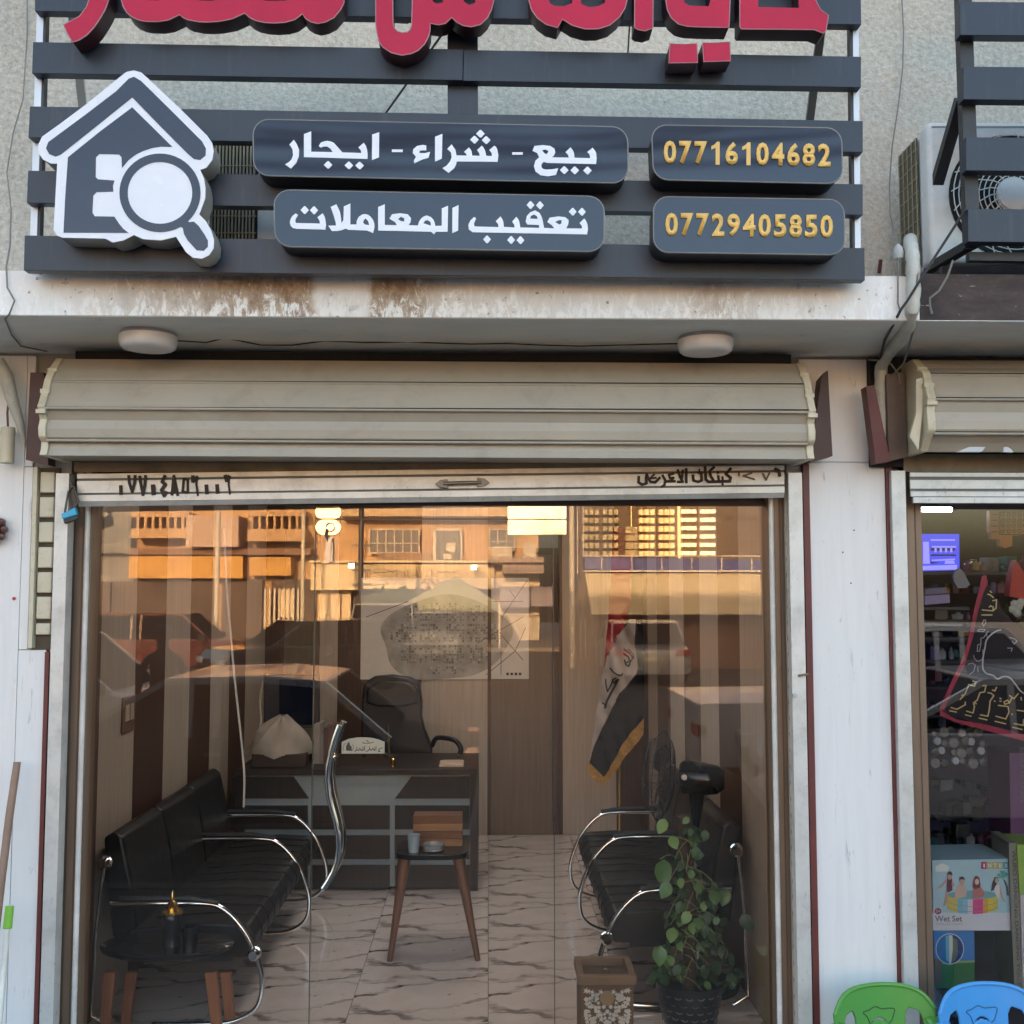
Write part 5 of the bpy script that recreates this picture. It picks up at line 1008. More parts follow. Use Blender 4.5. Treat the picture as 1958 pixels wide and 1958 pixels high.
# ---- standing fan behind the plant, seen from its back
t = thing('standing_fan', 'black standing fan turned away, behind the plant and in front of the right wall', 'fan', (P(1335, 1600, 5.3).x, 5.3, 0))
Yv = 5.25; mc = P(1336, 1482, Yv)
ax = V((-.93, .36, .05)).normalized()
b0, b1_ = P(1304, 1487, Yv), P(1385, 1492, Yv - .05)
MB().tube([b0 + V((0, .02, 0)), b0 + V((.012, .02, 0)), b0.lerp(b1_, .5), b0.lerp(b1_, .85), b1_], [.066, .078, .078, .066, .04], 28).build('motor_housing', mat('gloss_black_plastic', (.006, .007, .010), .18), t)
MB().lathe([(.001, -.018), (.012, -.016), (.014, 0)], P(1308, 1486, Yv - .085), 14, 'y').build('knob', mat('ivory_knob', (.65, .62, .58), .4), t)
MB().tube([P(1332, 1515, Yv), P(1332, 1545, Yv), P(1330, 1580, Yv)], [.038, .03, .018], 16).build('neck', mat('gloss_black_plastic', (.006, .007, .010), .18), t)
MB().tube([P(1331, 1575, Yv), V((P(1331, 1575, Yv).x, Yv, .05))], .013, 12).build('fan_pole', chrome, t); MB().lathe([(.19, 0), (.19, .02), (.04, .045), (.02, .07)], V((P(1331, 1575, Yv).x, Yv, 0)), 32).build('fan_base', black, t)
gc = b0 + ax * .10; u_ = ax.cross(V((0, 0, 1))).normalized(); v_ = u_.cross(ax)
gm = MB(); RG = .215
for (off, rr3) in ((0, RG), (.0, RG * .98), (-.03, RG * .8), (.05, RG * .8)):
    gm.tube([gc + ax * off + u_ * rr3 * math.cos(k * math.pi / 16) + v_ * rr3 * math.sin(k * math.pi / 16) for k in range(32)], .0035 if rr3 == RG else .0018, 5, closed=True)
for k in range(40):
    a_ = k * math.pi / 20; e_ = u_ * math.cos(a_) + v_ * math.sin(a_)
    gm.tube([gc - ax * .055 + e_ * .06, gc - ax * .04 + e_ * .15, gc + e_ * RG, gc + ax * .06 + e_ * .15, gc + ax * .075 + e_ * .05], .0011, 4)
gm.build('wire_cage', black, t)
for k in range(4):
    a_ = k * math.pi / 2 + .4; e_ = u_ * math.cos(a_) + v_ * math.sin(a_); f_ = u_ * math.cos(a_ + .75) + v_ * math.sin(a_ + .75)
    MB().prism([[gc + e_ * .03, gc + e_ * .16 - ax * .012, gc + (e_ + f_).normalized() * .19, gc + f_ * .15 + ax * .012, gc + f_ * .03]], ax * .002).build('blade', mat('smoky_blade', (.05, .05, .055), .3), t)
# ---- small hanging leads
tag(MB().tube(smooth([P(429, 1010, 4.42), P(434, 1130, 4.42), P(441, 1210, 4.42), P(449, 1300, 4.42), P(460, 1400, 4.42), P(467, 1480, 4.42), P(466, 1543, 4.42)]), .0045, 8).build('white_cable', mat('white_cable', (.50, .46, .42), .5)), 'long white cable hanging down inside the left pane', 'cable')
tag(MB().tube(smooth([P(612, 1830, 4.40), P(609, 1862, 4.40), P(600, 1890, 4.40)]), .002, 6).tube(smooth([P(620, 1752, 4.40), P(639, 1785, 4.40), P(626, 1832, 4.40)]), .002, 6).build('loose_thread', mat('white_thread', (.5, .46, .44), .6)), 'thin white thread on the door glass below the handle', 'thread')
tag(MB().tube(smooth([P(1081, 1762, 4.40), P(1077, 1780, 4.40), P(1087, 1815, 4.40), P(1097, 1830, 4.4), P(1091, 1850, 4.40), P(1100, 1895, 4.40)]), .002, 6).build('loose_thread', mat('white_thread', (.5, .46, .44), .6)), 'thin white thread on the right pane above the inlaid box', 'thread')

# ---- unseen ceiling panels added to brighten the office (their glow fills the room; the shutter bar hides them from the street)
def _lit(name, col, s):
    m, t, b, o = nodes(name); b.inputs['Base Color'].default_value = (*col, 1); b.inputs['Emission Color'].default_value = (*col, 1); b.inputs['Emission Strength'].default_value = s; return m
for yy, lb in ((5.6, 'added square fill lamp under the office ceiling, nearer the glass'), (7.3, 'added square fill lamp under the office ceiling, nearer the desk')):
    t = thing('added_fill_lamp', lb, 'lamp', (-.25, yy, ZC), 'added fill lamps of the office')
    MB().box(-.55, .05, yy - .3, yy + .3, ZC - .03, ZC - .001).build('lamp_frame', whitealu, t); MB().box(-.53, .03, yy - .28, yy + .28, ZC - .034, ZC - .0305).build('diffuser', _lit('added_fill_glow', (1, .93, .87), 1.9), t)
# ================================================================= NEIGHBOURING TOY SHOP AT THE RIGHT
NX0 = P(1727, 780, 3.97).x
prof2 = [(685, 4.10), (700, 4.045), (708, 4.005), (711, 4.000), (730, 3.985), (752, 3.965), (758, 3.955), (764, 3.962), (785, 3.972), (802, 3.965), (818, 3.965), (824, 3.972), (830, 3.99), (845, 4.02), (862, 4.045)]
sb2 = shutter_box(P(1785, 780, 3.97).x, 5.0, prof2, 'beige ribbed roller shutter box of the toy shop, with torn cream end moulding', None, beige_metal, .03, 0)
pl_ = mat('peeled_film', (.62, .66, .70), .5, var=.1)
for q in ([(1838, 862), (1870, 848), (1876, 828), (1902, 828), (1898, 845), (1884, 862)], [(1926, 862), (1927, 845), (1922, 845), (1926, 834), (1932, 836), (1931, 850), (1942, 858), (1945, 863)]):
    MB().prism([[V((p.x, 4.03 - .0, p.z)) for p in [P(x, y, 4.0) for x, y in q]]], (0, .02, 0)).build('peeled_patch', pl_, sb2)
a_ = [P(x, y, 4.10) for x, y in ((1656, 739), (1672, 736), (1703, 882), (1675, 886))]; MB().hexa(a_, [p + V((0, .06, 0)) for p in a_]).build('side_plate', mat('maroon_flap', (.11, .022, .018), .5, var=.25), sb2)
a_ = [P(x, y, 4.14) for x, y in ((1695, 716), (1729, 711), (1736, 873), (1700, 882))]; MB().hexa(a_, [p + V((0, .05, 0)) for p in a_]).build('side_plate', mat('brown_plate', (.105, .070, .055), .5, var=.25, dirt=(.25, .18, .12)), sb2)
MB().box(P(1664, 720, 4.2).x, 5.2, 4.205, 4.26, P(1700, 892, 4.2).z, ZS - .013).build('recess_back', dark, sb2)
a_ = [P(x, y, 3.99) for x, y in ((1752, 725), (1765, 722), (1764, 790), (1756, 860), (1740, 835), (1752, 790))]; MB().prism([a_], (0, .02, 0)).build('torn_moulding', cream_plastic, sb2)
cu2 = thing('roller_shutter', 'rolled up shutter of the toy shop ending in a plain galvanised bottom bar', 'roller shutter', P(1850, 960, 4.2))
x0_, x1_ = P(1739, 930, 4.2).x, 5.0
zb_ = lambda y: P(1800, y, 4.2).z
MB().box(x0_ - .02, x1_, 4.203, 4.208, zb_(902), zb_(868)).build('curtain_slat', mat('brown_curtain', (.17, .135, .085)), cu2)
for a_, b_, yo in ((904, 912, 0), (918, 935, 0), (940, 950, -.003)): MB().box(x0_, x1_, 4.192 + yo, 4.2, zb_(b_), zb_(a_)).build('bar_band', M['galv'], cu2, bevel=.001)
MB().box(x0_, x1_, 4.196, 4.202, zb_(950), zb_(903)).build('bar_groove', mat('dark_groove', (.17, .165, .15)), cu2); MB().box(x0_ + .01, x1_, 4.19, 4.206, zb_(962), zb_(951)).build('bar_lip', M['galv'], cu2)
ns = thing('toy_shop_window', 'glass front of the neighbouring toy shop in a bronze frame', 'shop window', (3.2, YG, 0))
xa_ = P(1745, 1400, 4.3).x; xb_ = P(1773, 1400, 4.3).x
MB().box(xa_, xb_, 4.30, 4.40, -.12, 2.5).build('frame_post', brownalu, ns); MB().box((xa_ + xb_) / 2 + .002, (xa_ + xb_) / 2 + .005, 4.297, 4.3005, -.12, 2.5).build('frame_rib', mat('dark_bronze_rib', (.10, .062, .042)), ns)
MB().box(xb_, 5.0, YG - .004, YG + .004, -.1, 2.5).build('glass_pane', M['neighbour_glass'], ns)
nr = tag(MB().box(xb_ - .15, 5.2, 4.42, 8.0, -.12, -.02).box(xb_ - .17, xb_ - .05, 4.42, 8.0, -.02, 2.7).box(5.05, 5.2, 4.42, 8, -.02, 2.7).box(xb_ - .05, 5.05, 7.9, 8.0, -.02, 2.7).box(xb_ - .17, 5.2, 4.42, 8.0, 2.7, 2.8).build('toy_shop_walls', mat('dark_wall', (.038, .030, .060), .8)), kind='structure')
# lit tube, shelf, goods
def lit(name, col, s):
    m, t, b, o = nodes(name); b.inputs['Base Color'].default_value = (*col, 1); b.inputs['Emission Color'].default_value = (*col, 1); b.inputs['Emission Strength'].default_value = s; return m
t = thing('fluorescent_tube', 'glowing white fluorescent tube lamp inside the top of the toy shop', 'tube lamp', P(1790, 974, 5.4))
MB().tube([P(1764, 974, 5.4), P(1819, 974.5, 5.4)], .011, 12).build('tube', lit('white_light', (.86, .86, 1), 14.), t); MB().box(P(1762, 968, 5.4).x, P(1821, 968, 5.4).x, 5.42, 5.46, P(1790, 978, 5.4).z, P(1790, 969, 5.4).z).build('fitting', greyish, t)
def screen_box(name, label, cat, q, Y, dep, mt, group=None, bevel=.002):
    a_ = [P(x, y, Y) for x, y in q]; c = sum(a_, V()) / 4
    t = thing(name, label, cat, V((c.x, Y, min(p.z for p in a_))), group); MB().hexa(a_, [p + V((0, dep, 0)) for p in a_]).build('carton', mt, t, bevel=bevel); return t
def patch(t, q, Y, mt, name='print', d=.0008, off=.001): return MB().prism([[P(x, y, Y - off) for x, y in q]], (0, d, 0)).build(name, mt, t)
t = thing('blue_light_box', 'glowing violet-blue toy kitchen panel on an upper shelf of the toy shop', 'light box', P(1800, 1090, 5.0))
a_ = [P(x, y, 5.0) for x, y in ((1762, 1021), (1834, 1021), (1835, 1090), (1762, 1092))]; MB().hexa(a_, [p + V((0, .12, 0)) for p in a_]).build('panel', lit('blue_glow', (.06, .08, .80), .16), t)
pw = lit('lilac_glow', (.30, .30, .90), .16)
for q in (((1765, 1036), (1776, 1036), (1778, 1078), (1765, 1078)), ((1782, 1044), (1828, 1044), (1828, 1047), (1782, 1047)), ((1764, 1082), (1830, 1080), (1830, 1089), (1764, 1090)), ((1780, 1031), (1826, 1031), (1826, 1034), (1780, 1034)), ((1782, 1070), (1826, 1068), (1826, 1071), (1782, 1073)), ((1808, 1072), (1824, 1072), (1826, 1078), (1806, 1078))): patch(t, q, 5.0, pw)
dkb = mat('dark_blue_print', (.02, .02, .08), .5)
for q in (((1780, 1048), (1826, 1048), (1826, 1053), (1780, 1053)), ((1780, 1060), (1828, 1060), (1828, 1063), (1780, 1063)), ((1780, 1074), (1796, 1076), (1780, 1078), (1780, 1076))): patch(t, q, 5.0, dkb, 'dark_print')
for k in range(4): patch(t, ((1787 + k * 10, 1048), (1791 + k * 10, 1048), (1791 + k * 10, 1056), (1787 + k * 10, 1056)), 5.0, pw, 'print', off=.003)
shelfm = mat('dark_shelf', (.06, .055, .07), .5)
for k, y in enumerate((1093, 1160, 1186, 1199, 1218)):
    tag(MB().box(P(1762, y, 5.0).x, P(1850 if k else 1990, y, 5.0).x, 4.98, 5.35, P(1800, y, 5.0).z - .015, P(1800, y, 5.0).z).build('shelf_board', shelfm), ('uppermost thin dark shelf in the toy shop, under the blue panel', 'second thin shelf from the top in the toy shop, under the lilac boxes', 'third thin shelf from the top in the toy shop window', 'fourth thin shelf from the top in the toy shop window', 'lowest thin shelf in the toy shop, above the silver goods')[k], 'shelf', 'thin shelves in the toy shop')
lil = mat('lilac_carton', (.42, .36, .60), .6); lil2 = mat('pale_grey_carton', (.26, .24, .34), .6)
screen_box('toy_carton', 'lilac flat carton on the second shelf of the toy shop', 'box', ((1767, 1139), (1816, 1136), (1817, 1153), (1768, 1157)), 4.95, .2, lil)
screen_box('toy_carton', 'grey-lilac flat carton lying on top of the lilac one', 'box', ((1768, 1126), (1810, 1122), (1811, 1134.5), (1768, 1137.5)), 4.97, .2, lil2)
screen_box('toy_carton', 'olive carton between the second and third shelves of the toy shop', 'box', ((1788, 1162), (1812, 1162), (1812, 1185), (1788, 1185)), 5.0, .2, mat('olive_carton', (.12, .11, .09), .7))
screen_box('silver_case', 'long silver toy case on the shelf above the reflections', 'case', ((1784, 1187), (1840, 1186), (1841, 1198), (1784, 1198)), 5.0, .12, mat('silver_case', (.22, .22, .26), .3, .4))
t = thing('white_hand_fan', 'pale grey folding fan-shaped toy hanging above the pennant', 'hand fan', P(1845, 1125, 4.9))
fa = [P(1858, 1122, 4.9)] + [P(1850 + 26 * math.cos(R(a)) * -1, 1108 - 22 * math.sin(R(a)), 4.9) for a in range(-60, 140, 15)]
MB().prism([[P(x, y, 4.9) for x, y in ((1832, 1125), (1824, 1112), (1823, 1100), (1827, 1092), (1835, 1086), (1843, 1094), (1850, 1108), (1855, 1118), (1848, 1124))]], (0, .02, 0)).build('fan_leaf', mat('pale_fan', (.30, .31, .34), .6), t)
# black mourning pennant with red border and hand-lettered lines
t = thing('lettered_pennant', 'black cloth pennant with red border and gold Arabic lines in the toy shop window', 'pennant', P(1900, 1400, 4.5))
Yp = 4.50; PC = conv(1740, 1080, 5.683)
MB().prism([[P(x, y, Yp) for x, y in PC([(810, 130), (860, 250), (960, 400), (1030, 520), (1250, 760), (1500, 900), (1500, 1890), (330, 1620), (480, 1300), (640, 860), (740, 420)])]], (0, .003, 0)).build('cloth', mat('black_cloth', (.018, .014, .018), .8), t)
rb = mat('red_border', (.34, .035, .07), .7)
MB().prism([[P(x, y, Yp - .001) for x, y in PC([(780, 120), (830, 110), (845, 200), (800, 300), (740, 500), (690, 760), (600, 1080), (470, 1340), (370, 1590), (320, 1570), (420, 1330), (560, 1050), (640, 780), (700, 480), (750, 280)])]], (0, .001, 0)).build('border', rb, t)
MB().prism([[P(x, y, Yp - .001) for x, y in PC([(320, 1575), (370, 1600), (500, 1680), (800, 1730), (1100, 1810), (1500, 1900), (1500, 1980), (1100, 1880), (800, 1790), (520, 1720), (330, 1640)])]], (0, .001, 0)).build('border', rb, t)
gold = mat('gold_paint_line', (.62, .50, .24), .6); silv = mat('white_paint_line', (.42, .40, .42), .6)
m_ = MB(); m2 = MB()
def pst(mb, pts_, w_): stroke(mb, PC(pts_), w_ / 5.683, lambda x, y: P(x, y, Yp - .003))
for s_ in ([(845, 320), (870, 325), (905, 355)], [(870, 285), (885, 300)], [(785, 490), (900, 500), (935, 470), (940, 380), (900, 390)], [(780, 545), (890, 545)], [(860, 460), (875, 445), (905, 460), (900, 500)], [(430, 1585), (505, 1600)], [(445, 1550), (510, 1570), (600, 1520), (600, 1490)], [(545, 1465), (600, 1400), (640, 1300), (700, 1320), (715, 1270), (680, 1262)], [(560, 1420), (590, 1410)],
           [(600, 1630), (665, 1645)], [(615, 1590), (685, 1610), (700, 1540), (690, 1500), (730, 1470), (760, 1390), (810, 1380), (825, 1310), (790, 1315)], [(700, 1490), (720, 1510)], [(765, 1630), (845, 1645), (860, 1580), (870, 1480), (910, 1420), (880, 1395), (845, 1390)], [(750, 1665), (835, 1685)], [(895, 1360), (920, 1370), (940, 1330)], [(925, 1485), (915, 1480)],
           [(935, 1645), (1040, 1675), (1075, 1600), (1065, 1540), (960, 1527)], [(925, 1700), (1040, 1728)], [(1020, 1490), (1030, 1515), (1080, 1500), (1060, 1470), (1020, 1490)], [(1080, 1420), (1130, 1455), (1175, 1400)], [(1080, 1500), (1110, 1440)], [(975, 1450), (990, 1455)], [(975, 1480), (990, 1482)], [(1105, 1620), (1112, 1628)], [(1130, 1725), (1230, 1745), (1235, 1680)], [(1115, 1765), (1220, 1790)], [(1165, 1580), (1240, 1590)], [(1205, 1440), (1212, 1470)]): pst(m_, s_, 13)
for s_ in ([(800, 600), (785, 640), (800, 665), (820, 640), (820, 600), (800, 600)], [(735, 715), (760, 700), (815, 702), (800, 725), (735, 720)], [(850, 720), (800, 790), (770, 800), (770, 860), (735, 870), (730, 940), (755, 940), (770, 860)], [(830, 740), (840, 790)], [(790, 920), (795, 1000), (770, 1040), (730, 1050), (700, 1015)], [(690, 985), (695, 1010)], [(630, 1080), (680, 1070), (710, 1090), (690, 1160), (650, 1190)], [(735, 1110), (740, 1165)], [(1080, 790), (1130, 800), (1165, 830), (1130, 860), (1110, 830)], [(1060, 905), (1110, 905), (1100, 940)]): pst(m2, s_, 9)
m_.build('gold_lettering', gold, t, kind='stuff'); m2.build('pale_lettering', silv, t, kind='stuff')
tag(MB().tube(smooth([P(*PC([q])[0], 4.47) for q in ((990, 708), (940, 720), (880, 760), (830, 820), (815, 900), (795, 1000), (790, 1120), (830, 1180), (900, 1200), (950, 1240), (1010, 1215), (1080, 1225), (1140, 1290), (1200, 1370), (1260, 1410))]), .003, 6).build('white_string', mat('white_string', (.6, .58, .6), .6)), 'white string draped across the black pennant', 'string')
t = thing('ornament_panel', 'carved orange wooden ornament panel hanging high in the toy shop', 'ornament', P(1925, 1050, 4.9))
om = mat('orange_carved_wood', (.55, .25, .07), .5, var=.15)
MB().prism([[P(x, y, 4.9) for x, y in ((1892, 976), (1970, 976), (1970, 1022), (1936, 1024), (1936, 1044), (1922, 1048), (1912, 1044), (1911, 1032), (1896, 1030), (1895, 1020), (1892, 1018))]], (0, .03, 0)).build('panel', om, t)
om2 = mat('dark_carving', (.12, .05, .025), .7)
sc = MB()
for i in range(6):
    for j in range(4):
        c = P(1918 + i * 10.5, 984 + j * 10.5, 4.9); sc.tube([c + V((.008 * math.cos(a * 1.05), -.001, .008 * math.sin(a * 1.05))) for a in range(6)], .0022, 4, closed=True)
sc.build('carved_rosettes', om2, t, kind='stuff'); fr_ = MB()
for a_, b_ in (((1912, 979), (1970, 979)), ((1912, 979), (1912, 1022)), ((1912, 1022), (1970, 1022)), ((1896, 984), (1908, 984)), ((1896, 995), (1908, 995)), ((1896, 1006), (1908, 1006)), ((1896, 1017), (1908, 1017))): fr_.bar(P(a_[0], a_[1], 4.897), P(b_[0], b_[1], 4.897), .006, .004)
fr_.build('carved_frame', om2, t)
tag(MB().prism([[P(x, y, 4.8) for x, y in ((1943, 1071), (1955, 1090), (1975, 1140), (1975, 1150), (1930, 1140), (1935, 1095))]], (0, .05, 0)).build('red_cone_toy', mat('red_toy', (.50, .055, .035), .6)), 'red pointed toy tent at the right edge of the toy shop window', 'toy')
t = thing('artificial_flowers', 'bunch of white artificial flowers with dark leaves at the right edge', 'flowers', P(1945, 1260, 4.8))
rnd = random.Random(5)
for k in range(34):
    o_ = leaf.__wrapped__ if False else None
    c = P(1945 + rnd.uniform(-28, 30), 1180 + rnd.uniform(-10, 70), 4.78 + rnd.random() * .08); s_ = rnd.uniform(.03, .05); a_ = rnd.uniform(0, 6.28)
    MB().grid([[c + V((s_ * u * math.cos(a_) + v * .3 * s_, -.01 * abs(v), s_ * u * math.sin(a_) - v * .3 * s_)) for v in (-1, 0, 1)] for u in (0, .5, 1)]).build('leaf', leafg[2], t)
fw = mat('white_petal', (.55, .55, .45), .6)
for x, y in ((1940, 1155), (1948, 1160), (1945, 1172), (1952, 1152), (1937, 1165)):
    c = P(x, y, 4.74); MB().lathe([(.001, -.012), (.014, -.008), (.02, 0), (.012, .006)], c, 7, 'y').build('blossom', fw, t)
# bags of small goods: rows of rounded packets
pk = [mat('clear_packet_%d' % k, c_, .25, var=.25, scale=30) for k, c_ in enumerate(((.10, .105, .10), (.17, .17, .165), (.06, .065, .065), (.34, .37, .40)))]
kk = 0
for r_ in range(4):
    for c_ in range(6):
        x, y = 1785 + c_ * 17.5 + (r_ % 2) * 4 + 3 * math.sin(kk * 2.3), 1400 + r_ * 19 + 3 * math.cos(kk * 1.7)
        if x > 1890: continue
        a_ = P(x, y, 4.62); s_ = .015 + .0035 * ((c_ * 7 + r_ * 5) % 4)
        o_ = MB().lathe([(.001, -.010), (s_ * .8, -.008), (s_, 0), (s_ * .8, .008), (.001, .010)], a_, 8, 'y').build('toy_packet', pk[(kk * 5 + r_) % 4]); kk += 1
        tag(o_, 'small clear plastic packet of toys, %s row from the top, %s from the left' % ( ('first', 'second', 'third', 'fourth')[r_], ('first', 'second', 'third', 'fourth', 'fifth', 'sixth')[c_]), 'toy packet', 'plastic packets hanging under the pennant')
rnd = random.Random(9)
for k in range(26):
    x, y = rnd.uniform(1778, 1915), rnd.uniform(1478, 1625); w_, h_ = rnd.uniform(14, 38), rnd.uniform(10, 26); Yk = rnd.uniform(4.8, 5.2)
    g_ = (.035, .038, .045, .06, .09)[k % 5]
    a_ = [P(x, y, Yk), P(x + w_, y + rnd.uniform(-8, 8), Yk), P(x + w_, y + h_, Yk), P(x, y + h_ + rnd.uniform(-6, 6), Yk)]
    o_ = MB().hexa(a_, [p + V((0, .06, 0)) for p in a_]).build('wrapped_toy', mat('wrapped_toy_%d' % (k % 5), (g_, g_, g_ * 1.1), .3, var=.4, scale=20), bevel=.006)
    tag(o_, 'dark wrapped toy in the heap of the toy shop window, above the pool boxes', 'toy', 'heap of dark wrapped toys')
tag(MB().box(xb_ - .03, 5.0, 4.98, 5.5, .0, P(1800, 1640, 5).z).build('display_table', mat('dark_display', (.03, .028, .032), .6)), 'dark display counter behind the boxes in the toy shop', 'counter')
# boxes behind the glass
sky_p = mat('pale_blue_print', (.40, .62, .70), .4, var=.08, scale=4)
t = thing('pool_box', 'light blue toy carton showing four children in a rainbow paddling pool, words Wet Set', 'box', P(1858, 1780, 4.5))
Yx = 4.46; q = ((1782, 1645), (1933, 1642), (1934, 1779), (1785, 1779)); a_ = [P(x, y, Yx) for x, y in q]
MB().hexa(a_, [p + V((0, .26, .0)) for p in a_]).build('carton', sky_p, t, bevel=.002)
KX = conv(1740, 1560, 4.853)
def kp(pts_, mt, nm='print', off=.001): return MB().prism([[P(x, y, Yx - off) for x, y in KX(pts_)]], (0, .0006, 0)).build(nm, mt, t)
def col(n, c, **k): return mat('print_' + n, c, .45, var=.05, **k)
kp([(206, 900), (940, 900), (942, 1064), (215, 1064)], col('paper', (.66, .70, .76)))
kp([(235, 470), (300, 440), (370, 470), (350, 515), (240, 520)], col('cloud', (.70, .78, .74)), off=.0014)
x_ = 345
rb_cols = [(.62, .50, .10), (.58, .52, .14), (.20, .50, .60), (.25, .55, .72), (.62, .62, .66), (.68, .08, .28), (.70, .06, .30), (.75, .40, .05), (.72, .60, .06), (.60, .55, .12)]
def ell(cx, cy, rx, ry, a): return (cx + rx * math.cos(R(a)), cy + ry * math.sin(R(a)))
kp([ell(582, 735, 236, 42, a) for a in range(0, 360, 15)], col('pool_in', (.18, .42, .46)), off=.0014)
for k in range(10):
    xa2, xb2 = 346 + k * 47.4, 346 + (k + 1) * 47.4 - (0 if k < 9 else 2)
    top = lambda x: 735 + 40 * math.sqrt(max(0, 1 - ((x - 582) / 240) ** 2)); bot = lambda x: 850 + 62 * math.sqrt(max(0, 1 - ((x - 582) / 240) ** 2))
    kp([(xa2, top(xa2)), (xb2, top(xb2)), (xb2, bot(xb2)), (xa2, bot(xa2))], col('pool%d' % k, rb_cols[k]), off=.0022)
for yy in (800, 850): 
    m_ = MB(); stroke(m_, KX([ell(582, yy - 20, 236, 60, a) for a in range(10, 171, 16)]), .8, lambda x, y: P(x, y, Yx - .0028)); m_.build('pool_seam', col('seam', (.35, .25, .2)), t)
skin, hair = col('skin', (.52, .36, .28)), col('hair', (.08, .045, .04)); 
kp([(345, 560), (370, 575), (390, 560), (395, 690), (360, 710), (340, 700)], col('suit1', (.16, .03, .05)), off=.003); kp([(330, 700), (358, 705), (350, 780), (330, 838), (305, 838), (322, 780)], skin, off=.0026); kp([(335, 590), (345, 605), (300, 660), (250, 682), (290, 640)], skin, off=.003)
kp([ell(368, 565, 22, 28, a) for a in range(0, 360, 30)], skin, off=.0034); kp([(344, 560), (350, 525), (372, 512), (392, 530), (392, 560), (380, 545), (355, 545)], hair, off=.0038); kp([(392, 600), (415, 640), (405, 660), (385, 640)], skin, off=.0032)
kp([(430, 660), (465, 640), (510, 645), (530, 690), (520, 750), (450, 768), (415, 760), (420, 700)], col('skin2', (.58, .44, .36)), off=.0026); kp([ell(483, 610, 24, 34, a) for a in range(0, 360, 30)], skin, off=.003); kp([(456, 605), (460, 572), (485, 562), (508, 575), (510, 605), (500, 590), (465, 590)], hair, off=.0034)
kp([(585, 680), (610, 650), (650, 650), (680, 690), (690, 745), (640, 770), (580, 765)], col('suit3', (.52, .20, .18)), off=.0026); kp([(580, 660), (588, 600), (600, 565), (622, 556), (645, 575), (655, 640), (650, 665), (600, 680)], col('hair3', (.20, .05, .05)), off=.003); kp([ell(622, 612, 19, 28, a) for a in range(0, 360, 30)], col('face3', (.70, .55, .48)), off=.0034)
kp([(790, 650), (828, 640), (835, 700), (825, 770), (790, 720)], col('suit4', (.72, .70, .66)), off=.0026); kp([(752, 700), (765, 620), (785, 570), (812, 565), (825, 600), (800, 640), (775, 690)], hair, off=.003); kp([ell(805, 600, 16, 26, a) for a in range(0, 360, 30)], skin, off=.0034); kp([(832, 640), (850, 700), (870, 770), (890, 796), (862, 790), (838, 720)], skin, off=.003)
kp([(860, 580), (885, 600), (910, 660), (918, 740), (898, 740), (890, 660)], col('trunk', (.10, .11, .14)), off=.0014)
for lf in ([(860, 580), (800, 550), (830, 530)], [(860, 580), (830, 510), (880, 508)], [(862, 580), (880, 515), (920, 545)], [(862, 580), (925, 555), (920, 562)], [(862, 582), (815, 565), (820, 580)]): kp(lf, col('palm', (.10, .38, .36)), off=.0016)
kp([ell(260, 885, 30, 29, a) for a in range(0, 360, 20)], col('badge', (.28, .05, .09)), off=.0016)
def ktxt(s_, q_, mt, bold=.0, tt=None): return text(s_, 'lettering', mt, tt or t, [P(x, y, Yx) for x, y in KX(q_)], bold=bold, depth=0, push=V((0, -.0022, 0)))
ktxt('1+', [(246, 868), (276, 868), (276, 900), (246, 900)], white_letter, .01)
ktxt('Wet Set', [(230, 925), (482, 925), (482, 980), (230, 980)], col('grey_text', (.16, .17, .18)), .015)
ktxt('COLLECTION', [(240, 992), (482, 992), (482, 1012), (240, 1012)], col('lgrey_text', (.33, .35, .38)))
for k, (ch, cc) in enumerate((('I', (.45, .02, .12)), ('N', (.50, .47, .18)), ('T', (.50, .44, .16)), ('E', (.42, .40, .14)), ('X', (.05, .40, .50)))):
    xa2 = 661 + k * 51; kp([(xa2, 428), (xa2 + 49, 428), (xa2 + 49, 492), (xa2, 492)], col('logo%d' % k, cc), off=.0014)
    w2 = 8 if ch == 'I' else 15; ktxt(ch, [(xa2 + 25 - w2, 442), (xa2 + 25 + w2, 442), (xa2 + 25 + w2, 478), (xa2 + 25 - w2, 478)], white_letter, .02)
t = thing('pool_box', 'blue and green toy carton with a round picture inset, under the paddling pool box', 'box', P(1825, 1880, 4.5))
q = ((1786, 1781), (1863, 1781), (1864, 1890), (1787, 1890)); a_ = [P(x, y, Yx) for x, y in q]
MB().hexa(a_, [p + V((0, .2, .0)) for p in a_]).build('carton', col('green', (.04, .20, .05)), t, bevel=.002)
kp([(218, 1070), (596, 1070), (600, 1345), (440, 1350), (225, 1320)], col('water', (.05, .22, .55), scale=18)); kp([(300, 1350), (600, 1340), (600, 1360), (300, 1375)], col('lawn', (.30, .42, .16)), off=.0013)
kp([(228, 1320), (300, 1330), (290, 1560), (232, 1560)], col('brown_side', (.16, .13, .09)), off=.0013)
kp([ell(370, 1235, 132, 145, a) for a in range(0, 360, 12)], col('ring', (.55, .62, .72)), off=.0016); kp([ell(370, 1235, 124, 136, a) for a in range(0, 360, 12)], col('navy', (.02, .05, .20)), off=.002)
kp([ell(370, 1235, 124, 136, a) for a in range(100, 261, 16)], col('mid_blue', (.03, .17, .42)), off=.0024); kp([(330, 1120), (365, 1105), (372, 1250), (370, 1372), (335, 1330)], col('sky2', (.15, .48, .62)), off=.0028); kp([(365, 1105), (395, 1110), (400, 1230), (380, 1380), (365, 1370)], col('white2', (.62, .68, .66)), off=.003); kp([(395, 1130), (440, 1150), (445, 1300), (400, 1360), (385, 1345), (398, 1230)], col('camo', (.16, .19, .12), scale=40), off=.0032)
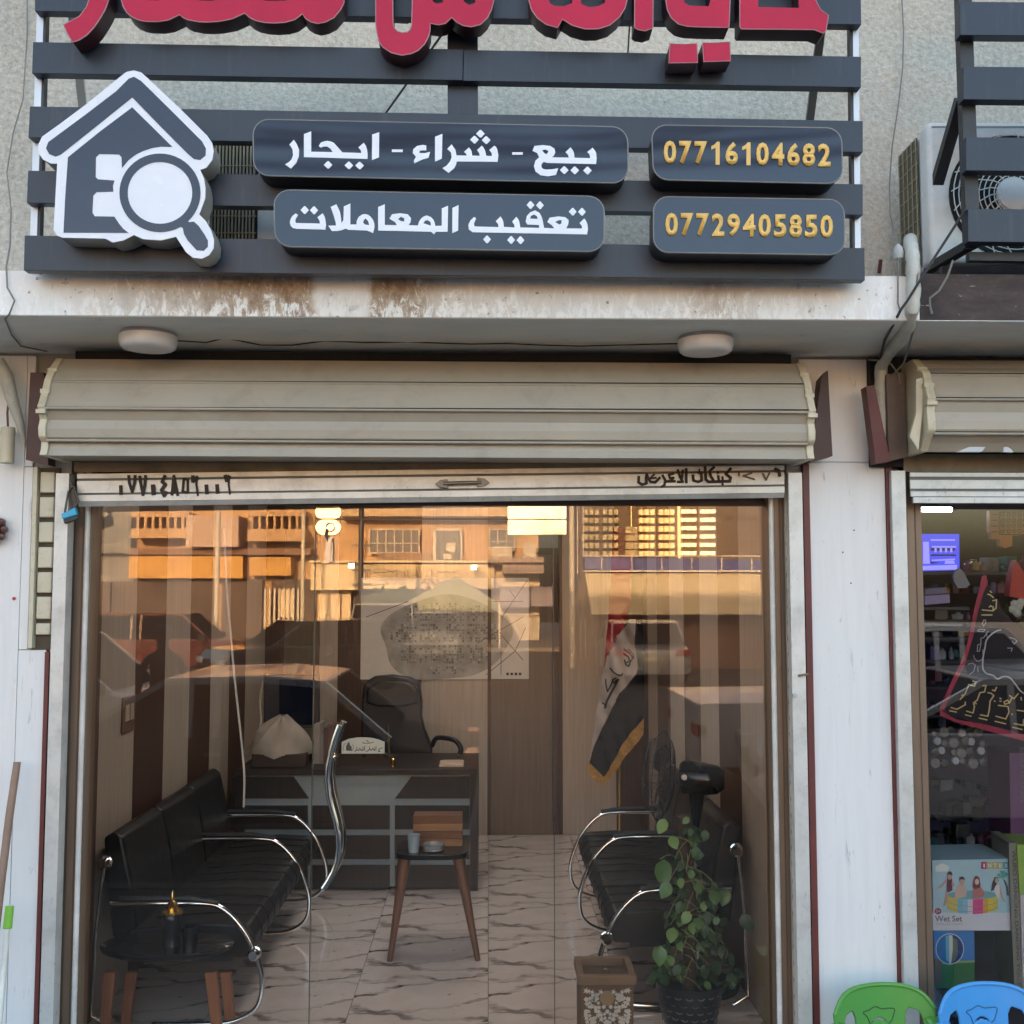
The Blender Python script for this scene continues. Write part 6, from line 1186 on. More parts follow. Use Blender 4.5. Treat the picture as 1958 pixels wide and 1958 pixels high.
t = thing('toy_carton', 'tall grey-green carton standing on end with vertical lettering on its narrow side', 'box', P(1945, 1890, 4.5))
a_ = [P(x, y, 4.44) for x, y in ((1929, 1612), (1944, 1612), (1955, 1900), (1940, 1900))]; MB().hexa(a_, [p + V((.03, .22, 0)) for p in a_]).build('carton', col('grey_green', (.27, .27, .22)), t)
text('WUPO DANCING DANCING TOUT', 'lettering', col('dark_text', (.05, .05, .05)), t, [P(1942, 1625, 4.436), P(1951, 1885, 4.436), P(1946, 1886, 4.436), P(1935, 1625, 4.436)], depth=0, push=V((0, -.001, 0)))
a_ = [P(x, y, 4.43) for x, y in ((1945, 1615), (2040, 1615), (2040, 1710), (1950, 1710))]
t2 = thing('toy_carton', 'white and lime green carton cut by the right edge of the picture', 'box', P(1975, 1900, 4.5))
MB().hexa(a_, [p + V((0, .2, 0)) for p in a_]).build('carton', col('lime', (.30, .50, .10)), t2)
a_ = [P(x, y, 4.43) for x, y in ((1951, 1711), (2040, 1711), (2040, 1900), (1957, 1900))]; MB().hexa(a_, [p + V((0, .2, 0)) for p in a_]).build('carton', col('white_carton', (.55, .55, .58)), t2)
a_ = [P(x, y, 4.62) for x, y in ((1930, 1440), (2000, 1440), (2000, 1600), (1933, 1600))]
t3 = thing('toy_carton', 'purple carton with vertical lettering above the lime green one', 'box', P(1950, 1600, 4.6)); MB().hexa(a_, [p + V((0, .2, 0)) for p in a_]).build('carton', col('purple', (.13, .05, .14)), t3)
a_ = [P(x, y, 4.619) for x, y in ((1947, 1440), (1958, 1440), (1960, 1540), (1949, 1540))]; text('DANCING', 'lettering', col('grey_text', (.3, .3, .3)), t3, [P(1956, 1430, 4.615), P(1958, 1535, 4.615), P(1951, 1535, 4.615), P(1949, 1430, 4.615)], depth=0)

# ================================================================= CHILDREN'S PLASTIC CHAIRS ON THE PAVEMENT
def kid_chair(cx, cy, rz, mt, label, zs_=-.19, sx=1.):
    t = thing('plastic_chair', label, 'chair', (0, 0, 0), "children's plastic armchairs")
    nb = 17; H0, H1 = .24, .575
    W = .176
    # curved back with two side openings and a cut smiling shape
    def bp(u, v):                                 # u -1..1 across, v 0..1 up
        w_ = W * (1 - .12 * (1 - v)); x = u * w_; bow = .055 * (1 - u * u); top = H1 - .055 * abs(u) ** 6 - .014 * u * u
        return V((x, bow + .035 * v, H0 + (top - H0) * v))
    NU, NV = 130, 88; us = [-1 + 2 * i / NU for i in range(NU + 1)]; vs = [i / NV for i in range(NV + 1)]
    pts_ = {}; fs = []; vl = []
    def keep(u, v):
        z = v
        if .52 < abs(u) < .84 and z < .80 - ((abs(u) - .68) / .16) ** 4 * .10: return False      # long side openings
        if abs(u) < .19 and .62 + .035 * (1 - (u / .19) ** 2) < z < .622 + .062 * (1 - (u / .19) ** 2): return False
        return True
    for i in range(NU):
        for j in range(NV):
            uc, vc = (us[i] + us[i + 1]) / 2, (vs[j] + vs[j + 1]) / 2
            if keep(uc, vc): fs.append(((i, j), (i + 1, j), (i + 1, j + 1), (i, j + 1)))
    for f in fs:
        for k_ in f:
            if k_ not in pts_: pts_[k_] = len(vl); vl.append(bp(us[k_[0]], vs[k_[1]]))
    MB().add(vl, [tuple(pts_[k_] for k_ in f) for f in fs], True).build('backrest', mt, t, solid=.007)
    MB().tube([bp(u, 1) + V((0, -.004, -.002)) for u in us], .007, 8).tube([bp(-1, v) for v in vs], .006, 8).tube([bp(1, v) for v in vs], .006, 8).build('rolled_edge', mt, t)
    smile = [(-.2, .625), (-.25, .70), (-.34, .75), (-.2, .763), (-.06, .788), (.07, .763), (.2, .768), (.32, .763), (.29, .695), (.25, .65), (.19, .625)]
    MB().tube(smooth([bp(u, v) + V((0, -.0035, 0)) for u, v in smile], 4), .0022, 6).build('moulded_line', mat(mt.name + '_deep', tuple(c * .35 for c in mt['base']), .5), t)
    for s_ in (-1, 1):                            # arms sweep forward and down
        ap = [bp(s_ * .97, .84), bp(s_ * 1, .70) + V((s_ * .022, -.05, -.0)), V((s_ * (W + .035), -.12, H0 + .185)), V((s_ * (W + .04), -.20, H0 + .16)), V((s_ * (W + .03), -.265, H0 + .10)), V((s_ * (W + .02), -.275, H0 - .02))]
        ap = smooth(ap, 5); rows = [[p + V((s_ * d_, 0, .006 * (1 - (d_ / .03) ** 2))) for d_ in (-.026, -.012, .004, .018, .026)] for p in ap]
        MB().grid(rows).build('armrest', mt, t, solid=.006)
        for (y0_, y1_) in ((-.26, -.285), (.05, .085)):
            MB().tube([V((s_ * (W - .01), y0_, H0)), V((s_ * (W + .025), y1_, 0))], [.020, .015], 8).build('leg', mt, t)
    MB().box(-W + .005, W - .005, -.27, .06, H0 - .012, H0 + .004).build('seat', mt, t, bevel=.008, seg=3)
    t.location = (cx, cy, zs_); t.rotation_euler = (0, 0, rz); t.scale = (sx, sx, sx); return t
gm_ = mat('green_chair_plastic', (.085, .30, .055), .38, var=.05); gm_['base'] = (.085, .30, .055)
bm_ = mat('blue_chair_plastic', (.06, .30, .66), .38, var=.05); bm_['base'] = (.06, .30, .66)
pz = P(1683, 1873, 3.95)
hch = pz.z + .14 - .052
kid_chair(P(1700, 1873, 3.95).x, 3.95, R(8), gm_, 'small green plastic armchair, only its back above the lower edge, against the white pillar', sx=(hch + .055) / .575)
kid_chair(P(1900, 1873, 3.95).x, 3.95, R(8), bm_, 'small blue plastic armchair standing right of the green one', sx=(hch + .055) / .575)

# ---- assorted goods crowding the shelves of the toy shop
rnd = random.Random(33)
gcols = [('violet', (.10, .07, .20)), ('dark blue', (.03, .05, .16)), ('maroon', (.14, .03, .05)), ('grey', (.13, .13, .14)), ('pale', (.30, .29, .30)), ('teal', (.03, .12, .12)), ('pink', (.30, .09, .15)), ('brown', (.12, .08, .05)), ('mustard', (.26, .17, .05))]
rows_ = (('third shelf from the top', 1185, 18), ('fourth shelf from the top', 1198.5, 9), ('lowest thin shelf', 1217, 16), ('hanging rail behind the pennant', 1262, 34), ('upper step of the display', 1312, 34), ('middle step of the display', 1366, 36), ('ledge above the plastic packets', 1392, 20), ('counter top', 1618, 34), ('top shelf under the ornament', 1092, 30), ('rear shelf beside the red tent toy', 1135, 28))
seen = {}
for nm_, yb, hm_ in rows_:
    x = 1776 + rnd.uniform(0, 6)
    if nm_.startswith('top'): x = 1842
    while x < 1950:
        w_ = rnd.uniform(9, 24); h_ = hm_ * rnd.uniform(.5, 1.); Yk = rnd.uniform(5.02, 5.3); cn, cc = gcols[rnd.randrange(len(gcols))]
        kind_ = rnd.choice(('carton', 'carton', 'bottle', 'ball', 'bag')); m0 = mat('goods_' + cn, cc, .35, var=.35, scale=25)
        key = (nm_, cn, kind_); seen[key] = seen.get(key, 0) + 1
        lb = '%s toy %s on the %s%s' % (cn, kind_, nm_, ('', ', second from the left', ', third from the left', ', fourth from the left')[min(3, seen[key] - 1)])
        a0, b0 = P(x, yb, Yk), P(x + w_, yb - h_, Yk)
        if kind_ == 'carton':
            o_ = MB().box(a0.x, b0.x, Yk, Yk + .1, a0.z, b0.z).build('toy_goods', m0, bevel=.002); tt_ = o_
        elif kind_ == 'bottle':
            r_ = min((b0.x - a0.x) / 2, .03); hh = b0.z - a0.z; o_ = MB().lathe([(r_ * .9, 0), (r_, hh * .1), (r_, hh * .6), (r_ * .4, hh * .8), (r_ * .4, hh), (.001, hh)], V(((a0.x + b0.x) / 2, Yk, a0.z)), 12).build('toy_goods', m0)
        elif kind_ == 'ball':
            r_ = min(b0.x - a0.x, b0.z - a0.z) / 2; o_ = MB().lathe([(.001, 0)] + [(r_ * math.sin(math.pi * k / 8), r_ - r_ * math.cos(math.pi * k / 8)) for k in range(1, 8)] + [(.001, 2 * r_)], V(((a0.x + b0.x) / 2, Yk, a0.z)), 12).build('toy_goods', m0)
        else:
            w2 = (b0.x - a0.x); h2_ = b0.z - a0.z; o_ = MB().prism([[V((a0.x + w2 * u, Yk, a0.z + h2_ * v)) for u, v in ((.05, 0), (.95, .02), (1, .7), (.7, .82), (.8, 1), (.25, 1), (.32, .82), (0, .7))]], (0, .05, 0)).build('toy_goods', m0, bevel=.008)
        tag(o_, lb, 'toy', 'assorted toys on the shelves of the toy shop'); x += w_ + rnd.uniform(0, 5)
for k, y in enumerate((1263, 1313, 1367, 1393)):
    tag(MB().box(P(1762, y, 5.0).x, P(1990, y, 5.0).x, 4.99, 5.35, P(1800, y, 5.0).z - .012, P(1800, y, 5.0).z).build('display_step', shelfm), ('uppermost display step behind the pennant', 'second display step behind the pennant', 'third display step behind the pennant', 'lowest display step above the plastic packets')[k], 'shelf', 'display steps in the toy shop')
# ================================================================= ACROSS THE STREET (seen mirrored in the glass)
YV = 45.0; YO = 2 * YG - YV                       # fronts of the far buildings
def O(px, py, dv=0.): return RM(px, py, YV - dv)
def obox(mb, x0_, y0_, x1_, y1_, near=0., far=.3):  # px rectangle on the far front -> solid; near = how much it stands out
    a, b = O(x0_, y0_), O(x1_, y1_); return mb.box(min(a.x, b.x), max(a.x, b.x), YO - far, YO + near, min(a.z, b.z), max(a.z, b.z))
ochre = mat('ochre_render', (.46, .29, .15), .85, var=.12, scale=.6); cream = mat('cream_render', (.72, .58, .37), .85, var=.1, scale=.5)
oran = mat('orange_awning_board', (.50, .27, .06), .7, var=.08, scale=.4); dkw = mat('dark_opening', (.035, .028, .03), .4); shade = mat('dark_shopfront', (.07, .045, .035), .7, var=.4, scale=.8)
whf = mat('pale_window_frame', (.55, .48, .38), .6); greyc = mat('grey_concrete', (.20, .19, .18), .9, var=.3, scale=.7); aco = mat('outdoor_unit_beige', (.5, .45, .36), .6)
def bld(label, px0_, px1_, zr, mt, dep=8.):
    a, b = O(px0_, 1000), O(px1_, 1000); t = thing('street_building', label, 'building', ((a.x + b.x) / 2, YO - dep / 2, -.16), 'buildings across the street')
    MB().box(min(a.x, b.x), max(a.x, b.x), YO - dep, YO - .31, -.4, zr).build('wall', mt, t); return t
tb1 = bld('orange building across the street with a grilled balcony and a long orange shop band', 256, 603, 9., ochre)
def opart(t, name, mt, *rs, near=0., far=.3):
    for r_ in rs: obox(MB(), *r_, near=near, far=far).build(name, mt, t)
opart(tb1, 'balcony_front', ochre, (266, 982, 373, 992), (266, 1013, 373, 1031), (483, 979, 590, 990), (483, 1014, 590, 1037), near=1.0)
opart(tb1, 'balcony_pillar', ochre, *[(276 + 14 * k, 992, 281 + 14 * k, 1013) for k in range(7)], *[(490 + 14 * k, 990, 494 + 14 * k, 1014) for k in range(7)], near=1.0, far=.1)
opart(tb1, 'hanging_panel', mat('blank_panel', (.46, .33, .26), .7), (374, 990, 470, 1048), near=1.4, far=.1)
opart(tb1, 'slab_shadow_strip', mat('slab_shadow_brown', (.20, .11, .07), .8), (256, 1050, 600, 1062), near=.8); opart(tb1, 'shop_band', oran, (256, 1064, 470, 1106), (483, 1066, 561, 1101), near=.6)  # dark brown strip stands in for the slab's shadow above the band
opart(tb1, 'shopfront', shade, (256, 1108, 330, 1240), (334, 1108, 410, 1240), (425, 1108, 500, 1240), (520, 1108, 600, 1240), near=.05)
opart(tb1, 'gate_bar', whf, *[(508 + 9 * k, 1125, 510.5 + 9 * k, 1200) for k in range(8)], near=.3, far=-.2); opart(tb1, 'lattice_panel', cream, (536, 1128, 560, 1180), near=.2)
opart(tb1, 'window', dkw, (276, 992, 366, 1013), (492, 990, 580, 1014), near=.02)
tg = bld('grey concrete building with stained upper wall at the far left of the reflection', 90, 254, 9., greyc)
opart(tg, 'grey_band', mat('stained_concrete', (.16, .16, .155), .9, var=.5, scale=1.2), (168, 985, 254, 1058), near=.3); opart(tg, 'shopfront', shade, (100, 1112, 208, 1240), (215, 1112, 254, 1240), near=.02)
tb2 = bld('ochre two-storey building across the street with barred windows and a cream shop sign in Arabic', 605, 1030, 8.2, ochre)
opart(tb2, 'roof_edge', mat('pale_parapet', (.50, .36, .22), .8), (655, 974, 1030, 990), near=.9)
for (a0, b0, a1, b1) in ((706, 1014, 803, 1056), (935, 1014, 985, 1050)):
    opart(tb2, 'window', dkw, (a0, b0, a1, b1), near=.03)
    n_ = int((a1 - a0) / 15)
    opart(tb2, 'window_frame', whf, (a0, b0 - 3, a1, b0), (a0, b1, a1, b1 + 3), (a0, b0, a0 + 2.5, b1), (a1 - 2.5, b0, a1, b1), (a0, (b0 + b1) / 2 + 3, a1, (b0 + b1) / 2 + 5), *[(a0 + (a1 - a0) * k / n_ - 1, b0, a0 + (a1 - a0) * k / n_ + 1, b1) for k in range(1, n_)], near=.12, far=-.04)
opart(tb2, 'balcony_door', dkw, (834, 1016, 881, 1074), near=.03); opart(tb2, 'door_frame', whf, (828, 1013, 834, 1074), (881, 1013, 884, 1074), (828, 1011, 884, 1015), near=.1, far=-.02); opart(tb2, 'notice', whf, (853, 1038, 871, 1055), (848, 1059, 863, 1069), near=.05, far=-.03)
opart(tb2, 'stained_base', mat('grey_brown_render', (.30, .20, .14), .85, var=.3, scale=1), (722, 1057, 825, 1074), near=.2)
opart(tb2, 'shop_sign_band', cream, (603, 1078, 692, 1128), (692, 1080, 945, 1126), near=1.1); opart(tb2, 'sign_top_lip', cream, (603, 1073, 945, 1077.5), near=1.35)
opart(tb2, 'pilaster', cream, (612, 1129, 632, 1250), (635, 1129, 652, 1250), (656, 1129, 672, 1250), near=.4); opart(tb2, 'shopfront', shade, (673, 1129, 780, 1250), (783, 1129, 945, 1250), near=.02)
opart(tb2, 'yellow_wall', cream, (946, 1085, 1030, 1125), (946, 1160, 1030, 1176), near=.6); opart(tb2, 'lower_wall', mat('grey_cream_wall', (.42, .36, .27), .8), (946, 1177, 1030, 1250), near=.6)
opart(tb2, 'awning', mat('grey_awning', (.30, .23, .20), .7), (930, 1068, 1035, 1078), (960, 1082, 1035, 1098), near=2.0, far=-.5); opart(tb2, 'side_awning', mat('violet_grey_awning', (.22, .19, .22), .7), (955, 1122, 1010, 1160), (1012, 1122, 1052, 1158), near=1.8, far=-.6)
opart(tb2, 'ac_unit', aco, (940, 1046, 978, 1068), (1000, 1040, 1023, 1068), near=.9, far=-.5); 
ink2 = mat('brown_sign_ink', (.22, .075, .03), .7); ZC_ = conv(680, 1040, 4.83); m_ = MB()
for s_ in ([(770, 240), (765, 340), (800, 365), (850, 350)], [(715, 240), (720, 350), (760, 375)], [(670, 290), (650, 340), (700, 330), (720, 360)], [(630, 270), (600, 330), (590, 370)], [(590, 260), (570, 290), (600, 300), (580, 330), (630, 325)], [(560, 320), (530, 330), (500, 310)], [(500, 245), (505, 330)], [(470, 260), (470, 340), (420, 330)], [(400, 240), (405, 340), (380, 375)], [(370, 340), (330, 320), (280, 340), (330, 370), (180, 385), (160, 370)], [(380, 250), (370, 270), (330, 255), (300, 270), (190, 265)], [(160, 255), (160, 380)], [(135, 250), (137, 330)], [(118, 255), (118, 330)], [(520, 350), (440, 375)], [(780, 265), (820, 270), (860, 255), (870, 275), (920, 265), (955, 245)], [(610, 380), (640, 350), (700, 375)]):
    stroke(m_, ZC_(s_), 1.9, lambda x, y: O(x, y, .0) + V((0, 1.105, 0)))
for i_ in range(len(m_.v)): pass
m_.build('sign_lettering', ink2, tb2, kind='stuff')
for x, y, l_ in ((672, 1081, 'left'), (906, 1084, 'right')):
    p_ = O(x, y, 2.); t = thing('flood_lamp', 'small lit flood lamp above the cream Arabic sign across the street, the %s one' % l_, 'lamp', p_, 'flood lamps on the cream sign')
    MB().bar(p_ + V((0, -1, .1)), p_, .12).build('arm', dkw, t); MB().box(p_.x - .12, p_.x + .12, p_.y, p_.y + .1, p_.z - .12, p_.z + .08).build('lamp_head', lit('lamp_glow_' + l_, (1, .9, .7), 4.), t)
# market tent and market goods
t = thing('market_tent', 'sage green pop-up market tent with a peaked roof in front of the cream sign', 'tent', O(870, 1260, 6)); tn = mat('sage_tent', (.30, .31, .20), .8, var=.15, scale=1)
YT = YO + 5; pk_ = O(872, 1102, 5); c4 = [O(782, 1150, 6.5), O(955, 1155, 6.5), O(955, 1155, 3), O(782, 1150, 3)]
MB().add([pk_, *c4], [(0, 1, 2), (0, 2, 3), (0, 3, 4), (0, 4, 1)]).build('tent_roof', tn, t, solid=.04); MB().add([c4[0], c4[1], c4[1] + V((0, 0, -.3)), c4[0] + V((0, 0, -.3))], [(0, 1, 2, 3)]).build('valance', tn, t, solid=.03)
for p_ in c4: MB().bar(p_, V((p_.x, p_.y, -.2)), .06).build('tent_pole', whf, t)
MB().box(min(O(800, 1, 5).x, O(885, 1, 5).x), max(O(800, 1, 5).x, O(885, 1, 5).x), YT - 1.2, YT - 1, -.2, 1.9).build('back_cloth', mat('dark_tent_cloth', (.06, .065, .06), .8), t)
t = thing('street_tree', 'dark bushy tree behind the parked car, left of the market tent', 'tree', O(770, 1250, 2)); rnd = random.Random(2); crown = MB()
cc2 = O(775, 1152, 2)
for k in range(900):
    d_ = V((rnd.gauss(0, .62), rnd.gauss(0, .4), rnd.gauss(0, .21))); a_ = rnd.random() * 6.28; e1 = V((math.cos(a_), rnd.uniform(-.5, .5), math.sin(a_))) * .13; e2 = e1.cross(V((rnd.random(), 1, rnd.random()))).normalized() * .08
    crown.add([cc2 + d_ - e1, cc2 + d_ + e2, cc2 + d_ + e1, cc2 + d_ - e2], [(0, 1, 2, 3)])
crown.build('crown', mat('tree_leaves', (.05, .075, .03), .7, var=.4), t, kind='stuff'); MB().tube([V((cc2.x, cc2.y, -.2)), cc2], [.12, .07], 8).build('trunk', mat('trunk', (.10, .07, .05), .9), t)
# right building with the lamp display, nearer
YV2 = 30.0; YO2 = 2 * YG - YV2
def O2(px, py, dv=0.): return RM(px, py, YV2 - dv)
def ob2(x0_, y0_, x1_, y1_, near=0., far=.3):
    a, b = O2(x0_, y0_), O2(x1_, y1_); return MB().box(min(a.x, b.x), max(a.x, b.x), YO2 - far, YO2 + near, min(a.z, b.z), max(a.z, b.z))
a, b = O2(1101, 1000), O2(1760, 1000)
t = thing('shop_building', 'lamp shop across the street with lit display grids, blue band and cream corrugated shutter', 'building', ((a.x + b.x) / 2, YO2 - 3, -.16), 'buildings across the street')
MB().box(min(a.x, b.x), max(a.x, b.x), YO2 - 7, YO2 - .31, -.4, O2(1200, 940).z).build('wall', mat('brown_shop_wall', (.13, .09, .06), .8), t)
grid_dim = mat('dim_gold_tile', (.42, .34, .17), .5, var=.3, scale=2); grid_lit = lit('lit_gold_tile', (1, .72, .32), .55); grid_spot = lit('lit_bulb_tile', (1, .80, .45), 1.6); wl = mat('thin_white_line', (.70, .64, .56), .6)
tiles = [MB(), MB(), MB()]
for (xs0, xs1, n_, kind_) in ((1116, 1147, 3, 0), (1152, 1184, 3, 0), (1222, 1254, 3, 1), (1260, 1292, 3, 1), (1303, 1334, 3, 2), (1340, 1370, 3, 2)):
    for i in range(n_):
        for j in range(6):
            x = xs0 + (xs1 - xs0) * i / n_; y = 972 + j * 16
            p0, p1 = O2(x + 1, y + 2), O2(x + (xs1 - xs0) / n_ - 2, y + 12 if kind_ < 2 else y + 9)
            tiles[kind_].box(min(p0.x, p1.x), max(p0.x, p1.x), YO2 - .2, YO2 - .02, min(p0.z, p1.z), max(p0.z, p1.z))
for m_, mt_ in zip(tiles, (grid_dim, grid_lit, grid_spot)): m_.build('display_tile', mt_, t, kind='stuff')
def o2part(name, mt, *rs, near=0., far=.3):
    for r_ in rs: ob2(*r_, near=near, far=far).build(name, mt, t)
o2part('gold_panel', grid_dim, *[(1196, 1007 + 15 * k, 1219, 1020 + 15 * k) for k in range(4)], near=0.)
o2part('light_strip', lit('gold_strip', (1, .65, .25), 1.2), (1295, 967, 1301, 1067), (1206, 967, 1207.5, 1007), near=.05, far=0.)
o2part('blue_panel', mat('deep_blue_panel', (.045, .055, .22), .4), (1116, 1066, 1147, 1089), *[(1149 + 56.5 * k, 1067 + .9 * k, 1203.5 + 56.5 * k, 1090 + 1.2 * k) for k in range(6)], near=.35)
o2part('white_trim', wl, (1101, 968, 1103, 1098), (1112, 968, 1114, 1066), (1114, 1063, 1480, 1065), (1114, 1091, 1480, 1094), *[(1147 + 56.5 * k, 1066, 1149 + 56.5 * k, 1092) for k in range(6)], near=.42, far=-.3)
sh = mat('cream_corrugated_slat', (.62, .53, .36), .6, var=.05)
for k in range(20):
    y0_ = 1096 + k * 3.9; xl_ = 1117 + k * .55
    p0, p1 = O2(xl_, y0_), O2(1480, y0_ + 3.4)
    MB().box(min(p0.x, p1.x), max(p0.x, p1.x), YO2 - .1 + .03 * k, YO2 + .25 + .03 * k, min(p0.z, p1.z), max(p0.z, p1.z)).build('awning_slat', sh, t)
o2part('shop_interior', mat('brown_interior', (.13, .075, .05), .8, var=.3, scale=1), (1105, 1176, 1480, 1300), near=.0)
o2part('shelf_post', whf, (1108, 1182, 1110, 1260), (1117, 1182, 1119, 1260), near=.3, far=-.1)
o2part('led_spot', lit('white_spot', (1, .98, 1), 3.), *[(x, 965.5, x + 9, 968) for x in (1287, 1309, 1380, 1403, 1427, 1451)], near=1.2, far=-1.1)
# poles
for (x, top, bot, dv, w_, mt_, l_) in ((419, 900, 1200, 12, .13, whf, 'pale utility pole in front of the orange balcony building'), (581, 960, 1200, 8, .12, whf, 'pale thin utility pole between the two ochre buildings'), (691, 985, 1260, 10, .14, dkw, 'dark street pole with cross brackets left of the cream Arabic sign'), (1093, 940, 1260, 16, .12, whf, 'pale pole left of the lamp shop')):
    p0, p1 = O(x, top, dv), O(x, bot, dv); t = thing('street_pole', l_, 'pole', V((p0.x, p0.y, -.2)), 'poles across the street')
    MB().tube([V((p0.x, p0.y, -.2)), V((p0.x, p0.y, p0.z + 1))], w_ * .6, 10).build('shaft', mt_, t)
    if x == 691:
        for yy in (1043, 1090, 1118): p_ = O(x, yy, dv); MB().bar(p_ + V((-.3, 0, 0)), p_ + V((.3, 0, 0)), .08).build('bracket', mt_, t)
# ---- vehicles
tyre = mat('tyre_rubber', (.02, .02, .02), .8); rimm = mat('wheel_silver', (.40, .40, .40), .35, .6); cglass = mat('car_glass', (.012, .013, .015), .6); cglass.node_tree.nodes['Principled BSDF'].inputs['Specular IOR Level'].default_value = .0; hl = mat('headlamp_glass', (.55, .56, .58), .1); tl_ = mat('tail_lamp', (.35, .03, .03), .2)
def car(label, x, y, rz, paintm, L=4.5, W=1.75, H=1.46, kind='sedan', z0_=-.30, roofm=None):
    t = thing('parked_car', label, 'car', (0, 0, 0), 'vehicles on the street')
    hb, hr = .30, H
    if kind == 'sedan': low = [(-L / 2, .5), (-L / 2 + .05, .80), (-L / 2 + .9, .92), (-L * .18, .95), (L * .22, .96), (L / 2 - .7, .86), (L / 2 - .1, .70), (L / 2, .45), (L / 2 - .05, .25), (-L / 2 + .05, .25)]; cab = [(-L * .34, .93), (-L * .22, H - .05), (-L * .10, H), (L * .08, H - .02), (L * .26, .94)]
    elif kind == 'pickup': low = [(-L / 2, .5), (-L / 2, 1.02), (-L * .08, 1.05), (L * .2, 1.05), (L / 2 - .15, .98), (L / 2, .75), (L / 2, .35), (-L / 2, .38)]; cab = [(-L * .10, 1.03), (-L * .08, H - .05), (-L * .02, H), (L * .12, H - .03), (L * .25, 1.03)]
    else: low = [(-L / 2, .5), (-L / 2, .95), (-L * .3, 1.02), (L * .2, 1.02), (L / 2 - .2, .95), (L / 2, .70), (L / 2, .35), (-L / 2, .32)]; cab = [(-L * .47, 1.0), (-L * .44, H - .1), (-L * .38, H), (L * .10, H - .02), (L * .25, 1.0)]
    h2 = W / 2
    body = MB().prism([[V((a_, -h2, z_)) for a_, z_ in low]], (0, W, 0)).build('body', paintm, t, bevel=.06, seg=3); 
    in_ = h2 - .10
    lo_c = [V((a_, -in_ if z_ > 1.1 or k in (1, 2, 3) else -h2 + .02, z_)) for k, (a_, z_) in enumerate(cab)]
    n = len(lo_c); hi_c = [V((p.x, -p.y, p.z)) for p in lo_c]
    vs = lo_c + hi_c; MB().add(vs, [tuple(range(n))[::-1], tuple(range(n, 2 * n))] + [(i, (i + 1) % n, n + (i + 1) % n, n + i) for i in range(n)]).build('cabin_glass', cglass, t)
    rf = MB(); 
    for s_ in (-1, 1):
        for i in range(n - 1): a_, b_ = (lo_c if s_ < 0 else hi_c)[i], (lo_c if s_ < 0 else hi_c)[i + 1]; rf.bar(a_, b_, .05, .05)
        for xx in (-.02, .03): a_ = V((L * xx + (0 if kind != 'suv' else -L * .15), s_ * (h2 - .04), .95)); rf.bar(a_, V((a_.x, s_ * in_, H - .03)), .05, .06)
    rf.build('roof_pillar', roofm or paintm, t); MB().prism([[lo_c[k] + V((0, 0, .0)) for k in (1, 2, 3)] + [hi_c[k] for k in (3, 2, 1)]], (0, 0, .035)).build('roof', roofm or paintm, t, bevel=.012)
    for sx_ in (-.32, .31):
        for s_ in (-1, 1):
            w_ = MB().lathe([(.20, -.10), (.32, -.10), (.33, -.05), (.33, .08), (.31, .10), (.2, .10)], V((L * sx_, s_ * (h2 - .10), .33)), 24, 'y').build('wheel', tyre, t)
            MB().lathe([(.001, s_ * .085), (.10, s_ * .10), (.205, s_ * .085), (.21, s_ * .02)], V((L * sx_, s_ * (h2 - .10), .33)) , 12, 'y').build('rim', rimm, t)
            MB().lathe([(.34, s_ * -.05), (.37, s_ * .105), (.345, s_ * .106)], V((L * sx_, s_ * (h2 - .10), .34)), 24, 'y', False).build('wheel_arch', mat('arch_dark', (.03, .03, .03), .8), t)
    for s_ in (-1, 1):
        MB().box(L / 2 - .14, L / 2 + .012, s_ * h2 - .42 * (s_ > 0) - .0, s_ * h2 + .42 * (s_ < 0), .62, .76).build('headlight', hl, t, bevel=.02); MB().box(-L / 2 - .012, -L / 2 + .10, s_ * h2 - .34 * (s_ > 0), s_ * h2 + .34 * (s_ < 0), .68, .82).build('tail_light', tl_, t, bevel=.015)
        MB().box(L * .20, L * .24, s_ * (h2 + .02) - .02, s_ * (h2 + .16) + .02 if s_ > 0 else s_ * h2 - .02, .98, 1.12).build('wing_mirror', mat('mirror_shell', (.05, .045, .045), .4), t) if s_ > 0 else MB().box(L * .20, L * .24, -h2 - .18, -h2 - .02, .98, 1.12).build('wing_mirror', mat('mirror_shell', (.05, .045, .045), .4), t)
        for xx in (.0,): MB().box(L * -.03, L * -.0, s_ * h2 - .008, s_ * h2 + .012, .80, .83).build('door_handle', rimm, t)
    MB().box(L / 2 - .03, L / 2 + .012, -.45, .45, .50, .62).build('grille', mat('dark_grille', (.02, .02, .02), .5), t); MB().box(-L / 2 - .014, -L / 2, -.26, .26, .56, .67).build('number_plate', whf, t)
    t.location = (x, y, z0_); t.rotation_euler = (0, 0, rz); return t
nospec = mat('charcoal_car_paint', (.014, .014, .016), .8); nospec.node_tree.nodes['Principled BSDF'].inputs['Specular IOR Level'].default_value = .05; dimmed_white = mat('dimmed_white_paint', (.26, .25, .23), .5); white = mat('white_car_paint', (.70, .70, .69), .25, coat=.5, var=.02); silver = mat('silver_car_paint', (.38, .39, .41), .3, .4, coat=.5, var=.03); redp = mat('dark_red_car_paint', (.20, .03, .025), .3, coat=.5); blackp = mat('black_car_paint', (.02, .02, .025), .2, coat=.5)  # far cars' white is darkened to dim their sunlit reflection
def at(px, py, Yv, dx=0): p_ = RM(px, py, Yv); return p_.x + dx, p_.y
x_, y_ = at(235, 1300, 13.5); car('white estate car parked behind the photographer, at the left of the reflection', x_ - 1.0, y_, 0, white, 4.6, 1.8, 1.62, 'suv')
x_, y_ = at(440, 1330, 10.0); car('dark sedan with a silver roof parked nearest the shop, mirrored over the left half', x_, y_, math.pi, nospec, 4.5, 1.75, 1.42, roofm=silver)
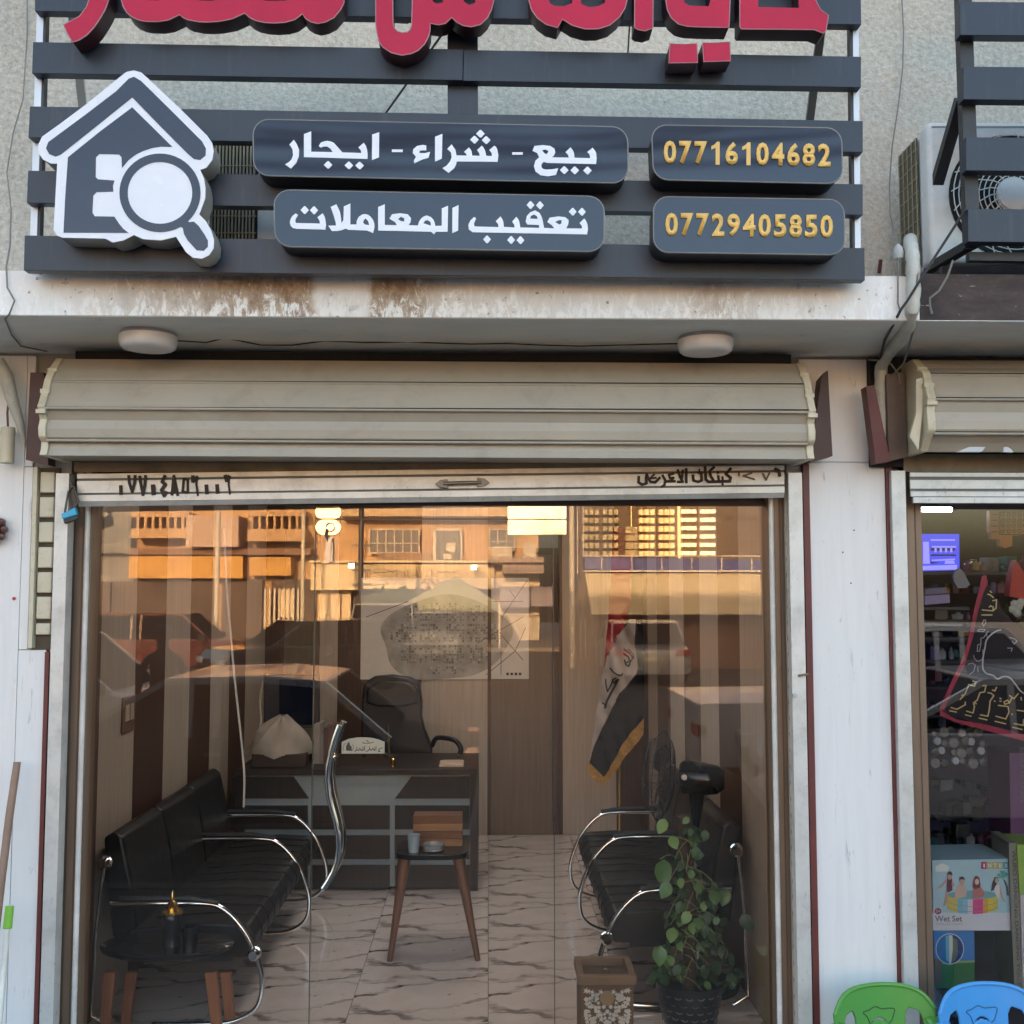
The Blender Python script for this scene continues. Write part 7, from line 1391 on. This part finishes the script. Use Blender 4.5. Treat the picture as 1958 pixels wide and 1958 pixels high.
x_, y_ = at(1450, 1330, 12.0); car('white pickup truck parked at the right of the reflection', x_ + 1.75, y_, 0, white, 5.2, 1.85, 1.78, 'pickup')
x_, y_ = at(1420, 1400, 10.0); car('white sedan with its headlight towards the plant, at the right of the reflection', x_ + 2.35, y_ - .05, math.pi + .10, white, 4.5, 1.78, 1.40)
x_, y_ = at(735, 1220, 33); car('white jeep facing the shop, mirrored over the left of the wall map', x_, y_, math.pi / 2, dimmed_white, 4.5, 1.9, 1.75, 'suv')
x_, y_ = at(825, 1225, 33); car('white hatchback under the market tent, mirrored over the middle of the map', x_, y_, math.pi / 2, dimmed_white, 4.2, 1.75, 1.5, 'suv')
x_, y_ = at(1222, 1225, 27); car('silver sedan seen from behind in front of the lamp shop', x_, y_, -math.pi / 2, silver, 4.5, 1.75, 1.42)
x_, y_ = at(590, 1210, 24); car('black car parked between the poles in the middle of the reflection', x_, y_, 2.6, blackp, 4.4, 1.75, 1.5, 'suv')
x_, y_ = at(330, 1230, 27); car('dark red estate car parked before the orange building', x_, y_, 0, redp, 4.4, 1.75, 1.6, 'suv')
x_, y_ = at(1810, 1330, 10.5); car('grey sedan parked in front of the toy shop', x_ + .8, y_, math.pi, silver, 4.5, 1.75, 1.44)
# ---- a bystander beside the white estate car
def person(x, y, rz, label):
    t = thing('person', label, 'person', (0, 0, 0))
    sk = [((0, 0, .95), .15), ((0, 0, 1.12), .135), ((0, 0, 1.32), .165), ((0, .0, 1.46), .10), ((0, 0, 1.53), .055), ((0, .01, 1.60), .075), ((0, .015, 1.69), .095), ((0, .01, 1.77), .06),
          ((.10, 0, .88), .095), ((.11, .02, .50), .062), ((.12, 0, .10), .045), ((.12, .14, .04), .04), ((-.10, 0, .88), .095), ((-.11, .04, .50), .062), ((-.13, .0, .10), .045), ((-.13, .14, .04), .04),
          ((.19, 0, 1.41), .06), ((.25, -.02, 1.14), .045), ((.22, .12, .92), .034), ((-.19, 0, 1.41), .06), ((-.26, -.02, 1.14), .045), ((-.25, .10, .90), .034)]
    ed_ = [(0, 1), (1, 2), (2, 3), (3, 4), (4, 5), (5, 6), (6, 7), (0, 8), (8, 9), (9, 10), (10, 11), (0, 12), (12, 13), (13, 14), (14, 15), (3, 16), (16, 17), (17, 18), (3, 19), (19, 20), (20, 21)]
    b = len(sk)
    for s_, w_ in ((1, 18), (-1, 21)):
        wp = V(sk[w_][0])
        for k in range(5):
            a_ = wp + V((s_ * (.005 + .0) + (k - 1.5) * .016 * (k < 4), .02 + .02 * (k == 4), -.07 + .004 * k * (k < 4) + .035 * (k == 4))); e_ = a_ + V((0, .015, -.045 + .012 * (k == 4)))
            i0 = len(sk); sk.append((tuple(a_), .010)); sk.append((tuple(e_), .008)); ed_ += [(w_, i0), (i0, i0 + 1)]
    me = bpy.data.meshes.new('body'); me.from_pydata([p for p, _ in sk], ed_, []); o_ = bpy.data.objects.new('body', me); COL.objects.link(o_); o_.parent = t
    md = o_.modifiers.new('skin', 'SKIN'); md.use_smooth_shade = True
    for i, (_, r_) in enumerate(sk): me.skin_vertices[0].data[i].radius = (r_, r_ * .8)
    me.skin_vertices[0].data[0].use_root = True
    s2 = o_.modifiers.new('sub', 'SUBSURF'); s2.levels = 1; s2.render_levels = 1; me.materials.append(mat('dark_clothes', (.035, .022, .02), .85))
    MB().lathe([(.001, .13), (.07, .115), (.098, .07), (.10, .02), (.09, 0)], V((0, 0, 1.66)), 16).build('hair', mat('black_hair', (.01, .008, .008), .6), t)
    t.location = (x, y, -.3); t.rotation_euler = (0, 0, rz); return t
x_, y_ = at(310, 1330, 12.0); person(x_, y_, 0., 'person in dark clothes standing beside the white estate car, mirrored at the left')

# ---- overhead cables over the street, mirrored in the glossy sign boards
rnd = random.Random(21)
for k in range(9):
    y0_ = -8.3 + rnd.uniform(-.25, .25); z0_ = 8.55 + k * .075 + rnd.uniform(-.03, .03); sg = .75 + rnd.uniform(-.25, .3)
    pts_ = [V((-9 + 18 * i / 36, y0_ + .05 * math.sin(i * .4 + k), z0_ + .25 - sg * (1 - ((i - 17.2) / 18) ** 2) + .03 * math.sin(i * .9 + k * 2))) for i in range(37)]
    tag(MB().tube(pts_, .022 if k % 3 else .035, 6).build('overhead_cable', cable), 'black overhead cable of the sagging bundle above the street, seen only as a reflection', 'cable', 'bundle of overhead cables')
